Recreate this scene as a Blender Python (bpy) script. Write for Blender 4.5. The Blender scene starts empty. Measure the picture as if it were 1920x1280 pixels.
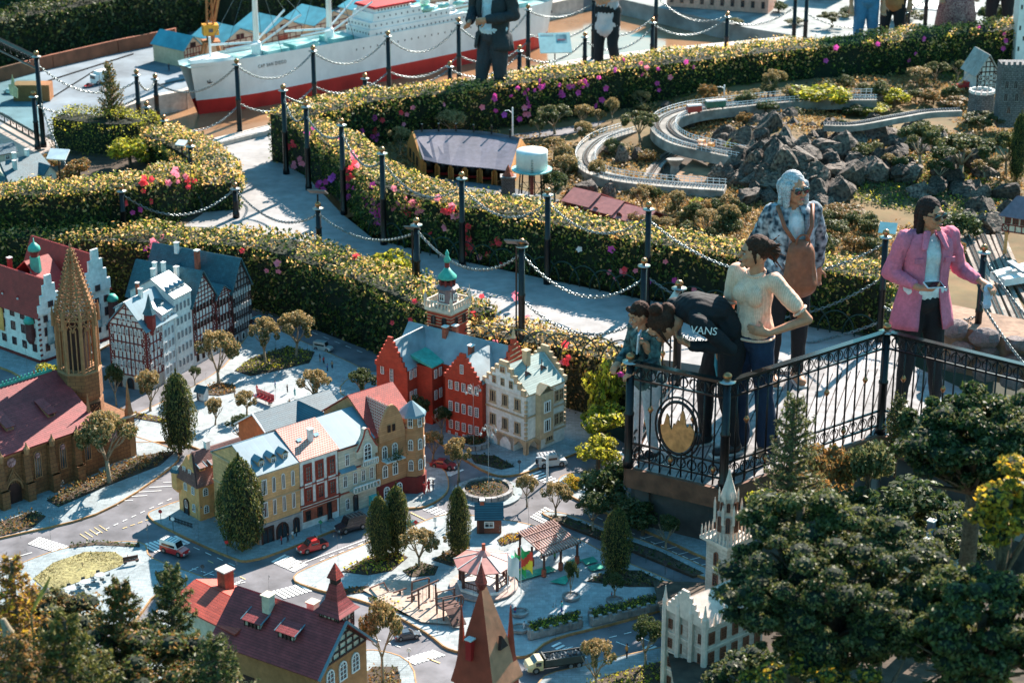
import bpy, math, random
import numpy as np
from mathutils import Vector, Matrix
from math import radians as RD, sin, cos, pi, atan2, sqrt, hypot
random.seed(7);NR=np.random.default_rng(7)
S=bpy.context.scene
COL=S.collection
FPX, TH, HC=4000.0, RD(21), 5.9
cd=bpy.data.cameras.new('camera');cam=bpy.data.objects.new('camera', cd);COL.objects.link(cam)
cam.location=(0, 0, HC);cam.rotation_euler=(RD(90)-TH, 0, 0)
cd.sensor_width=36;cd.lens=FPX/1920*36;cd.clip_start=.1;cd.clip_end=600
cd.dof.use_dof=True;cd.dof.focus_distance=14.6;cd.dof.aperture_fstop=3.2
S.camera=cam
SUN_AZ, SUN_EL=RD(29), RD(35)
W=bpy.data.worlds.new('World');S.world=W;W.use_nodes=True
nt=W.node_tree;bg=nt.nodes['Background']
sky=nt.nodes.new('ShaderNodeTexSky');sky.sky_type='NISHITA';sky.sun_disc=False
sky.sun_elevation=SUN_EL;sky.sun_rotation=SUN_AZ;sky.air_density=1.6;sky.dust_density=.6;sky.ozone_density=1.0
tint=nt.nodes.new('ShaderNodeMix');tint.data_type='RGBA';tint.blend_type='MULTIPLY';tint.inputs[0].default_value=1
tint.inputs[7].default_value=(.40, .98, 1.12, 1)
nt.links.new(sky.outputs[0], tint.inputs[6]);nt.links.new(tint.outputs[2], bg.inputs[0])
bg.inputs[1].default_value=.074
sl=bpy.data.lights.new('sun', 'SUN');sl.energy=5.0;sl.angle=RD(.5);sl.color=(1, .88, .78)
so=bpy.data.objects.new('sun', sl);COL.objects.link(so)
sd=Vector((sin(SUN_AZ)*cos(SUN_EL), cos(SUN_AZ)*cos(SUN_EL), sin(SUN_EL)))
so.rotation_euler=sd.to_track_quat('Z', 'Y').to_euler();so.location=(3, 20, 12)
S.view_settings.view_transform='Standard';S.view_settings.look='None'
S.view_settings.exposure=1.6;S.view_settings.gamma=1;S.view_settings.use_curve_mapping=False
S.cycles.max_bounces=6;S.cycles.diffuse_bounces=3;S.cycles.glossy_bounces=2;S.cycles.transmission_bounces=3
S.cycles.transparent_max_bounces=6
ZV=-.45
def P(px, py, z=0.):
 t=(640-py)/FPX;s, c=sin(TH), cos(TH)
 y=(z-HC)*(c+t*s)/(t*c-s)
 return Vector(((px-960)/FPX*(y*c-(z-HC)*s), y, z))
def ZT(p, py):
 t=(640-py)/FPX;s, c=sin(TH), cos(TH)
 return HC+p.y*(t*c-s)/(c+t*s)
def V3(p, z):return Vector((p[0], p[1], z))
MT={}
def mat(name, col, rough=.7, var=.15, scale=30, bump=0., metal=0., col2=None, detail=4, spec=.4, brick=None, coat=0, alpha=None, objvar=0.):
 if name in MT:return MT[name]
 m=bpy.data.materials.new(name);m.use_nodes=True;MT[name]=m
 n=m.node_tree.nodes;l=m.node_tree.links;b=n['Principled BSDF']
 b.inputs['Roughness'].default_value=rough;b.inputs['Metallic'].default_value=metal
 b.inputs['Specular IOR Level'].default_value=spec
 if coat:b.inputs['Coat Weight'].default_value=coat
 c1=tuple(x*(1-var)for x in col);c2=col2 if col2 else tuple(min(1, x*(1+var))for x in col)
 tc=n.new('ShaderNodeTexCoord');no=n.new('ShaderNodeTexNoise');no.inputs['Scale'].default_value=scale;no.inputs['Detail'].default_value=detail
 l.new(tc.outputs['Object'], no.inputs['Vector'])
 r=n.new('ShaderNodeValToRGB');r.color_ramp.elements[0].position=.33;r.color_ramp.elements[1].position=.67
 r.color_ramp.elements[0].color=(*c1, 1);r.color_ramp.elements[1].color=(*c2, 1)
 l.new(no.outputs[0], r.inputs[0]);out=r.outputs[0];h=no.outputs[0]
 if brick:
  bt=n.new('ShaderNodeTexBrick');bt.inputs['Scale'].default_value=brick[0]
  bt.inputs['Brick Width'].default_value=brick[1];bt.inputs['Row Height'].default_value=brick[2]
  bt.inputs['Mortar Size'].default_value=brick[4];bt.inputs['Mortar'].default_value=(*brick[3], 1)
  l.new(out, bt.inputs['Color1'])
  mx=n.new('ShaderNodeMix');mx.data_type='RGBA';mx.blend_type='MULTIPLY';mx.inputs[0].default_value=1
  mx.inputs[7].default_value=(.8, .8, .8, 1);l.new(out, mx.inputs[6]);l.new(mx.outputs[2], bt.inputs['Color2'])
  l.new(tc.outputs['UV'], bt.inputs['Vector']);out=bt.outputs[0];h=bt.outputs['Fac']
 if objvar:
  oi=n.new('ShaderNodeObjectInfo');hs=n.new('ShaderNodeHueSaturation');mr=n.new('ShaderNodeMapRange')
  mr.inputs[3].default_value=1-objvar;mr.inputs[4].default_value=1+objvar
  l.new(oi.outputs['Random'], mr.inputs[0]);l.new(mr.outputs[0], hs.inputs['Value']);l.new(out, hs.inputs['Color']);out=hs.outputs[0]
 n2=n.new('ShaderNodeTexNoise');n2 .inputs['Scale'].default_value=max(1.2, scale*.14);n2 .inputs['Detail'].default_value=6;n2 .inputs['Roughness'].default_value=.7;l.new(tc.outputs['Object'], n2 .inputs['Vector'])
 m2=n.new('ShaderNodeMapRange');m2 .inputs[1].default_value=.3;m2 .inputs[2].default_value=.62;m2 .inputs[3].default_value=1-min(.45, var*1.6+.1);m2 .inputs[4].default_value=1.08
 h2=n.new('ShaderNodeHueSaturation');l.new(n2 .outputs[0], m2 .inputs[0]);l.new(m2 .outputs[0], h2 .inputs['Value']);l.new(out, h2 .inputs['Color']);out=h2 .outputs[0]
 l.new(out, b.inputs['Base Color'])
 if bump:
  bm=n.new('ShaderNodeBump');bm.inputs['Strength'].default_value=bump;bm.inputs['Distance'].default_value=.01
  if brick:bm.invert=True
  l.new(h, bm.inputs['Height']);l.new(bm.outputs[0], b.inputs['Normal'])
 return m
def leafmat(name, cols, trans=.45, rough=.55):
 if name in MT:return MT[name]
 m=bpy.data.materials.new(name);m.use_nodes=True;MT[name]=m
 n=m.node_tree.nodes;l=m.node_tree.links;b=n['Principled BSDF'];b.inputs['Roughness'].default_value=rough
 b.inputs['Specular IOR Level'].default_value=.35
 g=n.new('ShaderNodeNewGeometry');r=n.new('ShaderNodeValToRGB');r.color_ramp.interpolation='LINEAR'
 e=r.color_ramp.elements
 while len(e)<len(cols):e.new(.5)
 for i, c in enumerate(cols):e[i].position=i/(len(cols)-1);e[i].color=(*c, 1)
 l.new(g.outputs['Random Per Island'], r.inputs[0]);l.new(r.outputs[0], b.inputs['Base Color'])
 t=n.new('ShaderNodeBsdfTranslucent');l.new(r.outputs[0], t.inputs['Color'])
 mx=n.new('ShaderNodeMixShader');mx.inputs[0].default_value=trans
 l.new(b.outputs[0], mx.inputs[1]);l.new(t.outputs[0], mx.inputs[2]);l.new(mx.outputs[0], n['Material Output'].inputs[0])
 return m
def basis(d, up=Vector((0, 0, 1))):
 d=d.normalized()
 a=d.cross(up)
 if a.length<1e-4:a=Vector((1, 0, 0))
 a.normalize();return a, d.cross(a).normalized()*-1
class MB:
 def __init__(s):s.v=[];s.f=[];s.uv={};s.mi={};s.cur=0
 def face(s, idx, uv=None):
  if uv:s.uv[len(s.f)]=uv
  if s.cur:s.mi[len(s.f)]=s.cur
  s.f.append(tuple(idx))
 def quad(s, *p, uv=None):
  i=len(s.v);s.v+=[tuple(q)for q in p];s.face(range(i, i+len(p)), uv);return s
 def hexa(s, b, t):
  i=len(s.v);s.v+=[tuple(q)for q in b]+[tuple(q)for q in t]
  for f in((3, 2, 1, 0), (4, 5, 6, 7), (0, 1, 5, 4), (1, 2, 6, 5), (2, 3, 7, 6), (3, 0, 4, 7)):s.face([i+k for k in f])
  return s
 def box(s, x0, x1, y0, y1, z0, z1):
  return s.hexa([(x0, y0, z0), (x1, y0, z0), (x1, y1, z0), (x0, y1, z0)], [(x0, y0, z1), (x1, y0, z1), (x1, y1, z1), (x0, y1, z1)])
 def cbx(s, c, sz, rz=0, M=None):
  hx, hy, hz=sz[0]/2, sz[1]/2, sz[2]/2;ca, sa=cos(rz), sin(rz);q=[]
  for z in(-hz, hz):
   for x, y in((-hx, -hy), (hx, -hy), (hx, hy), (-hx, hy)):
    p=Vector((x*ca-y*sa, x*sa+y*ca, z))
    if M:p=M@p
    q.append(p+Vector(c))
  return s.hexa(q[:4], q[4:])
 def bar(s, a, b, w, h=None):
  a=Vector(a);b=Vector(b);h=h or w;x, y=basis(b-a)
  q=[(-w/2, -h/2), (w/2, -h/2), (w/2, h/2), (-w/2, h/2)]
  return s.hexa([a+x*u+y*v for u, v in q], [b+x*u+y*v for u, v in q])
 def tube(s, pts, r, n=6, cap=True, up=None):
  pts=[Vector(p)for p in pts];k=len(pts);r=r if isinstance(r, (list, tuple))else[r]*k
  i=len(s.v);d0=pts[1]-pts[0];x, y=basis(d0)
  for j, p in enumerate(pts):
   d=(pts[min(j+1, k-1)]-pts[max(j-1, 0)]).normalized()
   x=(x-d*x.dot(d));x=x.normalized()if x.length>1e-6 else basis(d)[0];y=d.cross(x)
   for m in range(n):
    a=2*pi*m/n;s.v.append(tuple(p+(x*cos(a)+y*sin(a))*r[j]))
  for j in range(k-1):
   for m in range(n):
    m2=(m+1)%n;s.face((i+j*n+m, i+j*n+m2, i+(j+1)*n+m2, i+(j+1)*n+m))
  if cap:
   s.face([i+m for m in range(n)][::-1]);s.face([i+(k-1)*n+m for m in range(n)])
  return s
 def lt(s, prof, n=12, c=(0, 0, 0), sc=(1, 1), rot=0, cap=True):
  i=len(s.v);k=len(prof)
  for r, z in prof:
   for m in range(n):
    a=2*pi*m/n+rot;s.v.append((c[0]+r*cos(a)*sc[0], c[1]+r*sin(a)*sc[1], c[2]+z))
  for j in range(k-1):
   for m in range(n):
    m2=(m+1)%n;s.face((i+j*n+m, i+j*n+m2, i+(j+1)*n+m2, i+(j+1)*n+m))
  if cap:s.face([i+m for m in range(n)][::-1]);s.face([i+(k-1)*n+m for m in range(n)])
  return s
 def prism(s, poly, z0, z1, uvs=None):
  i=len(s.v);n=len(poly);s.v+=[(p[0], p[1], z0)for p in poly]+[(p[0], p[1], z1)for p in poly]
  s.face([i+k for k in range(n)][::-1]);s.face([i+n+k for k in range(n)])
  for k in range(n):k2=(k+1)%n;s.face((i+k, i+k2, i+n+k2, i+n+k))
  return s
 def extr(s, poly, d):
  i=len(s.v);n=len(poly);d=Vector(d);s.v+=[tuple(p)for p in poly]+[tuple(Vector(p)+d)for p in poly]
  s.face([i+k for k in range(n)][::-1]);s.face([i+n+k for k in range(n)])
  for k in range(n):k2=(k+1)%n;s.face((i+k, i+k2, i+n+k2, i+n+k))
  return s
 def ball(s, c, r, n=10, k=6, sc=(1, 1, 1)):
  pr=[(max(1e-4, sin(pi*j/k))*r, -cos(pi*j/k)*r*sc[2])for j in range(k+1)]
  return s.lt(pr, n, c, sc[:2], cap=False)
 def mesh(s, name, mats, smooth=False):
  me=bpy.data.meshes.new(name);me.from_pydata(s.v, [], s.f)
  mats=mats if isinstance(mats, (list, tuple))else[mats]
  for m in mats:me.materials.append(m)
  for k, v in s.mi.items():me.polygons[k].material_index=v
  u=me.uv_layers.new(name='UVMap')
  co=np.array(s.v, dtype=float).reshape(-1, 3)
  data=np.zeros((len(me.loops), 2));li=0
  for k, f in enumerate(s.f):
   n=len(f)
   if k in s.uv:data[li:li+n]=s.uv[k]
   else:
    p=co[list(f)];nn=np.cross(p[1]-p[0], p[2]-p[0]);ax=int(np.argmax(np.abs(nn)))
    data[li:li+n]=p[:, [(1, 2), (0, 2), (0, 1)][ax]]
   li+=n
  u.data.foreach_set('uv', data.ravel())
  if smooth:me.polygons.foreach_set('use_smooth', [True]*len(s.f))
  me.validate();me.update();return me
 def bd(s, name, mats, parent=None, smooth=False, **kw):
  return obj(name, s.mesh(name, mats, smooth), parent, **kw)
def obj(name, me, parent=None, loc=None, rz=None, sc=None, **kw):
 o=bpy.data.objects.new(name, me);COL.objects.link(o)
 if parent:o.parent=parent
 if loc is not None:o.location=loc
 if rz is not None:o.rotation_euler=(0, 0, rz)
 if sc is not None:o.scale=(sc, )*3 if not isinstance(sc, (tuple, list))else sc
 for k, v in kw.items():
  if v is not None:o[k]=v
 return o
def THg(name, label, cat, loc=(0, 0, 0), rz=0, group=None, sc=None):
 return obj(name, None, None, loc, rz, sc, label=label, category=cat, group=group)
def CTr(o, parent=None):
 c=o.copy();COL.objects.link(c);c.parent=parent
 for ch in list(o.children):CTr(ch, c)
 return c
PROTO={}
def place(key, maker, label, loc, rz=0, sc=1, group=None, cat=None):
 """first call builds the thing, later calls copy it with its parts"""
 if key not in PROTO:PROTO[key]=o=maker()
 else:o=CTr(PROTO[key])
 o.location=loc;o.rotation_euler=(0, 0, rz);o.scale=(sc, )*3 if not isinstance(sc, tuple)else sc
 o['label']=label
 if group:o['group']=group
 if cat:o['category']=cat
 return o
def STr(name, mb, m, **kw):
 return mb.bd(name, m, kind='structure', **kw)
def LMe(name, pts, size, mats, prob=None, nrm=None, asp=.55, up=0., sub=None):
 """one small folded leaf (2 triangles pairs) per point"""
 pts=np.asarray(pts, float);n=len(pts)
 d=NR.normal(size=(n, 3));d[:, 2]+=up
 if nrm is not None:d=d*.8+nrm*.9
 d/=np.linalg.norm(d, axis=1, keepdims=True)+1e-9
 r=NR.normal(size=(n, 3));a=np.cross(d, r);a/=np.linalg.norm(a, axis=1, keepdims=True)+1e-9
 sz=size*NR.uniform(.6, 1.3, (n, 1))
 b=np.cross(d, a)
 v=np.empty((n, 4, 3));v[:, 0]=pts-b*sz*.5;v[:, 1]=pts+a*sz*asp*.5+d*sz*.08;v[:, 2]=pts+b*sz*.5;v[:, 3]=pts-a*sz*asp*.5+d*sz*.08
 me=bpy.data.meshes.new(name);me.vertices.add(n*4);me.vertices.foreach_set('co', v.ravel())
 me.loops.add(n*4);me.loops.foreach_set('vertex_index', np.arange(n*4, dtype=np.int32))
 me.polygons.add(n);me.polygons.foreach_set('loop_start', np.arange(0, n*4, 4, dtype=np.int32))
 for m in(mats if isinstance(mats, (list, tuple))else[mats]):me.materials.append(m)
 if prob is not None:me.polygons.foreach_set('material_index', (NR.random(n)<prob).astype(np.int32))
 me.update(calc_edges=True);return me
def noise3(p, s, seed=0):
 return np.sin(p[:, 0]*s+1.3+seed)*np.sin(p[:, 1]*s*1.1+2.1+seed*2)+np.sin(p[:, 2]*s*1.3+seed)*np.sin((p[:, 0]+p[:, 1])*s*.7+.5)
L_HEDGE=leafmat('hedge_leaf', [(.02, .045, .012), (.06, .10, .02), (.13, .17, .03), (.03, .065, .02)])
L_SUNTOP=leafmat('hedge_suntop_leaf', [(.62, .50, .05), (.85, .48, .22), (.42, .44, .05), (.80, .40, .14), (.90, .66, .34)], .55)  # yellow and cream leaves that paint sunlight onto the hedge tops
L_DARK=leafmat('dark_leaf', [(.014, .03, .012), (.03, .055, .018), (.07, .10, .02), (.02, .04, .015)])
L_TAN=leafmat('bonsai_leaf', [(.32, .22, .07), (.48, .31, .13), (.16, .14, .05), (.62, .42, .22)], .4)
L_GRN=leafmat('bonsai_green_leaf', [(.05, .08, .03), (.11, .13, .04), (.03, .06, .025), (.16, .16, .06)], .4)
L_COL=leafmat('column_leaf', [(.03, .05, .015), (.10, .11, .02), (.24, .20, .04), (.06, .07, .02)], .35)
L_YEL=leafmat('yellow_leaf', [(.55, .48, .04), (.70, .60, .06), (.25, .30, .03), (.45, .42, .05)], .5)
L_RUS=leafmat('rust_leaf', [(.22, .10, .03), (.38, .18, .05), (.10, .07, .03), (.45, .26, .08)], .4)
L_CON=leafmat('conifer_leaf', [(.025, .045, .018), (.06, .085, .02), (.15, .16, .04), (.03, .055, .02)], .4)
L_OLV=leafmat('olive_leaf', [(.05, .06, .02), (.14, .14, .05), (.24, .21, .09), (.08, .09, .03)], .4)
L_ORG=leafmat('orange_leaf', [(.75, .40, .03), (.80, .50, .05), (.20, .22, .03), (.6, .30, .03)], .5)
SOIL=mat('soil', (.06, .042, .028), .95, .4, 12, .4)
BARK=mat('bark', (.12, .085, .055), .9, .35, 60, .6)
BARKL=mat('pale_bark', (.30, .24, .16), .9, .3, 60, .5)
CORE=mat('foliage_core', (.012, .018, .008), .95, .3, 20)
# == large structure ==
ASPH=mat('asphalt', (.15, .145, .155), .85, .3, 6, .2, detail=10)
PAVE=mat('paver', (.30, .35, .36), .8, .15, 25, .35, brick=(1, .05, .025, (.22, .25, .25), .002))
PAVE2=mat('plaza_paver', (.34, .38, .385), .8, .12, 25, .3, brick=(1, .035, .035, (.27, .30, .30), .0018))
KERB=mat('kerb_yellow', (.40, .22, .09), .7, .2, 40)
WHITEP=mat('road_paint', (.78, .78, .74), .7, .12, 60)
YELP=mat('yellow_road_paint', (.70, .50, .22), .7, .15, 60)
CONC=mat('path_concrete', (.30, .29, .28), .9, .14, 9, .35, detail=8)
KERBC=mat('kerb_concrete', (.52, .46, .40), .85, .15, 20, .2)
STONE=mat('stone_grey', (.26, .25, .24), .85, .35, 18, .5)
BLACKM=mat('black_iron', (.018, .018, .020), .35, .2, 40, 0, .6, spec=.6)
BRASS=mat('bronze_knob', (.42, .20, .09), .3, .1, 30, 0, .85)
STEEL=mat('chain_steel', (.22, .25, .25), .35, .25, 80, 0, .7)
WHITE=mat('white_paint', (.78, .78, .76), .5, .06, 20)
GLASS=mat('window_glass', (.03, .035, .04), .12, .3, 8, spec=.8)
def sheet(name, pts, z, m, thick=.0, parent=None, **kw):
 b=MB();q=[P(x, y, z)for x, y in pts]
 ar=sum(q[i].x*q[(i+1)%len(q)].y-q[(i+1)%len(q)].x*q[i].y for i in range(len(q)))
 if ar<0:q.reverse()
 if thick:b.prism([(p.x, p.y)for p in q], z-thick, z)
 else:b.quad(*q)
 return b.bd(name, m, parent, **kw)
b=MB();b.quad((-300, -40, -1.2), (300, -40, -1.2), (300, 500, -1.2), (-300, 500, -1.2));STr('ground', b, mat('dark_ground', (.04, .045, .03), .95, .4, 1))
vil=sheet('road', [(-260, 1500), (1420, 1500), (1420, 980), (1120, 800), (700, 660), (480, 575), (-260, 545)], ZV, ASPH, .5, kind='structure')
def spline(pts, n=6, closed=True):
 pts=[Vector(p)for p in pts];k=len(pts);o=[]
 for i in range(k if closed else k-1):
  a, b_, c, d=(pts[(i+j)%k]if closed else pts[min(max(i+j, 0), k-1)]for j in(-1, 0, 1, 2))
  for j in range(n):
   t=j/n;o.append(.5*((2*b_)+(c-a)*t+(2*a-5*b_+4*c-d)*t*t+(3*b_-a-3*c+d)*t**3))
 if not closed:o.append(pts[-1])
 return o
KZ=.012
ISL=[0]
def island(name, pts, m=PAVE, smooth=4, kerb=True, z=None, dz=KZ, base=ZV):
 ISL[0]+=1;dz+=ISL[0]*.0003
 """raised pavement with a painted kerb"""
 pts=[(p[0], p[1], 0)for p in pts]
 q=spline(pts, smooth)if smooth else[Vector(p)for p in pts]
 w=[P(p[0], p[1], base)for p in q]
 ar=sum(w[i].x*w[(i+1)%len(w)].y-w[(i+1)%len(w)].x*w[i].y for i in range(len(w)))
 if ar<0:w.reverse()
 b=MB();b.prism([(p.x, p.y)for p in w], base-.01, base+dz);o=b.bd(name, m, kind='structure')
 if kerb:
  k=MB();n=len(w);nn=[]
  for i in range(n):
   t=(w[(i+1)%n]-w[i-1]);t.z=0;t.normalize();nn.append(Vector((t.y, -t.x, 0)))
  for i in range(n):
   j=(i+1)%n
   k.hexa([V3(w[i], base-.005), V3(w[i]+nn[i]*.009, base-.005), V3(w[j]+nn[j]*.009, base-.005), V3(w[j], base-.005)], [V3(w[i], base+dz+.002), V3(w[i]+nn[i]*.009, base+dz+.002), V3(w[j]+nn[j]*.009, base+dz+.002), V3(w[j], base+dz+.002)])
  k.bd('kerb', KERB, o)
 return o
island('plaza_pavement', [(215, 800), (330, 745), (420, 690), (485, 615), (560, 640), (705, 710), (735, 775), (700, 800), (470, 840), (400, 850), (330, 830), (240, 830)], PAVE2, 3)
island('church_pavement', [(-150, 1050), (0, 1010), (180, 965), (310, 885), (330, 850), (250, 820), (190, 800), (0, 850), (-150, 900)], PAVE)
island('terrace_pavement', [(282, 972), (300, 955), (420, 920), (600, 900), (800, 870), (840, 915), (800, 950), (735, 958), (640, 990), (540, 1030), (470, 1052), (430, 1045), (330, 1000)], PAVE)
island('town_hall_pavement', [(-160, 660), (0, 690), (70, 712), (200, 650), (240, 610), (100, 600), (-160, 620)], PAVE)
island('corner_pavement', [(640, 740), (760, 790), (900, 880), (960, 893), (1030, 870), (1110, 835), (1130, 790), (1060, 760), (900, 720), (700, 700)], PAVE)
island('park_pavement', [(552, 1085), (620, 1050), (760, 995), (835, 968), (900, 972), (985, 985), (1083, 1014), (1140, 1043), (1272, 1100), (1290, 1125), (1178, 1163), (1036, 1200), (985, 1232), (900, 1228), (842, 1218), (800, 1188), (700, 1135), (600, 1108)], PAVE2)
island('lower_pavement', [(1010, 1285), (1100, 1250), (1250, 1215), (1420, 1180), (1420, 1400), (1050, 1400)], PAVE)
island('wall_pavement', [(1050, 900), (1080, 890), (1130, 900), (1240, 962), (1350, 1005), (1350, 1055), (1240, 1010), (1120, 955), (1060, 925)], PAVE)
island('median_pavement', [(1018, 964), (1060, 967), (1140, 996), (1215, 1021), (1330, 1072), (1330, 1088), (1200, 1037), (1120, 1007), (1050, 980)], PAVE, 3)
island('meadow_pavement', [(-80, 1120), (40, 1060), (140, 1028), (260, 1020), (285, 1050), (380, 1085), (420, 1105), (300, 1112), (230, 1180), (60, 1200), (-80, 1240)], PAVE)
island('station_pavement', [(330, 1118), (440, 1110), (540, 1180), (600, 1260), (600, 1400), (300, 1400), (280, 1200)], PAVE2)
island('bonsai_islet', [(668, 1245), (715, 1225), (775, 1262), (765, 1400), (655, 1400)], PAVE)
mk=MB();mz=ZV+.004
def mline(pts, w=.008, target=None):
 t=target or mk
 for a, c in zip(pts[:-1], pts[1:]):
  a, c=P(*a, mz), P(*c, mz);d=(c-a).normalized();n=Vector((-d.y, d.x, 0))*w/2
  t.quad(a-n, c-n, c+n, a+n)
def zebra(a, c, width, n):
 for i in range(n):
  t=(i+.5)/n;x=a[0]+(c[0]-a[0])*t;y=a[1]+(c[1]-a[1])*t
  mline([(x-width[0]/2, y-width[1]/2), (x+width[0]/2, y+width[1]/2)], .02)
def dash(a, c, n, w=.007, target=None, fr=.5):
 for i in range(n):
  t0=i/n;t1=(i+fr)/n
  mline([(a[0]+(c[0]-a[0])*t0, a[1]+(c[1]-a[1])*t0), (a[0]+(c[0]-a[0])*t1, a[1]+(c[1]-a[1])*t1)], w, target)
zebra((62, 1012), (118, 1030), (22, -13), 9);zebra((275, 1028), (345, 1010), (28, 14), 9);zebra((520, 1045), (565, 1065), (26, -14), 8)
zebra((520, 1115), (575, 1100), (24, 14), 7);zebra((800, 895), (860, 885), (26, -12), 7);zebra((1000, 885), (1040, 905), (22, -8), 6)
zebra((1005, 975), (1035, 955), (24, 12), 6);zebra((765, 1240), (825, 1222), (24, 10), 8);zebra((800, 950), (835, 965), (18, -8), 5)
zebra((1210, 1210), (1250, 1225), (16, -8), 5);zebra((1040, 1205), (1060, 1220), (16, -8), 3)
for k in range(7):mline([(150+k*26, 958-k*9), (195+k*27, 955-k*9)], .007)
for a, c, n in(((180, 1000), (330, 930), 9), ((440, 1060), (330, 1010), 5), ((600, 1050), (760, 985), 9), ((480, 580), (690, 665), 10), ((1100, 960), (1320, 1060), 11), ((1060, 1215), (1280, 1160), 8), ((870, 905), (980, 915), 5), ((360, 1065), (460, 1095), 6), ((0, 640), (60, 655), 4), ((650, 1180), (760, 1215), 6)):dash(a, c, n)
mline([(540, 1065), (620, 1035), (700, 1005)]);mline([(0, 1052), (60, 1035)]);mline([(300, 1130), (460, 1090)], .006);mline([(1120, 1000), (1230, 1045)], .006)
for k in range(6):mline([(1200+k*22, 1010+k*10), (1225+k*22, 1004+k*10)], .006)
for k in range(5):mline([(1075+k*40, 1222-k*10), (1100+k*40, 1232-k*10)], .006)
for k in range(4):mline([(350+k*28, 1072+k*8), (372+k*28, 1062+k*8)], .006)
mk.bd('road_markings', WHITEP, vil)
yk=MB()
dash((230, 990), (330, 955), 7, .008, yk, .6);dash((600, 1060), (700, 1010), 7, .008, yk, .7);dash((460, 1085), (380, 1045), 4, .008, yk, .5)
for k in range(5):mline([(150+k*9, 1000-k*4), (165+k*9, 1010-k*4)], .006, yk)
mline([(800, 1232), (825, 1242)], .01, yk);mline([(770, 960), (800, 975)], .01, yk);mline([(0, 625), (70, 640)], .006, yk)
yk.bd('yellow_road_markings', YELP, vil)
wp=sheet('path', [(345, 268), (548, 238), (640, 262), (560, 315), (640, 400), (700, 448), (860, 488), (1000, 518), (1200, 560), (1420, 596), (1650, 635), (1660, 690), (1560, 700), (1350, 690), (1180, 665), (1000, 640), (880, 590), (760, 540), (600, 480), (420, 460), (300, 450), (240, 440), (372, 400), (360, 330), (310, 270)], 0, CONC, .6, kind='structure')
sheet('path', [(540, 240), (700, 205), (1000, 142), (1240, 108), (1500, 80), (1700, 72), (1960, 60), (1960, 110), (1500, 150), (1000, 240), (700, 290), (556, 318)], -.004, CONC, .6, kind='structure')
sheet('path', [(1640, 640), (1660, 600), (1700, 680), (1960, 800), (1960, 900), (1660, 810), (1400, 870), (1380, 700)], -.03, CONC, .5, kind='structure')
WATER=mat('pond_water', (.30, .17, .09), .12, .12, 2, .04, spec=.6)
sheet('water', [(200, 420), (200, 150), (400, 60), (900, -80), (1400, -120), (1700, -60), (1700, 90), (1500, 100), (1000, 200), (600, 300)], -.26, WATER, kind='structure')
QUAY=mat('quay_concrete', (.17, .21, .24), .85, .2, 3, .2, detail=8)
def quay(name, pts, z, m, t):return sheet(name, pts, z, m, t, kind='structure')
quay('quay', [(-100, 330), (140, 232), (292, 182), (345, 172), (560, 92), (1000, 15), (1090, -5), (1300, -50), (1300, -200), (300, -200), (-300, 100)], -.06, QUAY, .6)
quay('far_shore', [(1232, 14), (1400, 52), (1560, 78), (1700, 72), (1960, 60), (1960, -200), (1150, -200), (1150, -5)], -.05, mat('shore_paving', (.26, .28, .27), .85, .25, 5), .6)
kb=MB()
kp=[P(x, y, 0)for x, y in((300, 300), (420, 268), (548, 236), (700, 200), (860, 163), (1000, 137), (1120, 116), (1250, 100), (1400, 86), (1500, 76))]
for a, c in zip(kp[:-1], kp[1:]):
 d=(c-a).normalized();n=Vector((-d.y, d.x, 0))*.09
 kb.hexa([V3(a-n, -.5), V3(c-n, -.5), V3(c+n, -.5), V3(a+n, -.5)], [V3(a-n, .045), V3(c-n, .045), V3(c+n, .045), V3(a+n, .045)])
STr('pond_kerb', kb, KERBC)
kb=MB();kp=[P(x, y, -.06)for x, y in((140, 232), (292, 182), (345, 172), (560, 92), (1000, 15), (1090, -5))]
for a, c in zip(kp[:-1], kp[1:]):
 d=(c-a).normalized();n=Vector((-d.y, d.x, 0))*.04
 kb.hexa([V3(a-n, -.4), V3(c-n, -.4), V3(c+n, -.4), V3(a+n, -.4)], [V3(a-n, -.04), V3(c-n, -.04), V3(c+n, -.04), V3(a+n, -.04)])
STr('quay_edge', kb, KERBC)
sheet('terrace', [(-120, 300), (20, 225), (110, 270), (230, 262), (240, 330), (100, 360), (-120, 420)], -.02, mat('terrace_tiles', (.36, .30, .26), .85, .15, 5), .5, kind='structure')
sheet('garden_bed', [(-120, 450), (-120, 300), (60, 300), (240, 262), (300, 300), (360, 330), (380, 400), (300, 450)], .004, SOIL, .5, kind='structure')
def hgt(x, y):
 h=.03
 def bump(cx, cy, rx, ry, a):return a*math.exp(-(((x-cx)/rx)**2+((y-cy)/ry)**2))
 h+=bump(1480, 300, 105, 60, .24)+bump(1720, 310, 170, 60, .14)+bump(1340, 205, 120, 30, .10)+bump(1180, 260, 50, 30, .08)+bump(1560, 180, 250, 25, .12)
 h-=bump(1290, 330, 60, 40, .10)
 return h
tb=MB();NX, NY=90, 56;x0, x1=560, 1990
rows=[]
for j in range(NY+1):
 for i in range(NX+1):
  x=x0+(x1-x0)*i/NX;yt=300-(x-560)*.172 if x<1300 else 172-(x-1300)*.07
  yb=300+(x-560)*.9 if x<640 else 372+(x-640)*.2 if x<1640 else 572+(x-1640)*.4
  y=yt+(yb-yt)*j/NY;p=P(x, y, 0);tb.v.append((p.x, p.y, hgt(x, y)+random.uniform(-.008, .008)))
for j in range(NY):
 for i in range(NX):
  a=j*(NX+1)+i;tb.face((a, a+NX+1, a+NX+2, a+1))
GRAV=mat('garden_ground', (.40, .24, .10), .95, .55, 5, .8, col2=(.13, .10, .04), detail=12)
STr('terrain', tb, GRAV, smooth=True)
eb=MB()
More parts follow.
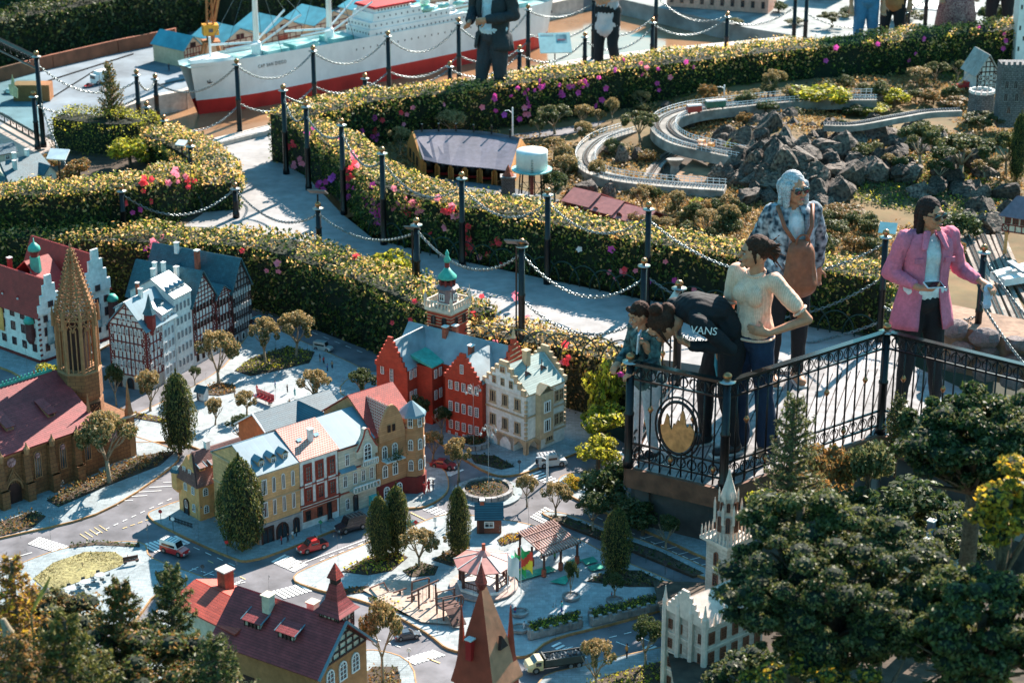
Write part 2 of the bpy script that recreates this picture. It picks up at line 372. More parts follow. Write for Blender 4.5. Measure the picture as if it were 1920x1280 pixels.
for xa, xb, ya, yb_, za, zb in((-4.5, -1.3, 3.5, 10.6, .9, -.46), (.9, 5.5, 3.5, 12.2, 1.0, -.40)):
 N=14;st=len(eb.v)
 for j in range(N+1):
  for i in range(N+1):
   t=j/N;x=xa+(xb-xa)*i/N;eb.v.append((x, ya+(yb_-ya)*t, za+(zb-za)*t+random.uniform(-.04, .04)))
 for j in range(N):
  for i in range(N):a=st+j*(N+1)+i;eb.face((a, a+1, a+N+2, a+N+1))
STr('embankment', eb, SOIL, smooth=True)
# == hedges ==
def OLn(w, dist):
 o=[]
 for i, p in enumerate(w):
  t=(w[min(i+1, len(w)-1)]-w[max(i-1, 0)]);t.z=0;t.normalize();o.append(p+Vector((-t.y, t.x, 0))*dist)
 return o
BL={}
def blossom_mesh(col):
 if col in BL:return BL[col]
 c={'magenta':(.62, .06, .34), 'red':(.80, .05, .07), 'pink':(.85, .22, .30), 'white':(.8, .75, .75), 'violet':(.5, .08, .5)}[col]
 m=leafmat(col+'_petal', [c, tuple(min(1, x*1.2+.03)for x in c)], .35)
 b=MB()
 for k in range(5):
  a=2*pi*k/5;r=.030;e=Vector((cos(a), -.35, sin(a)));s_=Vector((-sin(a), 0, cos(a)))
  b.quad((0, 0, 0), e*r*.6+s_*r*.42, e*r, e*r*.6-s_*r*.42)
 b.tube([(0, 0, 0), (0, -.018, .004)], .0022, 4)
 BL[col]=b.mesh(col+'_blossom', m);return BL[col]
def hedge(label, pts, width, height, z=0., dens=2600, leaf=.034, tip=.35, flowers=(), mats=(L_HEDGE, L_SUNTOP), cat='hedge', side=1, rough=.035, ends=True, group=None, fl=None):
 w=[P(x, y, z)for x, y in pts];sm=spline([(p.x, p.y, 0)for p in w], 5, False)
 if len(pts)==2:sm=[Vector((p.x, p.y, 0))for p in w]
 L=[0]
 for a, c in zip(sm[:-1], sm[1:]):L.append(L[-1]+(c-a).length)
 T=L[-1];px_=np.array([p.x for p in sm]);py_=np.array([p.y for p in sm]);La=np.array(L)
 n=int(T*(height*1.5+width+.1)*dens)
 s=NR.uniform(0, T, n);x=np.interp(s, La, px_);y=np.interp(s, La, py_)
 e=.05;dx=np.interp(s+e, La, px_)-np.interp(s-e, La, px_);dy=np.interp(s+e, La, py_)-np.interp(s-e, La, py_)
 q=np.hypot(dx, dy)+1e-9;nx, ny=-dy/q*side, dx/q*side
 per=height+width+height*.5;u=NR.uniform(0, per, n)
 off=np.where(u<height, 0, np.where(u<height+width, u-height, width));zz=np.where(u<height, u, np.where(u<height+width, height, height-(u-height-width)))
 rr=.07;fx=np.clip((rr-np.minimum(off, width-off))/rr, 0, 1);fz=np.clip((zz-(height-rr))/rr, 0, 1)
 k=fx*fz;zz=zz-k*k*rr*.45;off=np.where(off<width/2, off+k*k*rr*.35, off-k*k*rr*.35)
 bx=(noise3(np.stack([x, y, zz], 1), 9)*.6+noise3(np.stack([x, y, zz], 1), 3.1, 4)*.9)*rough+NR.normal(size=n)*rough*.45
 nrm=np.zeros((n, 3));frt=(u<height);top=(u>=height)&(u<height+width)
 nrm[:, 0]=np.where(frt, -nx, np.where(top, 0, nx));nrm[:, 1]=np.where(frt, -ny, np.where(top, 0, ny));nrm[:, 2]=top*1.0
 X=np.stack([x+nx*off, y+ny*off, z+zz], 1)+nrm*bx[:, None]
 keep=noise3(X, 17, 3)+NR.random(n)*1.5>-.55
 X, nrm, zz=X[keep], nrm[keep], zz[keep]
 if ends:
  for s_, sg in((0, -1), (T, 1)):
   m=int(width*height*dens);i0=0 if s_==0 else-1;i1=1 if s_==0 else-2
   t=(sm[i1]-sm[i0]).normalized();nn=Vector((-t.y, t.x, 0))*(1 if s_==0 else-1)*side
   o_=NR.uniform(.02, width-.02, m);z_=NR.uniform(0, height-.02, m);j_=NR.normal(size=m)*.02
   Y=np.stack([sm[i0].x+nn.x*o_+t.x*j_, sm[i0].y+nn.y*o_+t.y*j_, z+z_], 1);X=np.vstack([X, Y])
   nrm=np.vstack([nrm, np.tile([-t.x, -t.y, 0.], (m, 1))]);zz=np.concatenate([zz, z_])
 pr=tip*np.clip((zz/height-.5)/.4+.25*noise3(X, 5, 1), .13, .82)  # share of paler leaves grows with height, painting the sunlit top into the colour
 root=THg('hedge', label, cat, (0, 0, 0), 0, group)
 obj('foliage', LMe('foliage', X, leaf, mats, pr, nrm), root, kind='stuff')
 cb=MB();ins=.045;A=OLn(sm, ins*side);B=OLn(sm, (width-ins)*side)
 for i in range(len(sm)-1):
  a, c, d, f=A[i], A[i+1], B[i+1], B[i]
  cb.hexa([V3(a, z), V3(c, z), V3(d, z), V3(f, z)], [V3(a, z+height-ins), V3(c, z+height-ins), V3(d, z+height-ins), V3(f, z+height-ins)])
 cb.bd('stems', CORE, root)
 def front(px):
  best=None
  for i in range(len(pts)-1):
   (ax, ay), (bx_, by)=pts[i], pts[i+1]
   if min(ax, bx_)<=px<=max(ax, bx_)and ax!=bx_:return ay+(by-ay)*(px-ax)/(bx_-ax)
  return pts[0][1]if abs(px-pts[0][0])<abs(px-pts[-1][0])else pts[-1][1]
 rb=random.Random(len(pts)*13+n)
 for fx_, fy, c, cnt in flowers:
  for k in range(cnt):
   ax=fx_+(rb.uniform(-12, 12)if cnt>1 else 0);ay=fy+(rb.uniform(-14, 14)if cnt>1 else 0)
   by=front(ax);g=P(ax, by, z);zt=ZT(g, ay);g2=g
   if zt>z+height:
    g2=P(ax, ay, z+height+.01);zt=z+height+.01
   else:g2=P(ax, by, z)+Vector((0, -.025, 0))
   o=obj('blossom', blossom_mesh(c), root, (g2 .x, g2 .y, max(zt, z+.03)));o.rotation_euler=(rb.uniform(-.6, .3), rb.uniform(0, 6), rb.uniform(-.7, .7));o.scale=(rb.uniform(.8, 1.35), )*3
 return root
LOWPTS=[(542, 318), (588, 346), (640, 384), (700, 438), (800, 472), (920, 496), (1050, 524), (1200, 556), (1420, 594), (1640, 632)]
fl1=[]
rr=random.Random(5)
for cx, cy, c, k in((552, 265, 'red', 4), (560, 300, 'pink', 6), (585, 250, 'magenta', 2), (600, 350, 'magenta', 5), (620, 330, 'violet', 2), (655, 320, 'red', 7), (668, 300, 'pink', 5), (662, 360, 'magenta', 4), (683, 372, 'magenta', 3), (706, 388, 'magenta', 8), (712, 410, 'magenta', 6), (748, 385, 'pink', 4), (775, 375, 'pink', 5), (770, 395, 'red', 3), (792, 390, 'pink', 4), (845, 402, 'red', 4), (852, 390, 'pink', 3), (878, 450, 'red', 7), (880, 425, 'red', 5), (874, 470, 'red', 3), (912, 462, 'red', 2), (932, 457, 'red', 2), (942, 505, 'red', 1), (1085, 465, 'white', 1), (1145, 465, 'magenta', 1), (1160, 495, 'pink', 2), (1145, 508, 'pink', 2), (1160, 512, 'red', 2), (1215, 525, 'violet', 1), (1210, 505, 'red', 1), (1245, 488, 'pink', 1), (1190, 505, 'pink', 1), (640, 260, 'magenta', 1), (806, 435, 'red', 1), (820, 370, 'pink', 1), (700, 345, 'magenta', 1), (742, 352, 'pink', 1), (1300, 540, 'pink', 1), (1262, 525, 'magenta', 1), (900, 480, 'pink', 1), (835, 425, 'pink', 1)):fl1 .append((cx, cy, c, k))
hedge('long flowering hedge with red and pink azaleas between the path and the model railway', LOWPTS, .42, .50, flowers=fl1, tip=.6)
fl2=[(cx, cy, c, k)for cx, cy, c, k in((715, 237, 'red', 3), (700, 248, 'magenta', 2), (765, 218, 'pink', 2), (754, 210, 'red', 1), (705, 220, 'magenta', 1), (690, 250, 'magenta', 2), (775, 200, 'pink', 1), (940, 172, 'magenta', 2), (958, 178, 'magenta', 1), (905, 200, 'pink', 1), (930, 206, 'magenta', 1), (945, 214, 'violet', 1), (978, 205, 'pink', 3), (974, 222, 'magenta', 1), (970, 164, 'magenta', 1), (990, 168, 'magenta', 2), (988, 186, 'magenta', 4), (1050, 190, 'magenta', 2), (1052, 172, 'magenta', 1), (1048, 158, 'magenta', 1), (1066, 162, 'magenta', 1), (1085, 160, 'magenta', 3), (1092, 166, 'magenta', 2), (1085, 152, 'pink', 1), (1130, 152, 'magenta', 2), (1115, 197, 'magenta', 1), (1128, 186, 'magenta', 1), (1200, 130, 'pink', 2), (1202, 138, 'magenta', 1), (1222, 165, 'magenta', 2), (1255, 144, 'pink', 1), (1232, 128, 'magenta', 1), (1170, 112, 'magenta', 1), (1283, 115, 'magenta', 1), (1297, 125, 'magenta', 1), (1545, 113, 'magenta', 1), (1562, 88, 'magenta', 1), (1700, 112, 'magenta', 1), (1712, 100, 'magenta', 1), (1640, 82, 'magenta', 1), (1725, 72, 'magenta', 1), (1835, 52, 'magenta', 1), (1878, 68, 'magenta', 2), (1876, 90, 'magenta', 1), (835, 195, 'pink', 1), (1010, 150, 'magenta', 1), (1020, 165, 'magenta', 2), (1150, 130, 'magenta', 1))]
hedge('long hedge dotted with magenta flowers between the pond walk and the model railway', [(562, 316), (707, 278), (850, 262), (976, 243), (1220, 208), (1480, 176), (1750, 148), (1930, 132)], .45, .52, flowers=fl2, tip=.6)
hedge('tall dark hedge behind the red town hall and the half-timbered row', [(-60, 560), (120, 566), (300, 572), (470, 582), (585, 617), (707, 664), (780, 700), (860, 730)], .46, .60, ZV, flowers=[(300, 487, 'magenta', 3), (322, 482, 'magenta', 1), (300, 455, 'pink', 4), (287, 458, 'magenta', 2), (310, 448, 'pink', 2), (515, 505, 'pink', 2), (527, 506, 'pink', 1), (772, 597, 'red', 1), (738, 603, 'red', 1), (777, 565, 'red', 1), (780, 512, 'red', 1), (668, 480, 'red', 1), (460, 468, 'red', 1)], tip=.5, mats=(L_HEDGE, L_SUNTOP))
hedge('brownish trimmed hedge between the clock tower and the curved path', [(840, 740), (950, 752), (1060, 772), (1180, 812)], .38, .54, ZV, flowers=[(882, 588, 'red', 2), (965, 562, 'pink', 2), (988, 592, 'pink', 1), (930, 640, 'pink', 1), (1064, 675, 'red', 3), (1056, 668, 'pink', 2), (1162, 698, 'magenta', 1), (1058, 645, 'red', 1), (903, 555, 'red', 1)], tip=.65, mats=(leafmat('brown_hedge_leaf', [(.05, .05, .02), (.10, .09, .03), (.16, .11, .05), (.06, .07, .02)]), L_SUNTOP))
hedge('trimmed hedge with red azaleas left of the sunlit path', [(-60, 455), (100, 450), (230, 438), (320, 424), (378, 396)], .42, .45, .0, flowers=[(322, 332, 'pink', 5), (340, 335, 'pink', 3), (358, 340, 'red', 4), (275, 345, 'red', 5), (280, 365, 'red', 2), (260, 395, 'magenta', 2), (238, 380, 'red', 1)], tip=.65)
hedge('leafy hedge arm running back from the path corner to the pond kerb', [(378, 398), (352, 350), (310, 322), (262, 300)], .40, .30, .0, tip=.7, side=-1)
hedge('low box hedge around the left pond corner garden', [(98, 280), (190, 292), (262, 290), (300, 272)], .36, .36, .0, dens=3000, leaf=.024, tip=.5, mats=(L_COL, L_YEL))
def post_proto(h, r=.026):
 def f():
  t=THg('fence_post', 'x', 'post')
  MB().lt([(r*1.25, 0), (r*1.25, .05), (r, .06), (r, h*.45), (r*1.15, h*.46), (r*1.15, h*.48), (r*.92, h*.49), (r*.92, h-.07)], 10).bd('shaft', BLACKM, t, True)
  MB().lt([(.002, -.012), (.048, -.005), (.05, 0), (.02, .006), (.012, .012)], 12, (0, 0, h-.06)).bd('collar', mat('collar_steel', (.45, .42, .38), .3, .1, 30, 0, .8), t, True)
  MB().ball((0, 0, h-.026), .027, 10, 6).bd('knob', BRASS, t, True)
  return t
 return f
PO={}
POSTS=[('a', 82, 95, 276, 'at the end of the glass balustrade'), ('b', 71, 170, 280, 'on the tiled terrace at the left edge'), ('c', 263, 130, 252, 'beside the little pointed conifer'), ('d', 295, 138, 215, 'behind the low box hedge by the pond corner'), ('e', 279, 190, 268, 'inside the low box hedge by the conifer'), ('f', 310, 215, 278, 'at the pond kerb left of the sunlit path'), ('g', 361, 262, 350, 'at the path corner beside the white sign'), ('h', 443, 342, 408, 'alone in the middle of the sunlit path'), ('i', 450, 110, 254, "on the pond kerb before the ship's bow"), ('j', 591, 85, 218, "on the pond kerb before the ship's hatches"), ('k', 537, 158, 326, 'at the left tip of the flowering hedges'), ('l', 579, 188, 356, 'in the azalea hedge second from its tip'), ('m', 233, 345, 440, 'in the hedge left of the path'), ('n', 645, 222, 402, 'in the red azalea hedge left of the roundhouse'), ('o', 720, 275, 458, 'in the magenta azaleas under the roundhouse'), ('p', 867, 322, 498, 'in the hedge in front of the engine shed doors'), ('q', 1026, 352, 532, 'in the hedge left of the maroon goods shed'), ('r', 1212, 378, 572, 'in the hedge right of the maroon goods shed'), ('s', 686, 137, 222, 'behind the hedge below the ship hull, short one at left'), ('t', 730, 58, 190, "tall before the ship's white bridge"), ('u', 844, 115, 190, 'behind the hedge, short one before the stern'), ('v', 861, 33, 168, 'tall before the lifeboats of the ship'), ('w', 974, 85, 172, 'behind the hedge right of the walking man'), ('x', 990, 8, 140, 'on the kerb left of the ship information board'), ('y', 1096, 60, 148, 'behind the hedge right of the information board'), ('z', 1112, -12, 118, 'on the kerb before the woman in the checked shirt'), ('A', 1222, 33, 130, 'on the far walk right of the checked shirt'), ('B', 1361, 22, 110, 'on the far walk before the pink house'), ('C', 1487, -12, 96, 'on the far walk left of the person in jeans'), ('D', 1508, -30, 100, 'on the far walk, nearest the person in jeans'), ('E', 1732, -60, 80, 'by the bench at the top right'), ('F', 783, 408, 560, 'on the path edge above the village, under a small board'), ('G', 978, 447, 645, 'on the path edge behind the beige gabled house'), ('H', 1204, 483, 650, 'on the path edge above the bending woman'), ('I', 1648, 430, 640, 'directly left of the woman in the pink shirt'), ('J', 1827, 458, 690, 'directly right of the woman in the pink shirt'), ('K', 599, 378, 470, 'at the near path edge under a tilted board'), ('L', 1228, -60, 106, 'on the kerb at the top between the pond chains')]
for k, x, yt, yb, ph in POSTS:
 g=P(x, yb, 0);h=ZT(g, yt);PO[k]=(g, h)
 o=place('post_%d'%round(h*20), post_proto(round(h*20)/20), 'black post with bronze knob '+ph, g, 0, (1, 1, h/(round(h*20)/20)), 'fence posts along the paths', 'post')
def chain(p, q, sag, label, r=.0055, link=.034):
 p=Vector(p);q=Vector(q);n=max(6, int((q-p).length*1.06/(link*.78)));b=MB();pr=None
 for i in range(n):
  t=(i+.5)/n;c=p.lerp(q, t);c.z-=sag*4*t*(1-t);e=(q-p)/n;e=Vector((e.x, e.y, e.z-sag*4*(1-2*t)/n)).normalized()
  sd_=e.cross(Vector((0, 0, 1))).normalized();upv=sd_.cross(e);s_=sd_ if i%2 else upv
  ring=[c+e*cos(a)*link*.52+s_*sin(a)*link*.30 for a in(0, 1.05, 2.1, 3.14, 4.19, 5.24)]
  st=len(b.v)
  for j in range(6):
   tt=(ring[(j+1)%6]-ring[j-1]).normalized();o1=(ring[j]-c).normalized();o2=tt.cross(o1)
   for m in range(4):a=pi/2*m;b.v.append(tuple(ring[j]+o1*cos(a)*r+o2*sin(a)*r))
  for j in range(6):
   j2=(j+1)%6
   for m in range(4):m2=(m+1)%4;b.face((st+j*4+m, st+j2*4+m, st+j2*4+m2, st+j*4+m2))
 return b.bd('chain', STEEL, None, True, label=label, category='chain', group='chains slung between the fence posts')
def ch(k1, k2, fr=.90, fr2=None, sag=.2, what=''):
 g1, h1=PO[k1];g2, h2=PO[k2];fr2=fr2 or fr
 chain((g1 .x, g1 .y, h1*fr-.02), (g2 .x, g2 .y, h2*fr2-.02), sag, 'steel link chain '+what)
for a in(('a', 'c', .88, .85, .2, 'sagging from the balustrade post to the conifer'), ('b', 'c', .8, .6, .15, 'low in front of the parked truck'), ('a', 'm', .5, .85, .45, 'long sag over the blue-roofed villa'), ('c', 'd', .9, .9, .12, 'short one right of the conifer'), ('d', 'i', .82, .93, .18, "crossing the ship's bow, upper one"), ('f', 'i', .8, .42, .16, "across the water under the ship's bow"), ('e', 'f', .85, .85, .1, 'short one in the pond corner garden'), ('f', 'g', .85, .85, .15, 'dropping along the hedge corner to the path'), ('m', 'h', .85, .88, .22, 'over the lower end of the left hedge to the path'), ('h', 'K', .88, .8, .18, 'across the sunlit path in the middle'), ('K', 'F', .8, .85, .14, 'above the yellow-green hedge'), ('i', 'j', .93, .93, .2, "along the ship's hull, upper one left of the hatches"), ('i', 'j', .45, .45, .17, "along the ship's red waterline, left one"), ('j', 't', .93, .93, .2, "along the ship's hull before its forward hatches"), ('j', 't', .45, .45, .15, "before the ship's red waterline amidships"), ('k', 'l', .88, .9, .16, 'short one at the tip of the azalea hedge'), ('k', 's', .9, .8, .16, 'from the hedge tip toward the pond'), ('l', 'n', .85, .85, .1, 'steep one over the red azaleas'), ('n', 'o', .88, .88, .16, 'over the yellow hedge top left of the roundhouse'), ('o', 'p', .88, .88, .2, 'in front of the roundhouse corner'), ('p', 'q', .88, .88, .2, 'under the white water tank'), ('q', 'r', .88, .88, .2, 'in front of the maroon goods shed'), ('s', 'u', .85, .85, .14, 'above the upper hedge left of the walking man'), ('t', 'v', .92, .92, .22, "before the ship's white bridge"), ('t', 'v', .45, .5, .14, "before the ship's red waterline under the bridge"), ('u', 'w', .85, .85, .16, 'across the legs of the walking man'), ('v', 'x', .9, .92, .25, 'behind the walking man at his chest'), ('v', 'x', .5, .5, .15, 'behind the walking man at his knees'), ('w', 'y', .85, .85, .16, 'below the ship information board'), ('x', 'z', .6, .6, .12, 'across the ship information board'), ('x', 'z', .93, .9, .12, 'above the ship information board'), ('y', 'A', .85, .85, .18, 'across the bare legs of the checked-shirt woman'), ('z', 'L', .5, .5, .15, 'over the pond behind the checked-shirt woman'), ('A', 'B', .9, .9, .16, 'before the pink house, lower one'), ('L', 'B', .7, .95, .16, 'before the pink house, upper one'), ('B', 'C', .85, .8, .12, 'over the far shore gardens'), ('D', 'E', .6, .6, .25, 'across the jeans and the dress at the top'), ('F', 'G', .88, .88, .22, 'along the curved path above the clock tower'), ('G', 'H', .88, .8, .24, 'along the curved path behind the beige house, upper one'), ('G', 'H', .45, .35, .2, 'along the curved path behind the beige house, lower one'), ('r', 'I', .3, .6, .35, 'behind the grey-haired woman'), ('I', 'J', .35, .45, .1, 'behind the woman in the pink shirt'), ('r', 'I', .85, .9, .35, 'high above the bushes behind the grey-haired woman'), ('H', 'I', .3, .2, .2, 'low behind the legs of the two standing women')):
 k1, k2, f1, f2, sg, wh=a;ch(k1, k2, f1, f2, sg, wh)
g, h=PO['J'];chain((g.x, g.y, h*.9), P(2050, 700, .7), .1, 'steel link chain leaving the picture at the right over the stone wall');chain((g.x, g.y, h*.55), P(2050, 800, .4), .1, 'steel link chain low before the stone wall at the right edge')
hp=THg('hoop_edging', 'low dark green hoop edging at the foot of the long azalea hedge', 'edging')
hw=spline([(p.x, p.y, 0)for p in OLn([P(x, y, 0)for x, y in LOWPTS[3:]], -.06)], 8, False);acc=0;HM=None
HGR=mat('hoop_green', (.02, .05, .045), .4, .1, 30, 0, .4);Lh=[0]
for a, c in zip(hw[:-1], hw[1:]):Lh.append(Lh[-1]+(c-a).length)
hb=MB().tube([(.15*(1-cos(pi*i/10)), 0, sin(pi*i/10)*.19)for i in range(11)], .006, 5);hme=hb.mesh('hoop', HGR, True)
nh=int(Lh[-1]/.2);hx=np.interp([i*.2 for i in range(nh+2)], Lh, [p.x for p in hw]);hy=np.interp([i*.2 for i in range(nh+2)], Lh, [p.y for p in hw])
for i in range(nh):obj('hoop', hme, hp, (hx[i], hy[i], 0), atan2(hy[i+1]-hy[i], hx[i+1]-hx[i]))
hp2=THg('hoop_edging', 'low hoop edging of the near path edge behind the beige gabled house', 'edging')
for i in range(9):
 a=P(860+i*38, 652+i*4, 0);obj('hoop', hme, hp2, a, -.12)
DK=[P(1178, 874), P(1356, 915), P(1650, 812), P(1990, 905)]
dk=THg('viewing_deck', 'weathered wooden viewing deck on which the visitors stand', 'deck')
WOOD=mat('deck_wood', (.27, .26, .26), .8, .3, 14, .4, objvar=.25, detail=8)
poly=[P(1178, 874), P(1356, 915), P(1650, 812), P(1990, 905), P(1990, 840), P(1800, 760), P(1660, 640), P(1640, 640), P(1475, 715), P(1400, 690), P(1260, 715)]
fd=(DK[1]-DK[0]).normalized();nd=Vector((-fd.y, fd.x, 0));nd=(nd+fd*-.25).normalized();sdv=Vector((nd.y, -nd.x, 0))
def clipline(poly, o, d):
 ts=[]
 for i in range(len(poly)):
  a, c=poly[i], poly[(i+1)%len(poly)];e=c-a;den=d.x*e.y-d.y*e.x
  if abs(den)<1e-9:continue
  t=((a.x-o.x)*e.y-(a.y-o.y)*e.x)/den;u=((a.x-o.x)*d.y-(a.y-o.y)*d.x)/den
  if 0<=u<1:ts.append(t)
 return sorted(ts)
pw=.062;prj=[p.dot(sdv)for p in poly];k=min(prj)
while k<max(prj):
 o=sdv*(k+pw/2);ts=clipline(poly, o, nd)
 o1=sdv*(k+.004);o2=sdv*(k+pw-.004);t1=clipline(poly, o1, nd);t2=clipline(poly, o2, nd)
 for j in range(0, min(len(t1), len(t2), len(ts))//2*2, 2):
  dz=random.uniform(-.002, .002)
  q=[o1+nd*t1[j], o2+nd*t2[j], o2+nd*t2[j+1], o1+nd*t1[j+1]]
  MB().hexa([V3(p, -.03)for p in q], [V3(p, .004+dz)for p in q]).bd('plank', WOOD, dk)
 k+=pw
fb=MB();fcm=mat('fascia_wood', (.16, .07, .04), .8, .3, 12, .3)
def fasc(a, c, z0, z1, w):d=(c-a).normalized();n=Vector((d.y, -d.x, 0))*w;fb.hexa([V3(a, z0), V3(a+n, z0), V3(c+n, z0), V3(c, z0)], [V3(a, z1), V3(a+n, z1), V3(c+n, z1), V3(c, z1)])
for a, c in zip(DK[:-1], DK[1:]):fasc(a, c, -.14, .0, .03)
d0=(DK[0]-P(1260, 715)).normalized();fasc(P(1260, 715), DK[0], -.14, 0, .03)
fb.bd('fascia', fcm, dk)
wb=MB()
for a, c in((P(1300, 740), DK[0]), (DK[0], DK[1]), (DK[1], DK[2]), (DK[2], DK[3])):
 d=(c-a).normalized();n=Vector((-d.y, d.x, 0));a2=a+n*.05;c2=c+n*.05
 wb.hexa([V3(a2, -.9), V3(c2, -.9), V3(c2+n*.1, -.9), V3(a2+n*.1, -.9)], [V3(a2, -.031), V3(c2, -.031), V3(c2+n*.1, -.031), V3(a2+n*.1, -.031)])
wo=wb.bd('retaining_wall', mat('dark_concrete', (.07, .065, .06), .9, .5, 5, .5, detail=9), None, label='dark stained retaining wall under the viewing deck', category='wall')
RB=THg('deck_railing', 'black wrought iron railing with scrolls around the viewing deck', 'railing')
RH=.74
def railing(a, c, n):
 d=(c-a);L=d.length;d.normalize();nrm=Vector((-d.y, d.x, 0))
 for z, w, h, nm in((RH, .05, .02, 'top_rail'), (RH-.11, .014, .012, 'rail'), (.17, .014, .012, 'rail'), (.06, .014, .012, 'rail')):
  b=MB();p, q=a+d*.03, c-d*.03;b.hexa([V3(p-nrm*w/2, z), V3(q-nrm*w/2, z), V3(q+nrm*w/2, z), V3(p+nrm*w/2, z)][::1], [V3(p-nrm*w/2, z+h), V3(q-nrm*w/2, z+h), V3(q+nrm*w/2, z+h), V3(p+nrm*w/2, z+h)])
  b.bd(nm, BLACKM if nm!='top_rail' else mat('rail_top', (.03, .035, .035), .22, .1, 30, 0, .7), RB)
 for i in range(1, n):
  p=a+d*L*i/n
  obj('baluster', BALM, RB, (p.x, p.y, .01), atan2(d.y, d.x))
  if i%4==2:obj('bronze_boss', BOSS, RB, (p.x, p.y, RH*.60), 0)
  if i%4==0:obj('bronze_boss', BOSS, RB, (p.x, p.y, .115), 0)
 for i in range(n):
  p=a+d*L*(i+.5)/n
  obj('scroll', SCRM, RB, (p.x, p.y, RH-.055), atan2(d.y, d.x));obj('scroll', SCRM, RB, (p.x, p.y, .115), atan2(d.y, d.x))
BALM=MB().tube([(0, 0, 0), (0, 0, RH)], .0065, 6).mesh('baluster', BLACKM, True)
BOSS=MB().lt([(.004, -.03), (.013, -.015), (.02, 0), (.013, .015), (.004, .03)], 8).mesh('boss', BRASS, True)
sb=MB()
for sg in(-1, 1):
 sb.tube([(sg*(.006+.030*(1-cos(t))), 0, .030*sin(t)*1.2)for t in[-pi*.5+pi*1.5*i/9 for i in range(10)]], .0045, 4)
SCRM=sb.mesh('scroll', BLACKM, True)
railing(DK[0], DK[1], 9);railing(DK[1], DK[2], 16);railing(DK[2], DK[3], 18);railing(P(1268, 725), DK[0], 6)
for p, ph in((DK[0], 'at the left front corner of the viewing deck'), (DK[1], 'at the front corner of the viewing deck'), (DK[2], 'where the deck railing turns, below the pink-shirted woman'), (P(1268, 722), 'behind the boy at the back of the deck')):
 o=place('post_16', post_proto(.8, .03), 'stout black railing post '+ph, p, 0, (1.15, 1.15, 1.02), 'fence posts along the paths', 'post')
em=(DK[0].lerp(DK[1], .52));ed=(DK[1]-DK[0]).normalized();ea=atan2(ed.y, ed.x)
eo=obj('emblem', None, RB, (em.x, em.y, .36), ea)
MB().tube([(cos(t)*.135, -.012, sin(t)*.185)for t in[2*pi*i/28 for i in range(29)]], .011, 6).bd('ring', BLACKM, eo, True)
MB().tube([(cos(t)*.165, -.006, sin(t)*.215)for t in[2*pi*i/28 for i in range(29)]], .007, 6).bd('ring', BLACKM, eo, True)
bt=[(cos(t)*.122, sin(t)*.170)for t in[pi*1.02+pi*.96*i/14 for i in range(15)]]
tp=[(.122, .0), (.10, .03), (.085, .05), (.075, .02), (.06, .03), (.05, .10), (.035, .135), (.02, .10), (.015, .05), (0, .06), (-.015, .02), (-.03, .03), (-.04, -.02), (-.055, .0), (-.065, .07), (-.08, .09), (-.09, .05), (-.10, .01), (-.122, .0)]
MB().extr([(x, -.02, z)for x, z in bt+tp], (0, .012, 0)).bd('castle_silhouette', mat('bronze_plate', (.50, .26, .10), .45, .2, 30, 0, .4), eo)
sw=THg('stone_wall', 'low rubble stone wall behind the woman in the pink shirt', 'wall')
MB().hexa([P(1760, 690, -.05), P(1990, 745, -.05), P(1990, 700, -.05), P(1760, 650, -.05)], [V3(P(1760, 690, 0), .36), V3(P(1990, 745, 0), .36), V3(P(1990, 700, 0), .36), V3(P(1760, 650, 0), .36)]).bd('mortar', mat('mortar', (.30, .19, .13), .95, .2, 20, .4), sw)
RS=[mat('wall_stone', (.19, .15, .145), .85, .4, 22, .6, objvar=.3, detail=9)]
def rockmesh(seed, n=9, k=6, rough=.22, m=None):
 r=random.Random(seed);b=MB();b.ball((0, 0, 0), 1, n, k);v=[]
 ax=[Vector((r.gauss(0, 1), r.gauss(0, 1), r.gauss(0, 1))).normalized()for _ in range(14)];cut=[r.uniform(.50, .9)for _ in ax]
 for p in b.v:
  p=Vector(p)
  for a_, c_ in zip(ax, cut):
   dd=p.dot(a_)
   if dd>c_:p-=a_*(dd-c_)
  p*=1+r.uniform(-rough, rough)*.25;v.append(tuple(p))
 b.v=v;return b.mesh('rock', m or RS[0], False)
A, B_=P(1762, 694, 0), P(1990, 749, 0);rs=random.Random(3);rm=[rockmesh(i, 12, 8, .15)for i in range(6)];dl=(B_-A).normalized();nl=Vector((dl.y, -dl.x, 0));x=0
rot_=atan2(dl.y, dl.x)
for row, z in((0, .06), (1, .20), (2, .335)):
 x=rs.uniform(0, .06)
 while x<(B_-A).length:
  w=rs.uniform(.07, .15);p=A+dl*(x+w)
  o=obj('stone', rm[rs.randrange(6)], sw, (p.x, p.y, z+rs.uniform(-.015, .015)), rot_+rs.choice((0, pi)));o.scale=(w*1.08, .05+(.05 if row==2 else 0), .078);x+=w*2-.005
  # == building kit (local frame: nearest corner at origin, +x right-back, +y left-back) ==
def WMt(n, c, **k):return mat(n, c, k.pop('rough', .85), k.pop('var', .12), k.pop('scale', 35), k.pop('bump', .15), **k)
CREAM=WMt('cream_render', (.62, .55, .42));WHT=WMt('white_render', (.70, .68, .64));REDB=WMt('red_brick', (.44, .045, .020), brick=(1, .03, .01, (.36, .06, .03), .0010))
TIMB=WMt('timber_oxblood', (.17, .022, .018));TIMBD=WMt('timber_dark', (.055, .025, .02));SAND=WMt('sandstone', (.27, .115, .045), brick=(1, .055, .028, (.12, .05, .025), .0018), bump=.4)
SANDP=WMt('sandstone_trim', (.35, .17, .075));OCH=WMt('ochre_render', (.70, .36, .14));YEL=WMt('yellow_render', (.72, .40, .18), brick=(1, .3, .02, (.50, .29, .12), .0015));TRIMB=WMt('beige_trim', (.52, .36, .22))
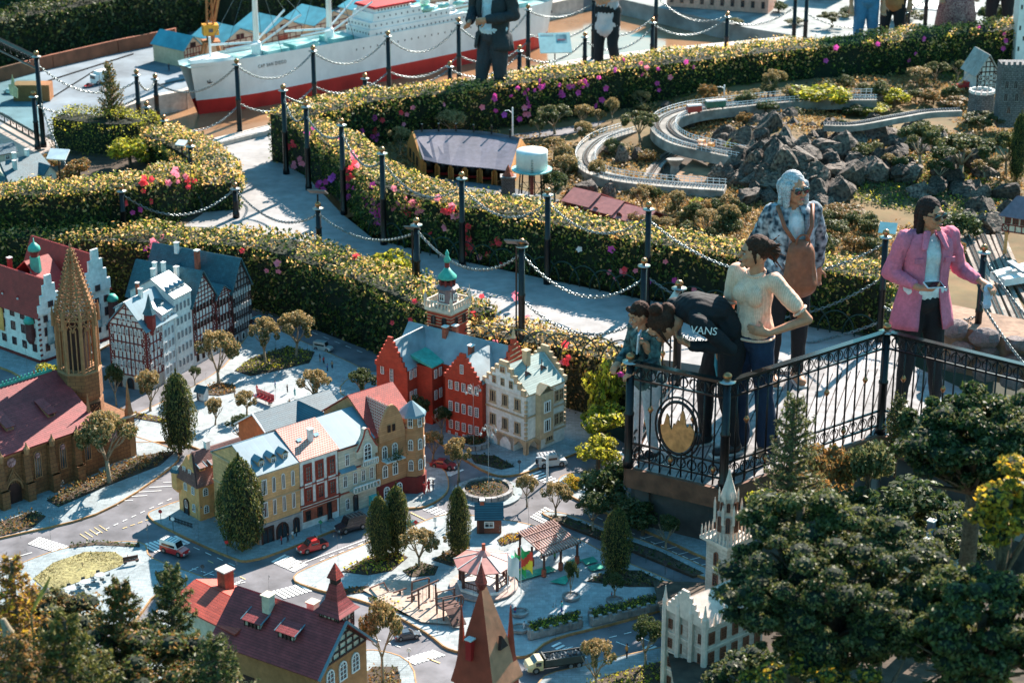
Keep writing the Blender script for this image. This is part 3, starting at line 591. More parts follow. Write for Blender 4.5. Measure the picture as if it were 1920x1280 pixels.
TEAL=mat('slate_teal', (.035, .12, .15), .6, .2, 30, .2, brick=(1, .02, .014, (.02, .07, .09), .0012));TEALL=mat('zinc_roof', (.14, .24, .29), .45, .12, 10, .1, brick=(1, .045, .6, (.12, .20, .23), .002))
RTILE=mat('red_tile', (.52, .06, .04), .65, .2, 30, .5, brick=(1, .018, .016, (.20, .03, .025), .0016));MTILE=mat('maroon_tile', (.34, .050, .050), .6, .18, 30, .5, brick=(1, .9, .016, (.15, .025, .025), .0016))
PANT=mat('pantile', (.50, .13, .085), .6, .15, 30, .5, brick=(1, .02, .018, (.80, .60, .50), .0016));BROOF=mat('brown_roof', (.24, .10, .08), .6, .2, 30, .4, brick=(1, .03, .016, (.13, .06, .05), .0014))
COPP=mat('copper_green', (.05, .36, .28), .5, .15, 30);DOORM=mat('door_brown', (.06, .022, .016), .5, .2, 40);DGR=mat('grey_render', (.20, .17, .20), .8, .1, 30)
LWOOD=mat('light_frame', (.75, .73, .70), .5, .05, 30);BRIK=mat('chimney_brick', (.36, .09, .05), .9, .2, 60, .3)
WM={}
def WIn(par, x, y, z, w, h, face='R', style='cross', fm=None, arch=False, bay=False):
 """window frame (part) with its glass (sub-part); (x, y, z) = bottom centre on the wall plane"""
 fm=fm or LWOOD;key=(round(w, 3), round(h, 3), style, fm.name, arch)
 if key not in WM:
  b=MB();t=max(.0028, w*.11);d=.007;n=6
  if arch:
   out=[(-w/2, 0), (w/2, 0), (w/2, h-w/2)]+[(cos(pi*i/n)*w/2, h-w/2+sin(pi*i/n)*w/2)for i in range(1, n)]+[(-w/2, h-w/2)]
  else:out=[(-w/2, 0), (w/2, 0), (w/2, h), (-w/2, h)]
  cx, cz=0, h/2;inn=[(px*(1-2*t/w), cz+(pz-cz)*(1-2*t/h))for px, pz in out]
  for i in range(len(out)):
   j=(i+1)%len(out);o1, o2, i1, i2=out[i], out[j], inn[i], inn[j]
   b.hexa([(o1[0], 0, o1[1]), (o2[0], 0, o2[1]), (o2[0], -d, o2[1]), (o1[0], -d, o1[1])], [(i1[0], 0, i1[1]), (i2[0], 0, i2[1]), (i2[0], -d, i2[1]), (i1[0], -d, i1[1])])
  m=t*.6
  if 'cross' in style or 'vert' in style or 'multi' in style:b.box(-m/2, m/2, -d*.8, 0, t, h-t)
  if 'cross' in style:b.box(-w/2+t, w/2-t, -d*.75, 0, h*.62, h*.62+m)
  if 'multi' in style:
   for zz in(.27, .5, .73):b.box(-w/2+t, w/2-t, -d*.75, 0, h*zz, h*zz+m*.8)
  if 'two' in style:
   for s_ in(-1, 1):b.box(s_*w*.18-m/2, s_*w*.18+m/2, -d*.8, 0, t, h-t)
  if 'sill' in style:b.box(-w*.6, w*.6, -d*1.6, 0, -t, 0)
  g=MB();g.quad(*[(px, -d*.35, pz)for px, pz in inn]);WM[key]=(b.mesh('window', fm), g.mesh('pane', GLASS))
 a, g=WM[key];o=obj('window', a, par, (x, y, z), 0 if face=='R' else-pi/2 if face=='L' else face)
 obj('pane', g, o);return o
def wrow(par, us, z, w, h, face='R', plane=0., **k):
 for u in us:
  if face=='R':WIn(par, u, plane-.0005, z, w, h, 'R', **k)
  else:WIn(par, plane-.0005, u, z, w, h, 'L', **k)
def lin(a, b, n):return[a+(b-a)*(i+.5)/n for i in range(n)]
def band(par, W, D, z, h=.008, d=.006, m=None, name='cornice', x0=0, y0=0):
 b=MB();b.box(x0-d, x0+W+d, y0-d, y0+.004, z, z+h);b.box(x0-d, x0+.004, y0+.004, y0+D+d, z, z+h);return b.bd(name, m or TRIMB, par)
def GRo(par, x0, x1, y0, y1, ez, rz, axis='x', m=TEAL, ov=.012, th=.008, name='roof', hip0=0, hip1=0):
 """two roof slabs; ridge along axis; hip insets at both ends"""
 b=MB();N=Vector
 if axis=='x':
  ym=(y0+y1)/2;sl=(rz-ez)/(ym-y0);a0, a1=x0-ov, x1+ov;lo=ez-sl*ov
  L=[N((a0, y0-ov, lo)), N((a1, y0-ov, lo)), N((a1-hip1, ym, rz)), N((a0+hip0, ym, rz))]
  R_=[N((a1, y1+ov, lo)), N((a0, y1+ov, lo)), N((a0+hip0, ym, rz)), N((a1-hip1, ym, rz))]
  H=[([N((a0, y1+ov, lo)), N((a0, y0-ov, lo)), N((a0+hip0, ym, rz))], hip0), ([N((a1, y0-ov, lo)), N((a1, y1+ov, lo)), N((a1-hip1, ym, rz))], hip1)]
 else:
  xm=(x0+x1)/2;sl=(rz-ez)/(xm-x0);a0, a1=y0-ov, y1+ov;lo=ez-sl*ov
  L=[N((x0-ov, a1, lo)), N((x0-ov, a0, lo)), N((xm, a0+hip0, rz)), N((xm, a1-hip1, rz))]
  R_=[N((x1+ov, a0, lo)), N((x1+ov, a1, lo)), N((xm, a1-hip1, rz)), N((xm, a0+hip0, rz))]
  H=[([N((x0-ov, a0, lo)), N((x1+ov, a0, lo)), N((xm, a0+hip0, rz))], hip0), ([N((x1+ov, a1, lo)), N((x0-ov, a1, lo)), N((xm, a1-hip1, rz))], hip1)]
 for q in[L, R_]+[h for h, k in H if k]:
  n=(q[1]-q[0]).cross(q[2]-q[0]).normalized();
  if n.z<0:q.reverse();n=-n
  e=(q[1]-q[0]).normalized();f=n.cross(e);up=[p+n*th for p in q];st=len(b.v)
  b.v+=[tuple(p)for p in up]+[tuple(p)for p in q];k=len(q)
  b.face([st+i for i in range(k)], [((p-up[0]).dot(e), (p-up[0]).dot(f))for p in up]);b.face([st+k+i for i in range(k)][::-1])
  for i in range(k):j=(i+1)%k;b.face((st+i, st+k+i, st+k+j, st+j))
 return b.bd(name, m, par)
def GBo(par, x0, x1, y0, y1, z0, ez, rz, axis='x', m=CREAM, name='wall', dz=.004):
 b=MB()
 if axis=='x':
  b.extr([(x0, y0, z0), (x0, y0, ez), (x0, (y0+y1)/2, rz-dz), (x0, y1, ez), (x0, y1, z0)], (x1-x0, 0, 0))
 else:b.extr([(x0, y0, z0), (x1, y0, z0), (x1, y0, ez), ((x0+x1)/2, y0, rz-dz), (x0, y0, ez)], (0, y1-y0, 0))
 return b.bd(name, m, par)
def SGa(par, plane, a0, a1, ez, rz, steps, m, face='L', th=.02, curve=False, name='stepped_gable', cap=None):
 """parapet gable standing on the wall plane between a0 and a1"""
 mid=(a0+a1)/2;pts=[(a0, ez)]
 for i in range(steps):
  t0, t1=i/steps, (i+1)/steps;x=a0+(mid-a0)*(t0 if not curve else t0**1.1);z=ez+(rz-ez)*t1
  pts+=[(x, z), (a0+(mid-a0)*t1*.97, z)]
 pts+=[(2*mid-x, z)for x, z in pts[::-1]]
 b=MB();q=[((plane, u, z)if face=='L' else(u, plane, z))for u, z in pts]
 b.extr(q, (-th, 0, 0)if face=='L' else(0, -th, 0));return b.bd(name, m, par)
def CHi(par, x, y, z0, h, w=.018, m=BRIK, capm=None):
 o=MB().box(x-w, x+w, y-w, y+w, z0, z0+h).bd('chimney', m, par)
 MB().box(x-w*1.25, x+w*1.25, y-w*1.25, y+w*1.25, z0+h+.0005, z0+h+.008).bd('chimney_cap', capm or WHT, o);return o
def TMb(par, face, plane, a0, a1, z0, z1, nx, nz, m=TIMB, w=.006, brace=True, gable=None, name='timber_frame'):
 b=MB();d=.004
 def bar(u0, zz0, u1, zz1, ww=w):
  p, q=((plane-d/2, u0, zz0), (plane-d/2, u1, zz1))if face=='L' else((u0, plane-d/2, zz0), (u1, plane-d/2, zz1))
  b.bar(p, q, d if face=='R' and abs(u1-u0)<1e-6 else ww, ww)if False else None
  p, q=Vector(p), Vector(q);e=(q-p).normalized();n=Vector((-1, 0, 0))if face=='L' else Vector((0, -1, 0));s_=e.cross(n)*ww/2;nn=n*d*random.uniform(.85, 1.15)
  b.hexa([p-s_, p+s_, p+s_+nn, p-s_+nn], [q-s_, q+s_, q+s_+nn, q-s_+nn])
 def lim(z):
  if not gable:return a0, a1
  ez, rz=gable;t=min(1, max(0, (z-ez)/(rz-ez)));mid=(a0+a1)/2;return a0+(mid-a0)*t, a1-(a1-mid)*t
 for j in range(nz+1):
  z=z0+(z1-z0)*j/nz;l, r=lim(z)
  if r-l>.02:bar(l, z, r, z, w*1.2)
 for j in range(nz):
  za, zb=z0+(z1-z0)*j/nz, z0+(z1-z0)*(j+1)/nz
  for i in range(nx+1):
   u=a0+(a1-a0)*i/nx;l, r=lim(zb)
   if l-1e-6<=u<=r+1e-6:bar(u, za, u, zb)
  if brace:
   for i in((0, nx-1)if nx>2 else range(nx)):
    ua, ub=a0+(a1-a0)*i/nx, a0+(a1-a0)*(i+1)/nx;l, r=lim(zb)
    if l<=ua and ub<=r:bar(ua, za, ub, zb, w*.7);bar(ua, zb, ub, za, w*.7)
 if gable:
  mid=(a0+a1)/2;bar(a0, gable[0], mid, gable[1]);bar(a1, gable[0], mid, gable[1])
 return b.bd(name, m, par)
def DOr(par, x, y, z, w=.04, h=.035, d=.06, m=TEALL, wm=None, ang=0):
 """small gabled dormer whose window looks towards -y (ang turns it)"""
 o=obj('dormer', MB().box(-w/2, w/2, 0, d, 0, h).mesh('dormer', wm or CREAM), par, (x, y, z), ang)
 GRo(o, -w/2, w/2, 0, d, h, h+w*.45, 'y', m, .005, .003, 'dormer_roof');WIn(o, 0, -.0005, h*.15, w*.6, h*.75);return o
def SDo(par, x, y, z, w=.05, h=.03, d=.10, m=MTILE, wm=None, ang=0, edge=None):
 o=obj('dormer', MB().hexa([(-w/2, 0, 0), (w/2, 0, 0), (w/2, d, 0), (-w/2, d, 0)], [(-w/2, 0, h), (w/2, 0, h), (w/2, d, h+d*.35), (-w/2, d, h+d*.35)]).mesh('dormer', wm or SANDP), par, (x, y, z), ang)
 q=[Vector((-w*.65, -.015, h-.003)), Vector((w*.65, -.015, h-.003)), Vector((w*.65, d, h+d*.37)), Vector((-w*.65, d, h+d*.37))];n=(q[1]-q[0]).cross(q[2]-q[0]).normalized()*.005
 b=MB();b.hexa(q, [p+n for p in q]);b.bd('dormer_roof', m, o)
 if edge:
  for s_ in(-1, 1):MB().bar(q[0 if s_<0 else 1]+n, q[3 if s_<0 else 2]+n, .006).bd('barge_board', edge, o)
 MB().quad((-w*.32, -.001, h*.25), (w*.32, -.001, h*.25), (w*.32, -.001, h*.85), (-w*.32, -.001, h*.85)).bd('window', GLASS, o);return o
class House:
 def __init__(s, name, label, cat, A, R, L, z=ZV, group=None):
  s.A=P(*A, z);r=P(*R, z);l=P(*L, z);e=(r-s.A);s.W=e.length;s.a=atan2(e.y, e.x);n=Vector((-sin(s.a), cos(s.a), 0));s.D=abs((l-s.A).dot(n))
  s.o=THg(name, label, cat, s.A, s.a, group);s.e=e.normalized();s.n=n
 def h(s, py, u=0, v=0):
  return ZT(s.A+s.e*u+s.n*v, py)-s.A.z
 def u_of(s, px, py=None, v=0):
  lo, hi=-1., 4.
  for _ in range(40):
   m=(lo+hi)/2;p=s.A+s.e*m+s.n*v;d=p.y*cos(TH)-(p.z-HC)*sin(TH);x=960+FPX*p.x/d
   lo, hi=(m, hi)if x<px else(lo, m)
  return lo
H=House('white_town_hall', 'white town hall with red roofs and a green domed cupola at the far left', 'town hall', (78, 682), (212, 634), (-62, 650), ZV+.006)
o, Wd, D=H.o, H.W, H.D;RR=mat('red_flat_tile', (.40, .035, .028), .6, .12, 20, .2, brick=(1, .018, .014, (.26, .025, .02), .001));e1=H.h(592);r1=H.h(528, .1*Wd)
w1=Wd*.32;GBo(o, 0, w1, 0, D, 0, e1, e1, 'x', WHT);GRo(o, 0, w1, 0, D, e1, r1, 'y', RR, hip1=.0);GBo(o, 0, w1, .002, D, e1, e1, r1, 'y', WHT, 'gable_wall')
GBo(o, w1, Wd, .06, D, 0, e1*1.02, e1*1.02, 'x', WHT);r2=H.h(478, Wd*.8);w2=Wd*.62
GRo(o, w1+.002, w2, .06, D, e1*1.02, r2*.93, 'x', RR);GBo(o, w2, Wd, 0, D, 0, e1*1.1, e1*1.1, 'x', WHT, 'wing');GRo(o, w2, Wd, 0, D, e1*1.1, r2, 'y', RR);GBo(o, w2, Wd, .002, D, e1*1.1, e1*1.1, r2, 'y', WHT, 'gable_wall')
for a, b_, ez, rz in((0, w1, e1, r1+.05), (w2, Wd, e1*1.1, r2+.05)):
 SGa(o, 0, a, b_, ez, rz, 4, WHT, 'R', .02)
qb=MB()
for u in(.008, w1-.008, w2+.008, Wd-.008):
 for k in range(9):qb.box(u-.012, u+.012, -.006, .001, .02+k*e1/9.4, .02+k*e1/9.4+.016)
qb.bd('quoins', TIMB, o, kind='stuff')
WF=mat('maroon_frame', (.10, .03, .03), .6, .2, 30)
for z, hh in((.10, .07), (.24, .08), (.37, .06)):
 wrow(o, lin(.0, D, 6), z*e1/.45, .05, hh*e1/.45, 'L', fm=WF, style='cross');wrow(o, lin(w2, Wd, 3), z*e1/.45, .04, hh*e1/.45, 'R', fm=WF, style='cross');wrow(o, lin(0.03, w1-.03, 2), z*e1/.45, .04, hh*e1/.45, 'R', fm=WF, style='cross')
wrow(o, [w1/2, (w2+Wd)/2], e1*1.12, .05, .05, 'R', plane=-.021, fm=WF)
BAN=[mat('banner_orange', (.62, .30, .08), .8, .4, 9), mat('banner_teal', (.05, .25, .28), .8, .6, 12, col2=(.5, .6, .6))]
for v, k, zz in((D*.60, 0, .18), ):MB().box(-.012, -.009, v-.03, v+.03, zz, zz+.2).bd('banner', BAN[0], o)
for u in(w1*.45, (w2+Wd)/2):MB().box(u-.03, u+.03, -.012, -.009, .14, .34).bd('banner', BAN[1], o)
base=MB();base.box(-.012, Wd+.01, -.012, D, 0, .028);base.bd('plinth', TIMB, o)
for(x, y)in((-.01, D*.12), (Wd+.01, -.01), (-.01, D*.9)):
 t=obj('oriel', MB().lt([(.02, -.10), (.045, -.06), (.045, .08)], 6, (x, y, e1*.62)).mesh('oriel', WF), o)
 MB().lt([(.052, .08), (.05, .105), (.03, .13), (.004, .135)], 8, (x, y, e1*.62)).bd('dome', COPP, t, True)
cup=(w2*.62, D*.45);cz=r2*.86
MB().lt([(.05, -.04), (.042, .10)], 8, (*cup, cz)).bd('cupola_base', COPP, o);MB().lt([(.034, .10), (.034, .15)], 8, (*cup, cz)).bd('cupola_lantern', TIMB, o);MB().lt([(.05, .15), (.052, .165), (.045, .19), (.02, .215), (.005, .225), (.003, .26)], 10, (*cup, cz)).bd('cupola_dome', COPP, o, True)
for v in(D*.35, D*.6):DOr(o, w1*.12, v, e1+.055, .03, .03, .04, RR, WHT, -pi/2)
CHi(o, w1, D*.8, r1*.9, .09, .016, TIMB)
H=House('sandstone_church', 'brown sandstone church with maroon roof and pierced openwork spire at the left', 'church', (-150, 1008), (186, 888), (-330, 900))
o, Wd=H.o, H.W;D=.95;ez=H.h(790, Wd);rz=ez+.62*ZT(H.A+H.e*Wd+H.n*D/2, 700)/max(.01, 1)if False else H.h(704, Wd*.93, D/2)
GBo(o, 0, Wd, 0, D, 0, ez, rz, 'x', SAND);GRo(o, 0, Wd-.02, 0, D, ez, rz, 'x', MTILE, .035, .014)
cr=MB();cr.box(0, Wd-.02, D/2-.004, D/2+.004, rz+.008, rz+.03)
for k in range(46):cr.box(k*Wd/47, k*Wd/47+.010, D/2-.004, D/2+.004, rz+.03, rz+.05)
cr.bd('ridge_cresting', COPP, o)
for k in range(7):
 u=Wd*(k+.5)/7+.02;bt=MB();u0=Wd*k/7+.02
 bt.box(u0-.03, u0+.03, -.07, -.001, 0, ez*.36);bt.hexa([(u0-.028, -.05, ez*.361), (u0+.028, -.05, ez*.361), (u0+.028, -.001, ez*.361), (u0-.028, -.001, ez*.361)], [(u0-.022, -.03, ez*.9), (u0+.022, -.03, ez*.9), (u0+.022, -.001, ez*.9), (u0-.022, -.001, ez*.9)]);bt.box(u0-.035, u0+.035, -.075, -.001, ez*.345, ez*.36);bt.bd('buttress', SAND, o)
 MB().lt([(.02, 0), (.024, .04), (.01, .06), (.002, .09)], 6, (u0, -.04, ez*.88)).bd('finial', SANDP, o)
 if k in(3, 5)and k==3:
  dr=MB();dr.prism([(u-.05, -.012), (u+.05, -.012), (u+.05, -.001), (u-.05, -.001)], 0, ez*.02);n=8
  pts=[(u-.055, -.010, .01), (u+.055, -.010, .01), (u+.055, -.010, ez*.26)]+[(u+.055*(1-2*t), -.010, ez*.26+.07*sin(pi*t)*(1 if True else 0))for t in[i/n for i in range(1, n)]]+[(u-.055, -.010, ez*.26)]
  dr.extr(pts, (0, .009, 0));dr.bd('door', DOORM, o)
  b=MB();b.tube([(u+.066*cos(t), -.014, ez*.26+.085*sin(t))for t in[pi*i/10 for i in range(11)]], .008, 5)
  for q in range(-3, 4):b.tube([(u+q*.018, -.014, ez*.40), (u+q*.010, -.014, ez*.62-abs(q)*.02)], .004, 4)
  b.tube([(u-.08, -.014, ez*.34), (u, -.014, ez*.66), (u+.08, -.014, ez*.34)], .006, 4);b.bd('tracery', SANDP, o)
  MB().lt([(.036, 0), (.036, .006)], 12).bd('rose_window', mat('stained_glass', (.35, .12, .10), .3, .6, 60, col2=(.55, .3, .3)), o, loc=(u, 0, ez*.78)).rotation_euler=(pi/2, 0, 0)
 else:
  wrow(o, [u], ez*.33, .062, ez*.50, 'R', fm=SANDP, style='two', arch=True)
  ro=MB().lt([(.020, 0), (.020, .006)], 10).bd('rose_window', mat('stained_glass', (.35, .12, .10), .3, .6, 60, col2=(.55, .3, .3)), o, loc=(u, -.006, ez*.33+ez*.50-.032));ro.rotation_euler=(pi/2, 0, 0)
dt=MB()
for k in range(60):dt.box(Wd*k/60, Wd*k/60+.010, -.008, 0, ez-.03, ez-.012)
dt.box(0, Wd, -.006, .001, ez-.045, ez-.034);dt.bd('corbel_table', SANDP, o)
for k in range(4):
 u=Wd*(.93-.235*(k+.5));SDo(o, u, D*.135, ez+(rz-ez)*.27+.01, .06, .035, .15, MTILE, SANDP)
tw=.40;tx0=Wd-.03;cx, cy=tx0+.10, D*.46;tz=H.h(783, tx0+tw, 0)
MB().box(tx0, tx0+tw, D*.5-.42, D*.5+.3, 0, tz).bd('tower_base', SAND, o);band(o, tw, .72, tz, .014, .012, mat('pale_ledge', (.5, .40, .30), .8, .1, 20), 'ledge', tx0, D*.5-.42)
for k, (x, y)in enumerate(((tx0+.03, D*.5-.40), (tx0+tw-.03, D*.5-.40), (tx0+tw-.03, D*.5+.27), (tx0+.03, D*.5+.27))):
 MB().lt([(.032, -tz), (.032, .02), (.022, .06), (.002, .26)], 4, (x, y, tz+.012), rot=pi/4).bd('pinnacle', SANDP, o)
ro=MB().lt([(.05, 0), (.05, .006)], 14).bd('rose_window', MT['stained_glass'], o, loc=(tx0+tw*.5, D*.5-.421, tz*.72));ro.rotation_euler=(pi/2, 0, 0)
cx, cy=tx0+tw*.45, D*.5-.10;z1=tz+.014;sp=H.h(745, cx, cy);zA=H.h(690, cx, cy);zB=H.h(590, cx, cy);zT_=H.h(458, cx, cy);R0=.155
MB().lt([(R0*1.02, z1), (R0*1.02, sp), (R0*.95, sp+.02), (R0*1.03, sp+.03), (R0*1.03, zA)], 8, (cx, cy, 0), rot=pi/8).bd('tower_octagon', SAND, o)
ck=MB();ck.box(-.05, .05, -.004, 0, -.05, .05);cko=ck.bd('clock', mat('clock_face', (.03, .018, .012), .4), o, loc=(cx+sin(.5)*0, cy-R0*.96, sp-.05))
hb_=MB().bar((0, -.006, 0), (.03, -.006, .018), .005).bar((0, -.006, 0), (-.02, -.006, -.022), .005)
for k in range(12):a=pi/6*k;hb_.bar((sin(a)*.036, -.006, cos(a)*.036), (sin(a)*.044, -.006, cos(a)*.044), .006)
hb_.bd('clock_hands', SANDP, cko)
col=MB();
for k in range(8):
 a=pi/8+pi/4*k;x, y=cx+cos(a)*R0*.93, cy+sin(a)*R0*.93;col.tube([(x, y, zA), (x, y, zB)], .015, 5)
 a2=a+pi/4;m=lambda t:(cx+(cos(a)*(1-t)+cos(a2)*t)*R0*.93, cy+(sin(a)*(1-t)+sin(a2)*t)*R0*.93)
 for t in(.34, .66):p=m(t);col.tube([(*p, zA), (*p, zB-.07)], .006, 4)
 for t0, t1 in((0, .5), (.5, 1)):col.tube([(*m(t0+(t1-t0)*s_), zB-.09+.05*sin(pi*s_))for s_ in(0, .25, .5, .75, 1)], .007, 4, False)
 col.tube([(*m(0), zB-.04), (*m(.5), zB+.07), (*m(1), zB-.04)], .009, 4, False);p=m(.5);col.tube([(p[0]+.022*cos(t)*-sin(a+pi/8), p[1]+.022*cos(t)*cos(a+pi/8), zB-.02+.022*sin(t))for t in[pi/4*i for i in range(9)]], .005, 4, False)
 x, y=cx+cos(a)*R0*1.06, cy+sin(a)*R0*1.06;col.lt([(.012, zB-.06), (.012, zB+.03), (.002, zB+.09)], 5, (x, y, 0))
col.bd('belfry', SANDP, o);MB().lt([(R0*.5, zA), (R0*.5, zB)], 8, (cx, cy, 0)).bd('belfry_core', TIMBD, o)
MB().lt([(R0*.98, zA-.012), (R0*1.06, zA), (R0*.98, zA+.012)], 8, (cx, cy, 0), rot=pi/8).bd('gallery', SANDP, o)
spb=MB();hs=zT_-zB
for k in range(8):
 a=pi/8+pi/4*k;e0=Vector((cos(a), sin(a), 0));spb.tube([Vector((cx, cy, zB))+e0*R0*.97, Vector((cx, cy, zT_-.03))+e0*.006], [.010, .005], 4)
 a2=a+pi/4;e2=Vector((cos(a2), sin(a2), 0))
 for j in range(17):
  t=j/17;r=R0*.97*(1-t)+.006;t2=(j+1)/17;r2_=R0*.97*(1-t2)+.006;z_=zB+hs*t*.97;z2_=zB+hs*t2*.97;p0, p1, q0, q1=Vector((cx, cy, z_))+e0*r, Vector((cx, cy, z_))+e2*r, Vector((cx, cy, z2_))+e0*r2_, Vector((cx, cy, z2_))+e2*r2_
  spb.bar(p0, p1, .006)
  if j<13:mm=(p0+p1)/2;spb.bar(p0, q1, .0045);spb.bar(p1, q0, .0045)
  spb.ball(p0+e0*.010, .0085, 5, 3)
spb.tube([(cx, cy, zT_-.06), (cx, cy, zT_+.03)], [.009, .002], 5);spb.ball((cx, cy, zT_-.01), .014, 6, 4);spb.bd('spire', SANDP, o)
G_HT='half-timbered row on the old square'
H=House('half_timbered_house', 'red and white half-timbered corner house with a small turret', 'house', (280, 735), (311, 717), (216, 719));o, Wd, D=H.o, H.W, H.D;ez=H.h(618);rz=H.h(566, 0, D/2)
g0=ez*.22;MB().box(.004, Wd, .004, D-.004, 0, g0).bd('stone_ground_floor', WMt('pale_stone', (.42, .38, .33)), o);GBo(o, 0, Wd, 0, D, g0, ez, rz, 'x', WHT);GRo(o, 0, Wd+.16, 0, D, ez, rz, 'x', TEALL, .02)
nf=3;fh=(ez-g0)/nf
TMb(o, 'L', 0, 0, D, g0, ez, 9, 6, TIMB, .008);TMb(o, 'L', 0, 0, D, ez, rz-.01, 8, 4, TIMB, .007, False, (ez, rz-.02));TMb(o, 'R', 0, 0, Wd, g0, ez, 5, 6, TIMB, .008)
for f in range(nf):
 wrow(o, lin(.01, D-.01, 7), g0+fh*(f+.42), .022, fh*.42, 'L', plane=-.004);wrow(o, lin(.01, Wd-.01, 3), g0+fh*(f+.42), .022, fh*.42, 'R', plane=-.004)
wrow(o, lin(D*.3, D*.7, 3), ez+.03, .02, .035, 'L', plane=-.004)
for v in lin(0, D, 3):wrow(o, [v], .0, .06, g0*.8, 'L', plane=0, fm=TIMBD, arch=True, style='x')
t=obj('turret', MB().lt([(.012, -.09), (.045, -.02), (.045, .09)], 6, (Wd*.3, .0, ez+.02)).mesh('turret', TIMB), o);MB().lt([(.055, .09), (.03, .14), (.002, .25)], 6, (Wd*.3, .0, ez+.02)).bd('turret_roof', TEAL, t);MB().box(-.045, .045, -.001, .06, -.03, .02).bd('turret_base', TEAL, t, loc=(Wd*.3, .0, ez+.02))
CHi(o, Wd*.8, D*.45, rz-.03, .08, .014, WHT);DOr(o, Wd*.6, D*.2, ez+.06, .03, .03, .04, TEAL, WHT)
ox=Wd
def rowhouse(key, label, pxr, eaves, ridge, W_m, R_m, gable=None, front=None, depth=None, name='row_house', tm=TIMB, seg_left=None):
 pass
def rh(name, label, A, R, dep, ez_py, rz_py, axis, wm, rm, z=ZV+0.0, cat='house'):
 Hh=House(name, label, cat, A, R, (A[0]-30, A[1]-8), z);Hh.D=dep;Hh.ez=Hh.h(ez_py);Hh.rz=Hh.h(rz_py, Hh.W/2 if axis=='y' else 0, 0 if axis=='y' else dep/2)
 GBo(Hh.o, 0, Hh.W-.004, 0, dep, 0, Hh.ez, Hh.rz, axis, wm);GRo(Hh.o, 0, Hh.W-.004, 0, dep, Hh.ez, Hh.rz, axis, rm, .008 if axis=='x' else.02);return Hh
GREYF=mat('grey_frame', (.35, .38, .40), .6)
H=rh('town_house', 'narrow pale town house with teal mansard beside the turreted corner house', (311, 719), (334, 703), .42, 590, 556, 'x', WMt('pale_blue_render', (.62, .64, .63)), TEALL)
for f in range(5):wrow(H.o, lin(.01, H.W-.02, 3), H.ez*(.12+f*.18), .02, .06, 'R', fm=GREYF)
DOr(H.o, H.W*.5, .05, H.ez+.02, .06, .04, .06, TEAL, WHT);CHi(H.o, H.W*.4, .25, H.rz-.02, .1, .012, BRIK)
H=rh('town_house', 'wide white five-storey town house with many dormers and a zinc roof', (334, 704), (366, 686), .42, 560, 524, 'x', WHT, TEALL)
for f in range(5):wrow(H.o, lin(.01, H.W-.02, 4), H.ez*(.10+f*.18), .02, .06, 'R', fm=GREYF)
for u in lin(0, H.W, 4):DOr(H.o, u, .05, H.ez+.03, .03, .03, .05, TEALL, WHT)
CHi(H.o, H.W*.2, .22, H.rz-.02, .09, .014, WHT);CHi(H.o, H.W*.8, .22, H.rz-.02, .1, .014, WHT)
H=rh('half_timbered_house', 'tall dark brown half-timbered gable with a big teal roof, left of the smallest gable', (366, 686), (408, 662), .62, 572, 508, 'y', WHT, TEAL);g0=H.ez*.18;H.D=.62
TMb(H.o, 'R', 0, 0, H.W-.004, g0, H.ez, 7, 6, TIMB, .007);TMb(H.o, 'R', 0, 0, H.W-.004, H.ez, H.rz-.02, 7, 6, TIMB, .006, True, (H.ez, H.rz-.02))
for f in range(3):wrow(H.o, lin(.0, H.W, 7), g0+(H.ez-g0)*(f+.45)/3, .018, .05, 'R', plane=-.004, fm=TIMBD)
wrow(H.o, lin(0, H.W, 4), .03, .03, g0*.6, 'R', fm=TIMBD);CHi(H.o, H.W*.25, .4, H.rz-.10, .13, .014, WHT);CHi(H.o, H.W*.3, .2, H.rz-.10, .12, .016, WHT)
H=rh('half_timbered_house', 'small half-timbered house with the lowest gable of the teal-roofed row', (409, 661), (438, 645), .55, 560, 535, 'y', WHT, TEAL);g0=H.ez*.12
TMb(H.o, 'R', 0, 0, H.W-.004, g0, H.ez, 5, 5, TIMB, .007);TMb(H.o, 'R', 0, 0, H.W-.004, H.ez, H.rz-.02, 5, 3, TIMB, .006, True, (H.ez, H.rz-.02))
for f in range(3):wrow(H.o, lin(.0, H.W, 5), g0+(H.ez-g0)*(f+.4)/3, .018, .055, 'R', plane=-.004, fm=TIMBD)
H=rh('half_timbered_house', 'largest dark half-timbered house of the row with red chimney and teal roof', (439, 645), (473, 626), .85, 545, 484, 'y', mat('dark_infill', (.30, .27, .26), .8), TEAL);g0=H.ez*.18
TMb(H.o, 'R', 0, 0, H.W-.004, g0, H.ez, 8, 6, TIMBD, .008);TMb(H.o, 'R', 0, 0, H.W-.004, H.ez, H.rz-.02, 6, 4, TIMBD, .010, False, (H.ez, H.rz-.02))
for f in range(3):wrow(H.o, lin(.0, H.W, 7), g0+(H.ez-g0)*(f+.45)/3, .018, .045, 'R', plane=-.004, fm=WHT)
for u in lin(0, H.W, 3):wrow(H.o, [u], 0, .045, g0*.8, 'R', fm=WHT, arch=True, style='x')
CHi(H.o, H.W*.12, .35, H.rz-.12, .16, .018, BRIK);CHi(H.o, H.W*.35, .6, H.rz-.04, .09, .016, WHT);DOr(H.o, .02, .55, H.ez+.08, .04, .04, .05, TEAL, WHT, -pi/2)
H=House('brick_town_hall', 'red brick town hall with stepped gables and a tall clock tower', 'town hall', (905, 832), (960, 800), (845, 808));o=H.o;GR=mat('zinc_grey_roof', (.22, .28, .30), .5, .25, 8, .1)
w2=(P(845, 808, ZV)-H.A).dot(H.n);ez=H.h(722);rz=H.h(672, 0, w2/2)
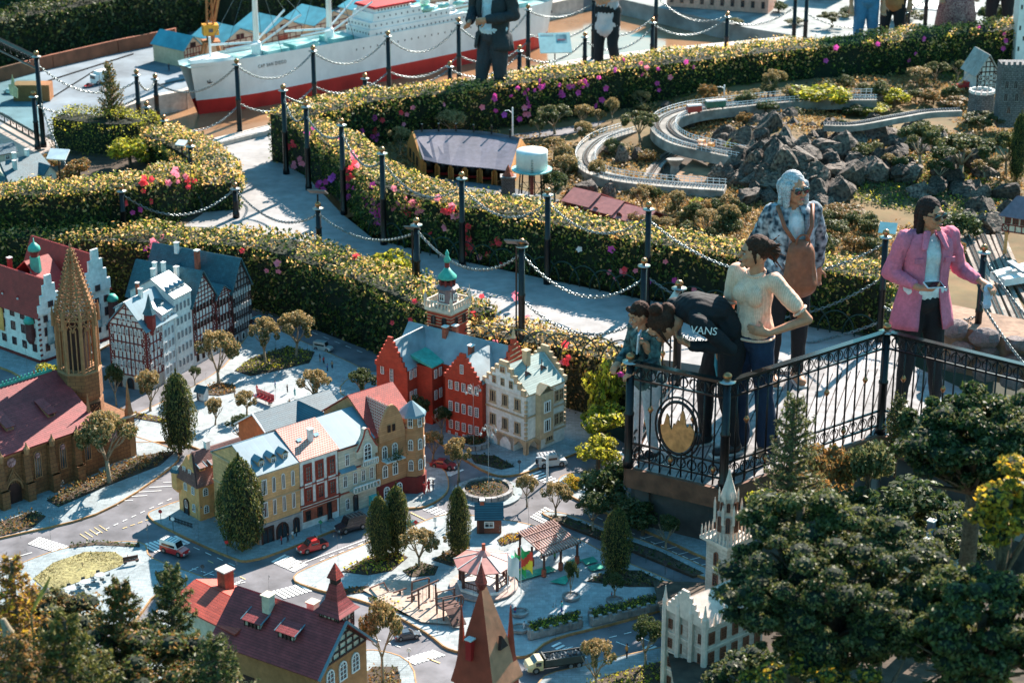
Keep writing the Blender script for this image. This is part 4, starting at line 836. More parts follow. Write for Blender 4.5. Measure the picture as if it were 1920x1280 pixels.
g1=P(757, 761, ZV)-H.A;u1, v1=g1 .dot(H.e), g1 .dot(H.n);g2=P(709, 749, ZV)-H.A;v2=g2 .dot(H.n);WL=.62+max(0, u1)*0
u1, v1, v2=-.06, .64, .93;X3=.20;X4=.52;w2=.334;rz=.635
GBo(o, 0, X3+.1, 0, w2, 0, ez, rz, 'x', REDB);GRo(o, 0, X3+.14, 0, w2, ez, rz, 'x', GR, .0)
ez1=.45;rz1=.65
GBo(o, u1, X3+.1, v1, v2, 0, ez1, rz1, 'x', REDB);GRo(o, u1, X3+.14, v1, v2, ez1, rz1, 'x', GR, .0)
GBo(o, X3, X4, -.02, v2-.004, 0, ez, max(rz, rz1), 'y', REDB, 'main_block');GRo(o, X3, X4, -.02, v2, ez, max(rz, rz1)+.003, 'y', GR, .006)
MB().box(.06, X3+.02, v1-.14, v1+.02, 0, ez1+.02).bd('stair_bay', REDB, o);MB().hexa([(.05, v1-.15, ez1+.021), (X3+.04, v1-.15, ez1+.021), (X3+.04, v1+.05, ez1+.06), (.05, v1+.05, ez1+.06)], [(.05, v1-.15, ez1+.03), (X3+.04, v1-.15, ez1+.03), (X3+.04, v1+.05, ez1+.09), (.05, v1+.05, ez1+.09)]).bd('bay_roof', COPP, o)
SGa(o, 0, 0, w2, ez, rz+.05, 7, REDB, 'L', .02);SGa(o, u1, v1, v2, ez1, rz1+.05, 7, REDB, 'L', .02)
SGa(o, -.02, X3, X4, ez, max(rz, rz1)+.08, 6, REDB, 'R', .02)
st=MB()
for k in range(6):t=(k+.5)/6;hw_=(X4-X3)/2*(1-t)*.92;m_=(X3+X4)/2;st.box(m_-hw_, m_+hw_, -.045, -.0405, ez+(max(rz, rz1)+.05-ez)*t, ez+(max(rz, rz1)+.05-ez)*t+.008)
st.bd('stone_bands', TRIMB, o);MB().lt([(.02, 0), (.012, .03), (.003, .08)], 6, ((X3+X4)/2, -.03, max(rz, rz1)+.08)).bd('finial', TRIMB, o)
for z, hh in((.08, .09), (.27, .10), (.50, .09)):
 z*=ez/.62;hh*=ez/.62
 wrow(o, lin(.02, w2-.02, 5), z+(.0), .034, hh, 'L', style='multi')
 wrow(o, lin(.04, .22, 2), z, .034, hh, 'R', style='multi')
 for u in(u1+.04, u1+.09, .10, .16):WIn(o, u, (v1 if u<.05 else v1-.14)-.0005, z, .032, hh, 'R', 'multi')
wrow(o, [w2/2], ez+.06, .03, .07, 'L', plane=-.02, style='multi');wrow(o, [v1+(v2-v1)*.5], ez1*.5, .03, .07, 'L', plane=u1, style='multi');wrow(o, [v1+(v2-v1)*.5], ez1*.75, .03, .11, 'L', plane=u1, style='multi');wrow(o, [v1+(v2-v1)*.8], ez1*.85, .03, .07, 'L', plane=u1, style='multi')
wrow(o, lin(0, w2, 5), .015, .022, .022, 'L')
[CHi(o, x_, y_, z_, .10, .018, BRIK)for x_, y_, z_ in((.33, .57, .60), (.39, .52, .60), (.20, .24, .56))]
tu, tv=.50, .67;tp_=H.A+H.e*tu+H.n*tv
def th(py):return ZT(tp_, py)-H.A.z
hw=.105;T=obj('clock_tower', MB().box(-hw, hw, -hw, hw, 0, th(606)).mesh('clock_tower', REDB), o, (tu, tv, 0));z=th(606);z2=th(577)
MB().box(-hw-.006, hw+.006, -hw-.006, hw+.006, z, z2).bd('belfry', REDB, T)
sb_=MB()
for k in range(5):zz=z+(z2-z)*(k+.5)/5;sb_.box(-hw-.009, hw+.009, -hw-.009, hw+.009, zz, zz+.004)
for sx in(-1, 1):
 for sy in(-1, 1):
  for k in range(14):zz=.3+k*(z-.3)/14;sb_.box(sx*hw-.02-.003*0, sx*hw+.02, sy*hw-.02, sy*hw+.02, zz, zz+.010)if k%1==0 else None
sb_.bd('stone_bands', TRIMB, T)
for f, (x, y)in(('R', (0, -hw-.009)), ('L', (-hw-.009, 0))):
 for s_ in(-.05, .05):WIn(T, x+(s_ if f=='R' else 0), y+(s_ if f=='L' else 0), z+.02, .04, .07, f, 'two', fm=TIMBD, arch=True)
z3=th(566);MB().box(-hw-.02, hw+.02, -hw-.02, hw+.02, z2, z2+.03).bd('cornice', mat('cream_stone', (.60, .50, .40), .8), T)
rl=MB()
for k in range(9):
 for a, b_ in((-hw-.02+k*(hw+.02)/4, -hw-.015), (-hw-.02+k*(hw+.02)/4, hw+.015)):rl.box(a-.006, a+.006, b_-.006, b_+.006, z2+.03, z2+.07);rl.box(b_-.006, b_+.006, a-.006, a+.006, z2+.03, z2+.069)
for s_ in(-1, 1):rl.box(-hw-.02, hw+.02, s_*(hw+.015)-.007, s_*(hw+.015)+.007, z2+.0705, z2+.079);rl.box(s_*(hw+.015)-.0065, s_*(hw+.015)+.0065, -hw-.016, hw+.016, z2+.071, z2+.08)
for sx in(-1, 1):
 for sy in(-1, 1):rl.lt([(.014, 0), (.014, .04), (.004, .07), (.002, .11)], 5, (sx*(hw+.015), sy*(hw+.015), z2+.07))
rl.bd('balustrade', MT['cream_stone'], T);a_, b_=z2+.03, th(540)
MB().lt([(hw*.72, a_), (hw*.66, b_), (hw*.9, b_+.01), (hw*.5, b_+.035)], 8, rot=pi/8).bd('lower_lantern', mat('slate_violet', (.16, .12, .13), .6), T)
for f in('R', 'L'):
 d_=hw*.69*cos(pi/8)+.002;WIn(T, 0 if f=='R' else-d_, -d_ if f=='R' else 0, a_+(b_-a_)*.35, .045, .055, f, 'cross')
c_, d_=b_+.03, th(522);cl=MB()
for k in range(8):a=pi/8+pi/4*k;cl.tube([(cos(a)*hw*.52, sin(a)*hw*.52, c_), (cos(a)*hw*.52, sin(a)*hw*.52, d_)], .010, 5)
for zz in(c_+.01, (c_+d_)/2, d_):cl.lt([(hw*.5, -.006), (hw*.56, 0), (hw*.5, .006)], 8, (0, 0, zz), rot=pi/8)
cl.bd('upper_lantern', TIMB, T);MB().lt([(hw*.3, c_), (hw*.3, d_)], 8).bd('lantern_core', TIMBD, T)
MB().lt([(hw*.72, d_+.006), (hw*.70, d_+.02), (hw*.35, d_+.06), (hw*.16, d_+.09)], 10).bd('dome', COPP, T, True);MB().lt([(.018, d_+.08), (.018, d_+.13)], 8).bd('finial_drum', TIMB, T);MB().lt([(.022, d_+.13), (.028, d_+.15), (.012, d_+.18), (.016, d_+.20), (.003, d_+.23)], 8).bd('finial', COPP, T, True)
sp_=MB().lt([(.07, -.04), (.065, 0), (.03, .04), (.003, .13)], 10).bd('stair_turret_roof', GR, o, True, loc=(.24, -.05, ez+.0));MB().lt([(.06, -.25), (.06, -.04)], 10, (.24, -.05, ez)).bd('stair_turret', TRIMB, o, True)
H=House('stepped_gable_house', 'white town house with beige stepped gable, arcade and pale green roof', 'house', (986, 857), (1058, 826), (918, 824));o, Wd, D=H.o, H.W, H.D;ez=H.h(742);rz=H.h(687, 0, D/2)
PGR=mat('pale_green_roof', (.30, .40, .36), .6, .1, 20, .4, brick=(1, .9, .018, (.20, .29, .27), .0022));WH2=WMt('white_plaster', (.72, .69, .64));g0=ez*.24
b=MB();b.box(.0, Wd, .12, D, 0, g0);b.bd('arcade_back_wall', WH2, o);GBo(o, 0, Wd, 0, D, g0, ez, rz, 'x', WH2);GRo(o, .03, Wd-.03, 0, D, ez, rz, 'x', PGR, .006)
ar=MB()
def arch(par_mb, p0, p1, zs, zt, th, depthv, n=8):
 p0, p1=Vector(p0), Vector(p1);d=p1-p0;L_=d.length;m=(p0+p1)/2
 top=[p0, p0+Vector((0, 0, zs))];inner=[]
 for i in range(n+1):
  t=i/n;x=-1+2*t;zz=zs+(zt-zs)*.82*(1-abs(x)**1.8);inner.append(p0+d*(.1+.8*t)+Vector((0, 0, zz)))
 poly=[p0, p0+Vector((0, 0, zt)), p1+Vector((0, 0, zt)), p1, p1-d*.1]+inner[::-1]+[p0+d*.1]
 for i in range(n):
  a, c=inner[i], inner[i+1];u0=p0+d*(.1+.8*i/n)+Vector((0, 0, zt));u1_=p0+d*(.1+.8*(i+1)/n)+Vector((0, 0, zt));par_mb.hexa([a, c, c+depthv, a+depthv], [u0, u1_, u1_+depthv, u0+depthv])
 for q0, q1 in((p0, p0+d*.1), (p1-d*.1, p1)):par_mb.hexa([q0, q1, q1+depthv, q0+depthv], [V3(q0, p0 .z+zt), V3(q1, p0 .z+zt), V3(q1+depthv, p0 .z+zt), V3(q0+depthv, p0 .z+zt)])
for k in range(3):arch(ar, (0, D*k/3, 0), (0, D*(k+1)/3, 0), g0*.45, g0-.001, 0, Vector((.03, 0, 0)))
arch(ar, (.002, 0, 0), (.16, 0, 0), g0*.45, g0-.001, 0, Vector((0, .03, 0)));ar.bd('arcade', TRIMB, o)
MB().box(.16, Wd, .001, .12, 0, g0-.001).bd('shop_wall', WH2, o);MB().box(.2, Wd, .12, D, 0, .001).bd('floor', STONE, o)
for f in range(1, 4):band(o, Wd, D, g0+(ez-g0)*(f-1)/2.0 if f<3 else ez-.012, .012, .008, TRIMB)
SGa(o, 0, -.005, D+.005, ez, rz+.05, 5, TRIMB, 'L', .022);b=MB();SGa(o, -.002, .03, D-.03, ez, rz+.01, 5, WH2, 'L', .024, name='gable_panel')
SGa(o, Wd+.022, -.005, D+.005, ez, rz+.05, 6, TRIMB, 'L', .022)
for f in(0, 1):
 z=g0+(ez-g0)*(f/2+.12);wrow(o, lin(.02, D-.02, 3), z, .062, .095, 'L', style='two sill', fm=TRIMB);wrow(o, [Wd*.28, Wd*.52, Wd*.78, Wd*.9][1 if f==0 else 1:], z, .042, .09, 'R', style='cross sill', fm=TRIMB)
wrow(o, lin(.08, D-.08, 3), ez+.03, .036, .06, 'L', plane=-.026, fm=TRIMB);wrow(o, [D/2], ez+.13, .05, .05, 'L', plane=-.026, fm=TRIMB);wrow(o, [Wd*.6], .05, .075, .11, 'R', style='two sill', fm=TRIMB)
by=MB().box(.10, .24, -.05, -.001, g0*1.02, ez*.98).bd('bay', TRIMB, o);WIn(by, .17, -.0505, g0+.05, .07, .1, 'R', 'two');WIn(by, .17, -.0505, g0+(ez-g0)*.55, .07, .09, 'R', 'two');GRo(by, .09, .25, -.055, .02, ez*.98, ez*.98+.05, 'y', TRIMB, .004)
for u in(.13, Wd-.12):dd=DOr(o, u, .10, ez+.05, .05, .045, .06, mat('rust_brown', (.14, .05, .035), .7), MT['rust_brown']);MB().tube([(0, .02, .06), (0, .02, .12)], .003, 5).bd('finial', MT['rust_brown'], dd)
CHi(o, Wd*.45, D*.42, rz-.04, .12, .022, TRIMB, TRIMB);quo=MB()
for k in range(int(ez/.035)):
 for x, y in((0, 0), (Wd, 0), (0, D)):quo.box(x-.009, x+.009, y-.009, y+.009, k*.035+.24*ez*(0), k*.035+.022)if k*.035>g0 else None
quo.bd('quoins', TRIMB, o, kind='stuff')
H=House('ochre_house', 'ochre house with brown hipped roof and small oriel tower beside the cypress', 'house', (376, 980), (470, 948), (328, 960));o, Wd, D=H.o, H.W, H.D;ez=H.h(906);rz=H.h(852, 0, D/2)
GBo(o, 0, Wd, 0, D, 0, ez, rz, 'x', OCH);GRo(o, .0, Wd, 0, D, ez, rz, 'x', BROOF, .02, .01, hip0=.07, hip1=.0)
for z in(.06, .19):wrow(o, lin(.02, D*.8, 2), z, .035, .06, 'L', style='multi', arch=True);wrow(o, lin(0, Wd, 4), z, .04, .06, 'R', style='multi', arch=True)
wrow(o, lin(.06, D-.06, 2), ez+.02, .03, .05, 'L');wrow(o, [D*.62], .0, .06, .13, 'L', plane=-.004, fm=DOORM, arch=True, style='x')
t=obj('oriel_tower', MB().lt([(.01, -.04), (.045, 0), (.045, .12)], 8, (0, D, ez*.62)).mesh('oriel', OCH), o);MB().lt([(.055, .12), (.04, .14), (.004, .155)], 8, (0, D, ez*.62)).bd('oriel_roof', TEAL, t)
for k in range(4):SDo(o, Wd*(.15+k*.23), D*.14, ez+.06, .045, .03, .08, BROOF, OCH, 0, TEALL)
CHi(o, Wd*.4, D*.5, rz-.02, .07, .016, WHT)
RA, RR_=(486, 1024), (786, 918)
def pt_on(px):t=(px-RA[0])/(RR_[0]-RA[0]);return(px, RA[1]+(RR_[1]-RA[1])*t)
H=House('corner_building', 'yellow banded town house with three small dormers, leftmost of the front row', 'house', pt_on(486), pt_on(566), (450, 1005));H.D=D=.52;o, Wd=H.o, H.W;ez=H.h(892);rz=H.h(835, 0, D/2)
GBo(o, 0, Wd-.003, 0, D, 0, ez, rz, 'x', YEL);GRo(o, 0, Wd-.003, 0, D, ez, rz, 'x', TEALL, .008)
for i, u in enumerate(lin(.02, Wd-.02, 4)):
 wrow(o, [u], ez*.70, .042 if i==0 else.026, .11, 'R', style='two' if i==0 else 'vert', arch=i>0);wrow(o, [u], ez*.38, .042 if i==0 else.026, .11, 'R', style='two' if i==0 else 'vert')
for u in lin(.03, Wd-.03, 3):DOr(o, u, .05, ez+.02, .05, .05, .07, TEALL, TRIMB)
b=MB();b.box(0, Wd-.003, -.012, -.001, 0, ez*.29);b.bd('stone_shopfront', mat('grey_stone', (.34, .31, .30), .8, .15, 30), o);band(o, Wd-.003, D, ez*.60, .008, .005, TRIMB);band(o, Wd-.003, D, ez-.012, .012, .008, TRIMB)
for u, w_ in((Wd*.18, .10), (Wd*.52, .10), (Wd*.85, .05)):wrow(o, [u], 0, w_, ez*.25, 'R', plane=-.0125, fm=DOORM, arch=(u>Wd*.5), style='vert')
H=House('town_house', 'white town house with red window surrounds and pantile roof in the front row', 'house', pt_on(567), pt_on(637), (530, 985));H.D=D=.52;o, Wd=H.o, H.W;ez=H.h(864);rz=H.h(806, 0, D/2)
GBo(o, 0, Wd-.003, 0, D, 0, ez, rz, 'x', WHT);GRo(o, 0, Wd-.003, 0, D, ez, rz, 'x', PANT, .01)
RS_=mat('red_surround', (.30, .05, .03), .7, .1, 30)
for u in lin(.01, Wd-.01, 3):
 MB().box(u-.035, u+.035, -.006, -.0004, ez*.36, ez*.93).bd('window_surround', RS_, o);MB().box(u-.030, u+.030, -.008, -.0062, ez*.60, ez*.66).bd('panel', WHT, o)
 wrow(o, [u], ez*.68, .048, ez*.22, 'R', plane=-.0065, fm=RS_, style='multi');wrow(o, [u], ez*.40, .048, ez*.18, 'R', plane=-.0065, fm=RS_, style='multi')
for z in(.31, .35, .62):band(o, Wd-.003, .004, ez*z, .007, .010, RS_)
MB().box(.01, Wd-.02, -.004, -.0004, ez*.12, ez*.29).bd('brick_base', BRIK, o);wrow(o, lin(.0, Wd*.62, 2), ez*.13, .04, ez*.14, 'R', plane=-.0045, fm=DOORM);wrow(o, [Wd*.72], ez*.02, .035, ez*.27, 'R', plane=-.0045, fm=DOORM, style='x')
for k in range(3):MB().box(Wd*.66, Wd*.80, -.02-k*.012, -.001-k*.012 if k else-.0045, 0, .024-k*.008).bd('step', STONE, o)
for u in(.3, .75):MB().quad(*[Vector((Wd*u+a, D*.25+b_*.5, ez+(rz-ez)*.5+b_*(rz-ez)/D+.016))for a, b_ in((-.02, -.025), (.02, -.025), (.02, .025), (-.02, .025))]).bd('skylight', mat('skylight_glass', (.35, .50, .55), .1, .1, 20, spec=.9), o)
CHi(o, Wd*.55, D*.22, ez+(rz-ez)*.45, .08, .016, WHT)
H=House('town_house', 'cream town house with curved gable, balconies and dark red mouldings in the front row', 'house', pt_on(638), pt_on(707), (600, 960));H.D=D=.52;o, Wd=H.o, H.W;ez=H.h(842);rz=H.h(785, 0, D/2)
GBo(o, 0, Wd-.003, 0, D, 0, ez, rz, 'x', mat('cream_banded', (.60, .53, .42), .85, .08, 30, .1, brick=(1, .4, .02, (.42, .36, .28), .0015)));GRo(o, 0, Wd-.003, 0, D, ez, rz, 'x', TEALL, .008);CRM=MT['cream_banded']
n=12;cg=[(Wd*.42, 0, ez)]+[(Wd*.42+Wd*.56*t, 0, ez+(.05+.115*sin(pi*t)**1.4+(.035 if.38<t<.62 else 0)))for t in[i/n for i in range(n+1)]]+[(Wd*.98, 0, ez)]
MB().extr([(x, -.03, z-.10)for x, y, z in cg], (0, .04, 0)).bd('curved_gable', CRM, o);MB().tube([(x, -.032, z-.10)for x, y, z in cg[1:-1]], .006, 5, False).bd('gable_moulding', RS_, o)
for z, us in((.72, (.22, )), (.42, (.15, .42, .64, .86)), (.08, (.2, ))):wrow(o, [u*Wd for u in us], ez*z, .034, ez*.17, 'R', style='cross', arch=z<.1)
wrow(o, [Wd*.70], ez*.74, .07, ez*.25, 'R', plane=-.031, arch=True, style='multi')
for u in(.42, ):wrow(o, [u*Wd], 0, .04, ez*.27, 'R', fm=DOORM, arch=True, style='x')
for z, x0_, x1_ in((.70, .52, .92), (.36, .25, .95)):
 bl=obj('balcony', MB().box(Wd*x0_, Wd*x1_, -.065, -.031 if z>.5 else-.001, ez*z-.012, ez*z-.002).mesh('balcony', CRM), o);b=MB()
 for k in range(9):u=Wd*(x0_+(x1_-x0_)*k/8);b.box(u-.003, u+.003, -.063, -.057, ez*z-.0015, ez*z+.03)
 b.box(Wd*x0_, Wd*x1_, -.066, -.055, ez*z+.0305, ez*z+.037);b.bd('balustrade', WHT, bl)
for z in(.33, .65, .97):band(o, Wd-.003, .004, ez*z, .008, .008, RS_)
MB().hexa([(0, -.03, ez*.655), (Wd*.42, -.03, ez*.655), (Wd*.42, -.0005, ez*.68), (0, -.0005, ez*.68)], [(0, -.03, ez*.66), (Wd*.42, -.03, ez*.66), (Wd*.42, -.0005, ez*.70), (0, -.0005, ez*.70)]).bd('canopy', TEALL, o)
MB().box(Wd*.78, Wd*.96, -.035, -.001, 0, .09).bd('kiosk_front', mat('turquoise', (.08, .50, .52), .6, .1, 30), o)
H=House('corner_building', 'orange brick corner house with octagonal turret, rightmost of the front row', 'house', pt_on(708), pt_on(786), (670, 940));H.D=D=.60;o, Wd=H.o, H.W;ez=H.h(818);rz=H.h(742, 0, D/2);ORB=mat('orange_brick', (.50, .24, .11), .85, .12, 30, .2, brick=(1, .3, .016, (.34, .15, .07), .0013))
GBo(o, 0, Wd, 0, D, 0, ez, rz, 'x', ORB);GRo(o, 0, Wd, 0, D, ez, rz, 'x', RTILE, .012);GBo(o, Wd*.05, Wd*.62, -.003, D*.5, 0, ez, rz*.97, 'y', ORB, 'front_gable');GRo(o, Wd*.05, Wd*.62, -.003, D*.5, ez, rz*.97, 'y', PANT, .006)
MB().box(-.004, Wd+.003, -.007, -.0035, 0, ez*.27).bd('dark_base', TIMB, o)
n=12;MB().extr([(Wd*.03, -.025, ez*.9)]+[(Wd*.03+Wd*.6*t, -.025, ez+.01+(rz-ez)*.97*sin(pi*t)**.8)for t in[i/n for i in range(n+1)]]+[(Wd*.63, -.025, ez*.9)], (0, .018, 0)).bd('curved_gable', ORB, o)
for z in(.36, .64):wrow(o, [Wd*.18, Wd*.42], ez*z, .045, ez*.19, 'R', plane=-.0035, style='cross', arch=True)
wrow(o, [Wd*.25, Wd*.36], ez*1.03, .022, .05, 'R', plane=-.026, fm=DOORM);wrow(o, [Wd*.2, Wd*.5], ez*.03, .05, ez*.2, 'R', plane=-.0075, arch=True, style='multi')
bl=obj('balcony', MB().box(Wd*.1, Wd*.55, -.07, -.004, ez*.62, ez*.63).mesh('balcony', WHT), o);pts=NR.normal(size=(260, 3))*[.035, .012, .022]+[Wd*.36, -.06, ez*.68];obj('balcony_plants', LMe('balcony_plants', pts, .014, L_GRN), bl)
t=obj('turret', MB().lt([(.088, 0), (.088, ez*.96), (.095, ez*.97), (.095, ez*1.02), (.088, ez*1.03), (.088, ez*1.13)], 8, (Wd-.03, .03, 0), rot=pi/8).mesh('turret', ORB), o)
MB().lt([(.105, ez*1.131), (.098, ez*1.16), (.004, ez*1.16+.085)], 8, (Wd-.03, .03, 0), rot=pi/8).bd('turret_roof', TEALL, t);MB().lt([(.003, 0), (.003, .04)], 5, (Wd-.03, .03, ez*1.16+.08)).bd('finial', BRASS, t)
for z in(.05, .36, .66, .99):wrow(t, [Wd-.03], ez*z, .035, ez*.16, 'R', plane=.03-.083, style='cross', arch=True);WIn(t, Wd-.03+.056, .03-.060, ez*z, .035, ez*.16, pi/4, 'cross', arch=True);WIn(t, Wd-.03-.06, .03-.058, ez*z, .035, ez*.16, -pi/4, 'cross', arch=True)
MB().lt([(.10, 0), (.10, ez*.27)], 8, (Wd-.03, .03, -.001), rot=pi/8).bd('turret_base', TIMB, t)
H=House('teal_roofed_house', 'orange-walled house with a ribbed teal cross roof behind the front row', 'house', (516, 905), (650, 858), (487, 895));o, Wd, D=H.o, H.W, .42;OW=WMt('orange_render', (.55, .16, .06));ez=H.h(824);rz=H.h(776, 0, D/2);TEALR=mat('ribbed_teal', (.04, .13, .17), .5, .12, 20, .5, brick=(1, .9, .016, (.02, .06, .085), .003))
GBo(o, 0, Wd, 0, D, 0, ez, rz, 'x', OW);GRo(o, 0, Wd, 0, D, ez, rz, 'x', TEALR, .02);GBo(o, Wd*.35, Wd*.8, -.18, D*.5, 0, ez, rz*.99, 'y', OW, 'wing');GRo(o, Wd*.35, Wd*.8, -.18, D*.5, ez, rz*.995, 'y', TEALR, .02)
bb=MB()
for y0_, y1_ in((0, D/2), (D, D/2)):bb.bar((-.022, y0_+(-.02 if y0_==0 else.02), ez-.012), (-.022, y1_, rz+.006), .010)
bb.bd('barge_board', WHITE, o)
# == trees and plants ==
def clumps(cent, rad, n, size, sq=.8):
 cent=np.array(cent);k=NR.integers(0, len(cent), n);d=NR.normal(size=(n, 3));d/=np.linalg.norm(d, axis=1, keepdims=True);r=NR.uniform(.55, 1.05, (n, 1))**.6
 rad=np.array(rad)[k][:, None];return cent[k]+d*r*rad*[1, 1, sq], d
def BMe(seed, flat=.55, leafm=None, nl=4200, trunkm=None, gaps=26, crown=1., lf=.055, stems=4):
 """unit tree: height 1, crown radius ~.5"""
 r=random.Random(seed);tb_=MB();tips=[];base=Vector((0, 0, 0));k0=Vector((r.uniform(-.03, .03), r.uniform(-.03, .03), r.uniform(.22, .38)))
 tb_.tube([base-Vector((0, 0, .03)), base+Vector((0, 0, .08)), k0], [.055, .038, .032], 6)
 for i in range(stems):
  a=2*pi*i/stems+r.uniform(-.4, .4);rr_=r.uniform(.16, .34)*crown;m=k0+Vector((cos(a)*rr_*.5, sin(a)*rr_*.5, r.uniform(.12, .2)));e=Vector((cos(a)*rr_, sin(a)*rr_, r.uniform(.62, .72)))
  tb_.tube([k0-Vector((0, 0, .02)), m, e], [.024, .016, .010], 5)
  for j in range(2):a2=a+r.uniform(-.8, .8);tb_.tube([m, m.lerp(e, .5)+Vector((cos(a2)*.08, sin(a2)*.08, 0)), e+Vector((cos(a2)*.14*crown, sin(a2)*.14*crown, .06))], [.012, .009, .006], 4)
 C, R=[], []
 for i in range(gaps):
  a=r.uniform(0, 2*pi);q=sqrt(r.random())*.42*crown;zz=.66+(1-(q/(.46*crown))**2)*flat*.5+r.uniform(-.05, .03);C.append((cos(a)*q, sin(a)*q, zz));R.append(r.uniform(.07, .13))
  if i%3==0:C.append((cos(a)*q, sin(a)*q, zz-.12));R.append(.08)
 p, d=clumps(C, R, nl, lf);me=LMe('crown', p, lf, leafm or[L_TAN, L_GRN], np.clip(.75-(p[:, 2]-.6)*2.2, .12, .9), d*.6+[0, 0, .3]);return tb_.mesh('trunk', trunkm or BARKL, True), me  # paler leaves gather at the top, the lit crown painted into leaf colour
TR={}
def tree(kind, px, py_top, py_base, wpx, label, z=ZV+.012, leafs=None, cat='tree', group=None, name=None, seed=0, g=None):
 g=g or P(px, py_base, z);h=ZT(g, py_top)-g.z;d=g.y*cos(TH)-(g.z-HC)*sin(TH);w=wpx*d/FPX
 key=(kind, seed%3)
 if key not in TR:
  if kind=='bonsai':TR[key]=BMe(seed*7+1)
  elif kind=='cloud':TR[key]=BMe(seed*5+2, .35, [L_OLV, L_GRN], 4000, None, 18, 1.05, .06)
  elif kind=='green':TR[key]=BMe(seed*3+3, .5, [L_GRN, L_DARK], 4000)
  elif kind=='column':
   r=random.Random(seed+40);n=6500;u=NR.random(n);a=NR.uniform(0, 2*pi, n);rad=.5*np.clip(np.sin(np.clip(u*1.0+.06, 0, 1)*pi)**.42, 0, 1)*(1-.25*u)*(1+.10*np.sin(a*5+u*9+seed)+NR.normal(size=n)*.09)
   p=np.stack([np.cos(a)*rad, np.sin(a)*rad, .06+u*.92+NR.normal(size=n)*.01], 1);dd=np.stack([np.cos(a), np.sin(a), a*0+.5], 1)
   TR[key]=(MB().tube([(0, 0, -.02), (0, 0, .85)], [.07, .02], 6).mesh('trunk', BARK, True), LMe('crown', p, .055, [L_COL, L_DARK], .35, dd, .42, 1.5))
   cm=MB().lt([(.02, .07), (.30, .14), (.36, .45), (.27, .75), (.05, .93)], 10);TR[key+('core', )]=cm.mesh('inner_crown', CORE)
  elif kind in('bush', 'ybush', 'rbush', 'obush', 'gbush'):
   lm={'bush':[L_OLV, L_GRN], 'ybush':[L_YEL, L_COL], 'rbush':[L_RUS, L_OLV], 'obush':[L_ORG, L_YEL], 'gbush':[L_GRN, L_DARK]}[kind];r=random.Random(seed);C=[];R=[]
   for i in range(16):a=r.uniform(0, 6.3);q=sqrt(r.random())*.34;C.append((cos(a)*q, sin(a)*q, r.uniform(.3, .8)*(1-q)));R.append(r.uniform(.12, .2))
   p, dd=clumps(C, R, 1900, .06);TR[key]=(MB().tube([(0, 0, -.05), (.02, 0, .5)], [.05, .03], 5).mesh('trunk', BARK), LMe('crown', p, .085, lm, .35, dd))
 t, c=TR[key];names={'bonsai':'bonsai_tree', 'cloud':'bonsai_tree', 'green':'bonsai_tree', 'column':'columnar_cypress'}
 o=THg(name or names.get(kind, 'shrub'), label, cat if kind not in('bush', 'ybush', 'rbush', 'obush', 'gbush')else 'shrub', g, random.Random(label).uniform(0, 6.28), group)
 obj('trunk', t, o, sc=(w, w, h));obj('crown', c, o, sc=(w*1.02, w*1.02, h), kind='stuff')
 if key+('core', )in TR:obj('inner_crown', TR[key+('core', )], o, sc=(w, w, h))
 return o
GT='small shaped trees of the model town'
for i, (kd, x, yt, yb, w, lb)in enumerate([('bonsai', 205, 775, 905, 118, 'wide domed bonsai tree in front of the brown church'), ('bonsai', 410, 620, 722, 84, 'domed bonsai in the sunlit square right of the white row houses'), ('bonsai', 497, 594, 682, 68, 'left tree of the pair on the grassy islet by the back road'), ('bonsai', 556, 585, 672, 78, 'right tree of the pair on the grassy islet by the back road'), ('bonsai', 282, 696, 770, 62, 'small bonsai in front of the half-timbered corner house'), ('green', 218, 682, 758, 40, 'slender green bonsai between the church tower and half-timbered house'), ('bonsai', 590, 694, 768, 70, 'round bonsai in the square above the teal-roofed house'), ('bonsai', 404, 747, 796, 44, 'smallest bonsai below the red bench, left one'), ('bonsai', 463, 734, 782, 52, 'small bonsai directly left under the red bench'), ('green', 455, 778, 838, 64, 'dark green bonsai at the left gable of the teal-roofed house'), ('green', 678, 692, 752, 60, 'dark green bonsai left of the red brick town hall'), ('green', 783, 742, 812, 52, 'dark bonsai against the red town hall, left of two'), ('green', 828, 762, 815, 40, 'dark bonsai against the red town hall, right of two'), ('bonsai', 812, 810, 862, 50, 'bonsai before the red town hall above the dark red car'), ('bonsai', 860, 822, 900, 58, 'bonsai on the zebra crossing islet right of the dark red car'), ('bonsai', 988, 890, 948, 46, 'small bonsai right of the flagpole roundabout'), ('bonsai', 1042, 905, 968, 62, 'bonsai at the tip of the road median'), ('green', 1112, 925, 995, 70, 'dark bonsai on the road median below the viewing deck'), ('green', 1248, 965, 1030, 56, 'bonsai on the right pavement under the dark retaining wall'), ('bonsai', 786, 992, 1062, 78, 'pale open bonsai between the cypresses and the gazebo'), ('bonsai', 850, 998, 1035, 44, 'low tan bonsai behind the gazebo roof'), ('bonsai', 718, 1130, 1282, 84, 'tall bonsai beside the clock turret building'), ('bonsai', 1118, 1200, 1290, 80, 'tan bonsai in front of the dump truck'), ('green', 1210, 1155, 1248, 66, 'dark bonsai between the truck and the gothic town hall'), ('green', 1070, 1048, 1118, 30, 'thin twisted little tree in a round planter, left'), ('green', 1152, 1075, 1125, 44, 'round little tree in a round planter, right'), ('green', 366, 686, 722, 28, 'tiny dark tree at the foot of the white town house'), ('bonsai', 482, 488, 560, 44, 'bonsai at the hedge behind the largest teal-roofed house'), ('rbush', 480, 488, 540, 40, 'tan shrub crown against the hedge right of the teal roof')]):
 tree(kd, x, yt, yb, w, lb, group=GT, seed=i)
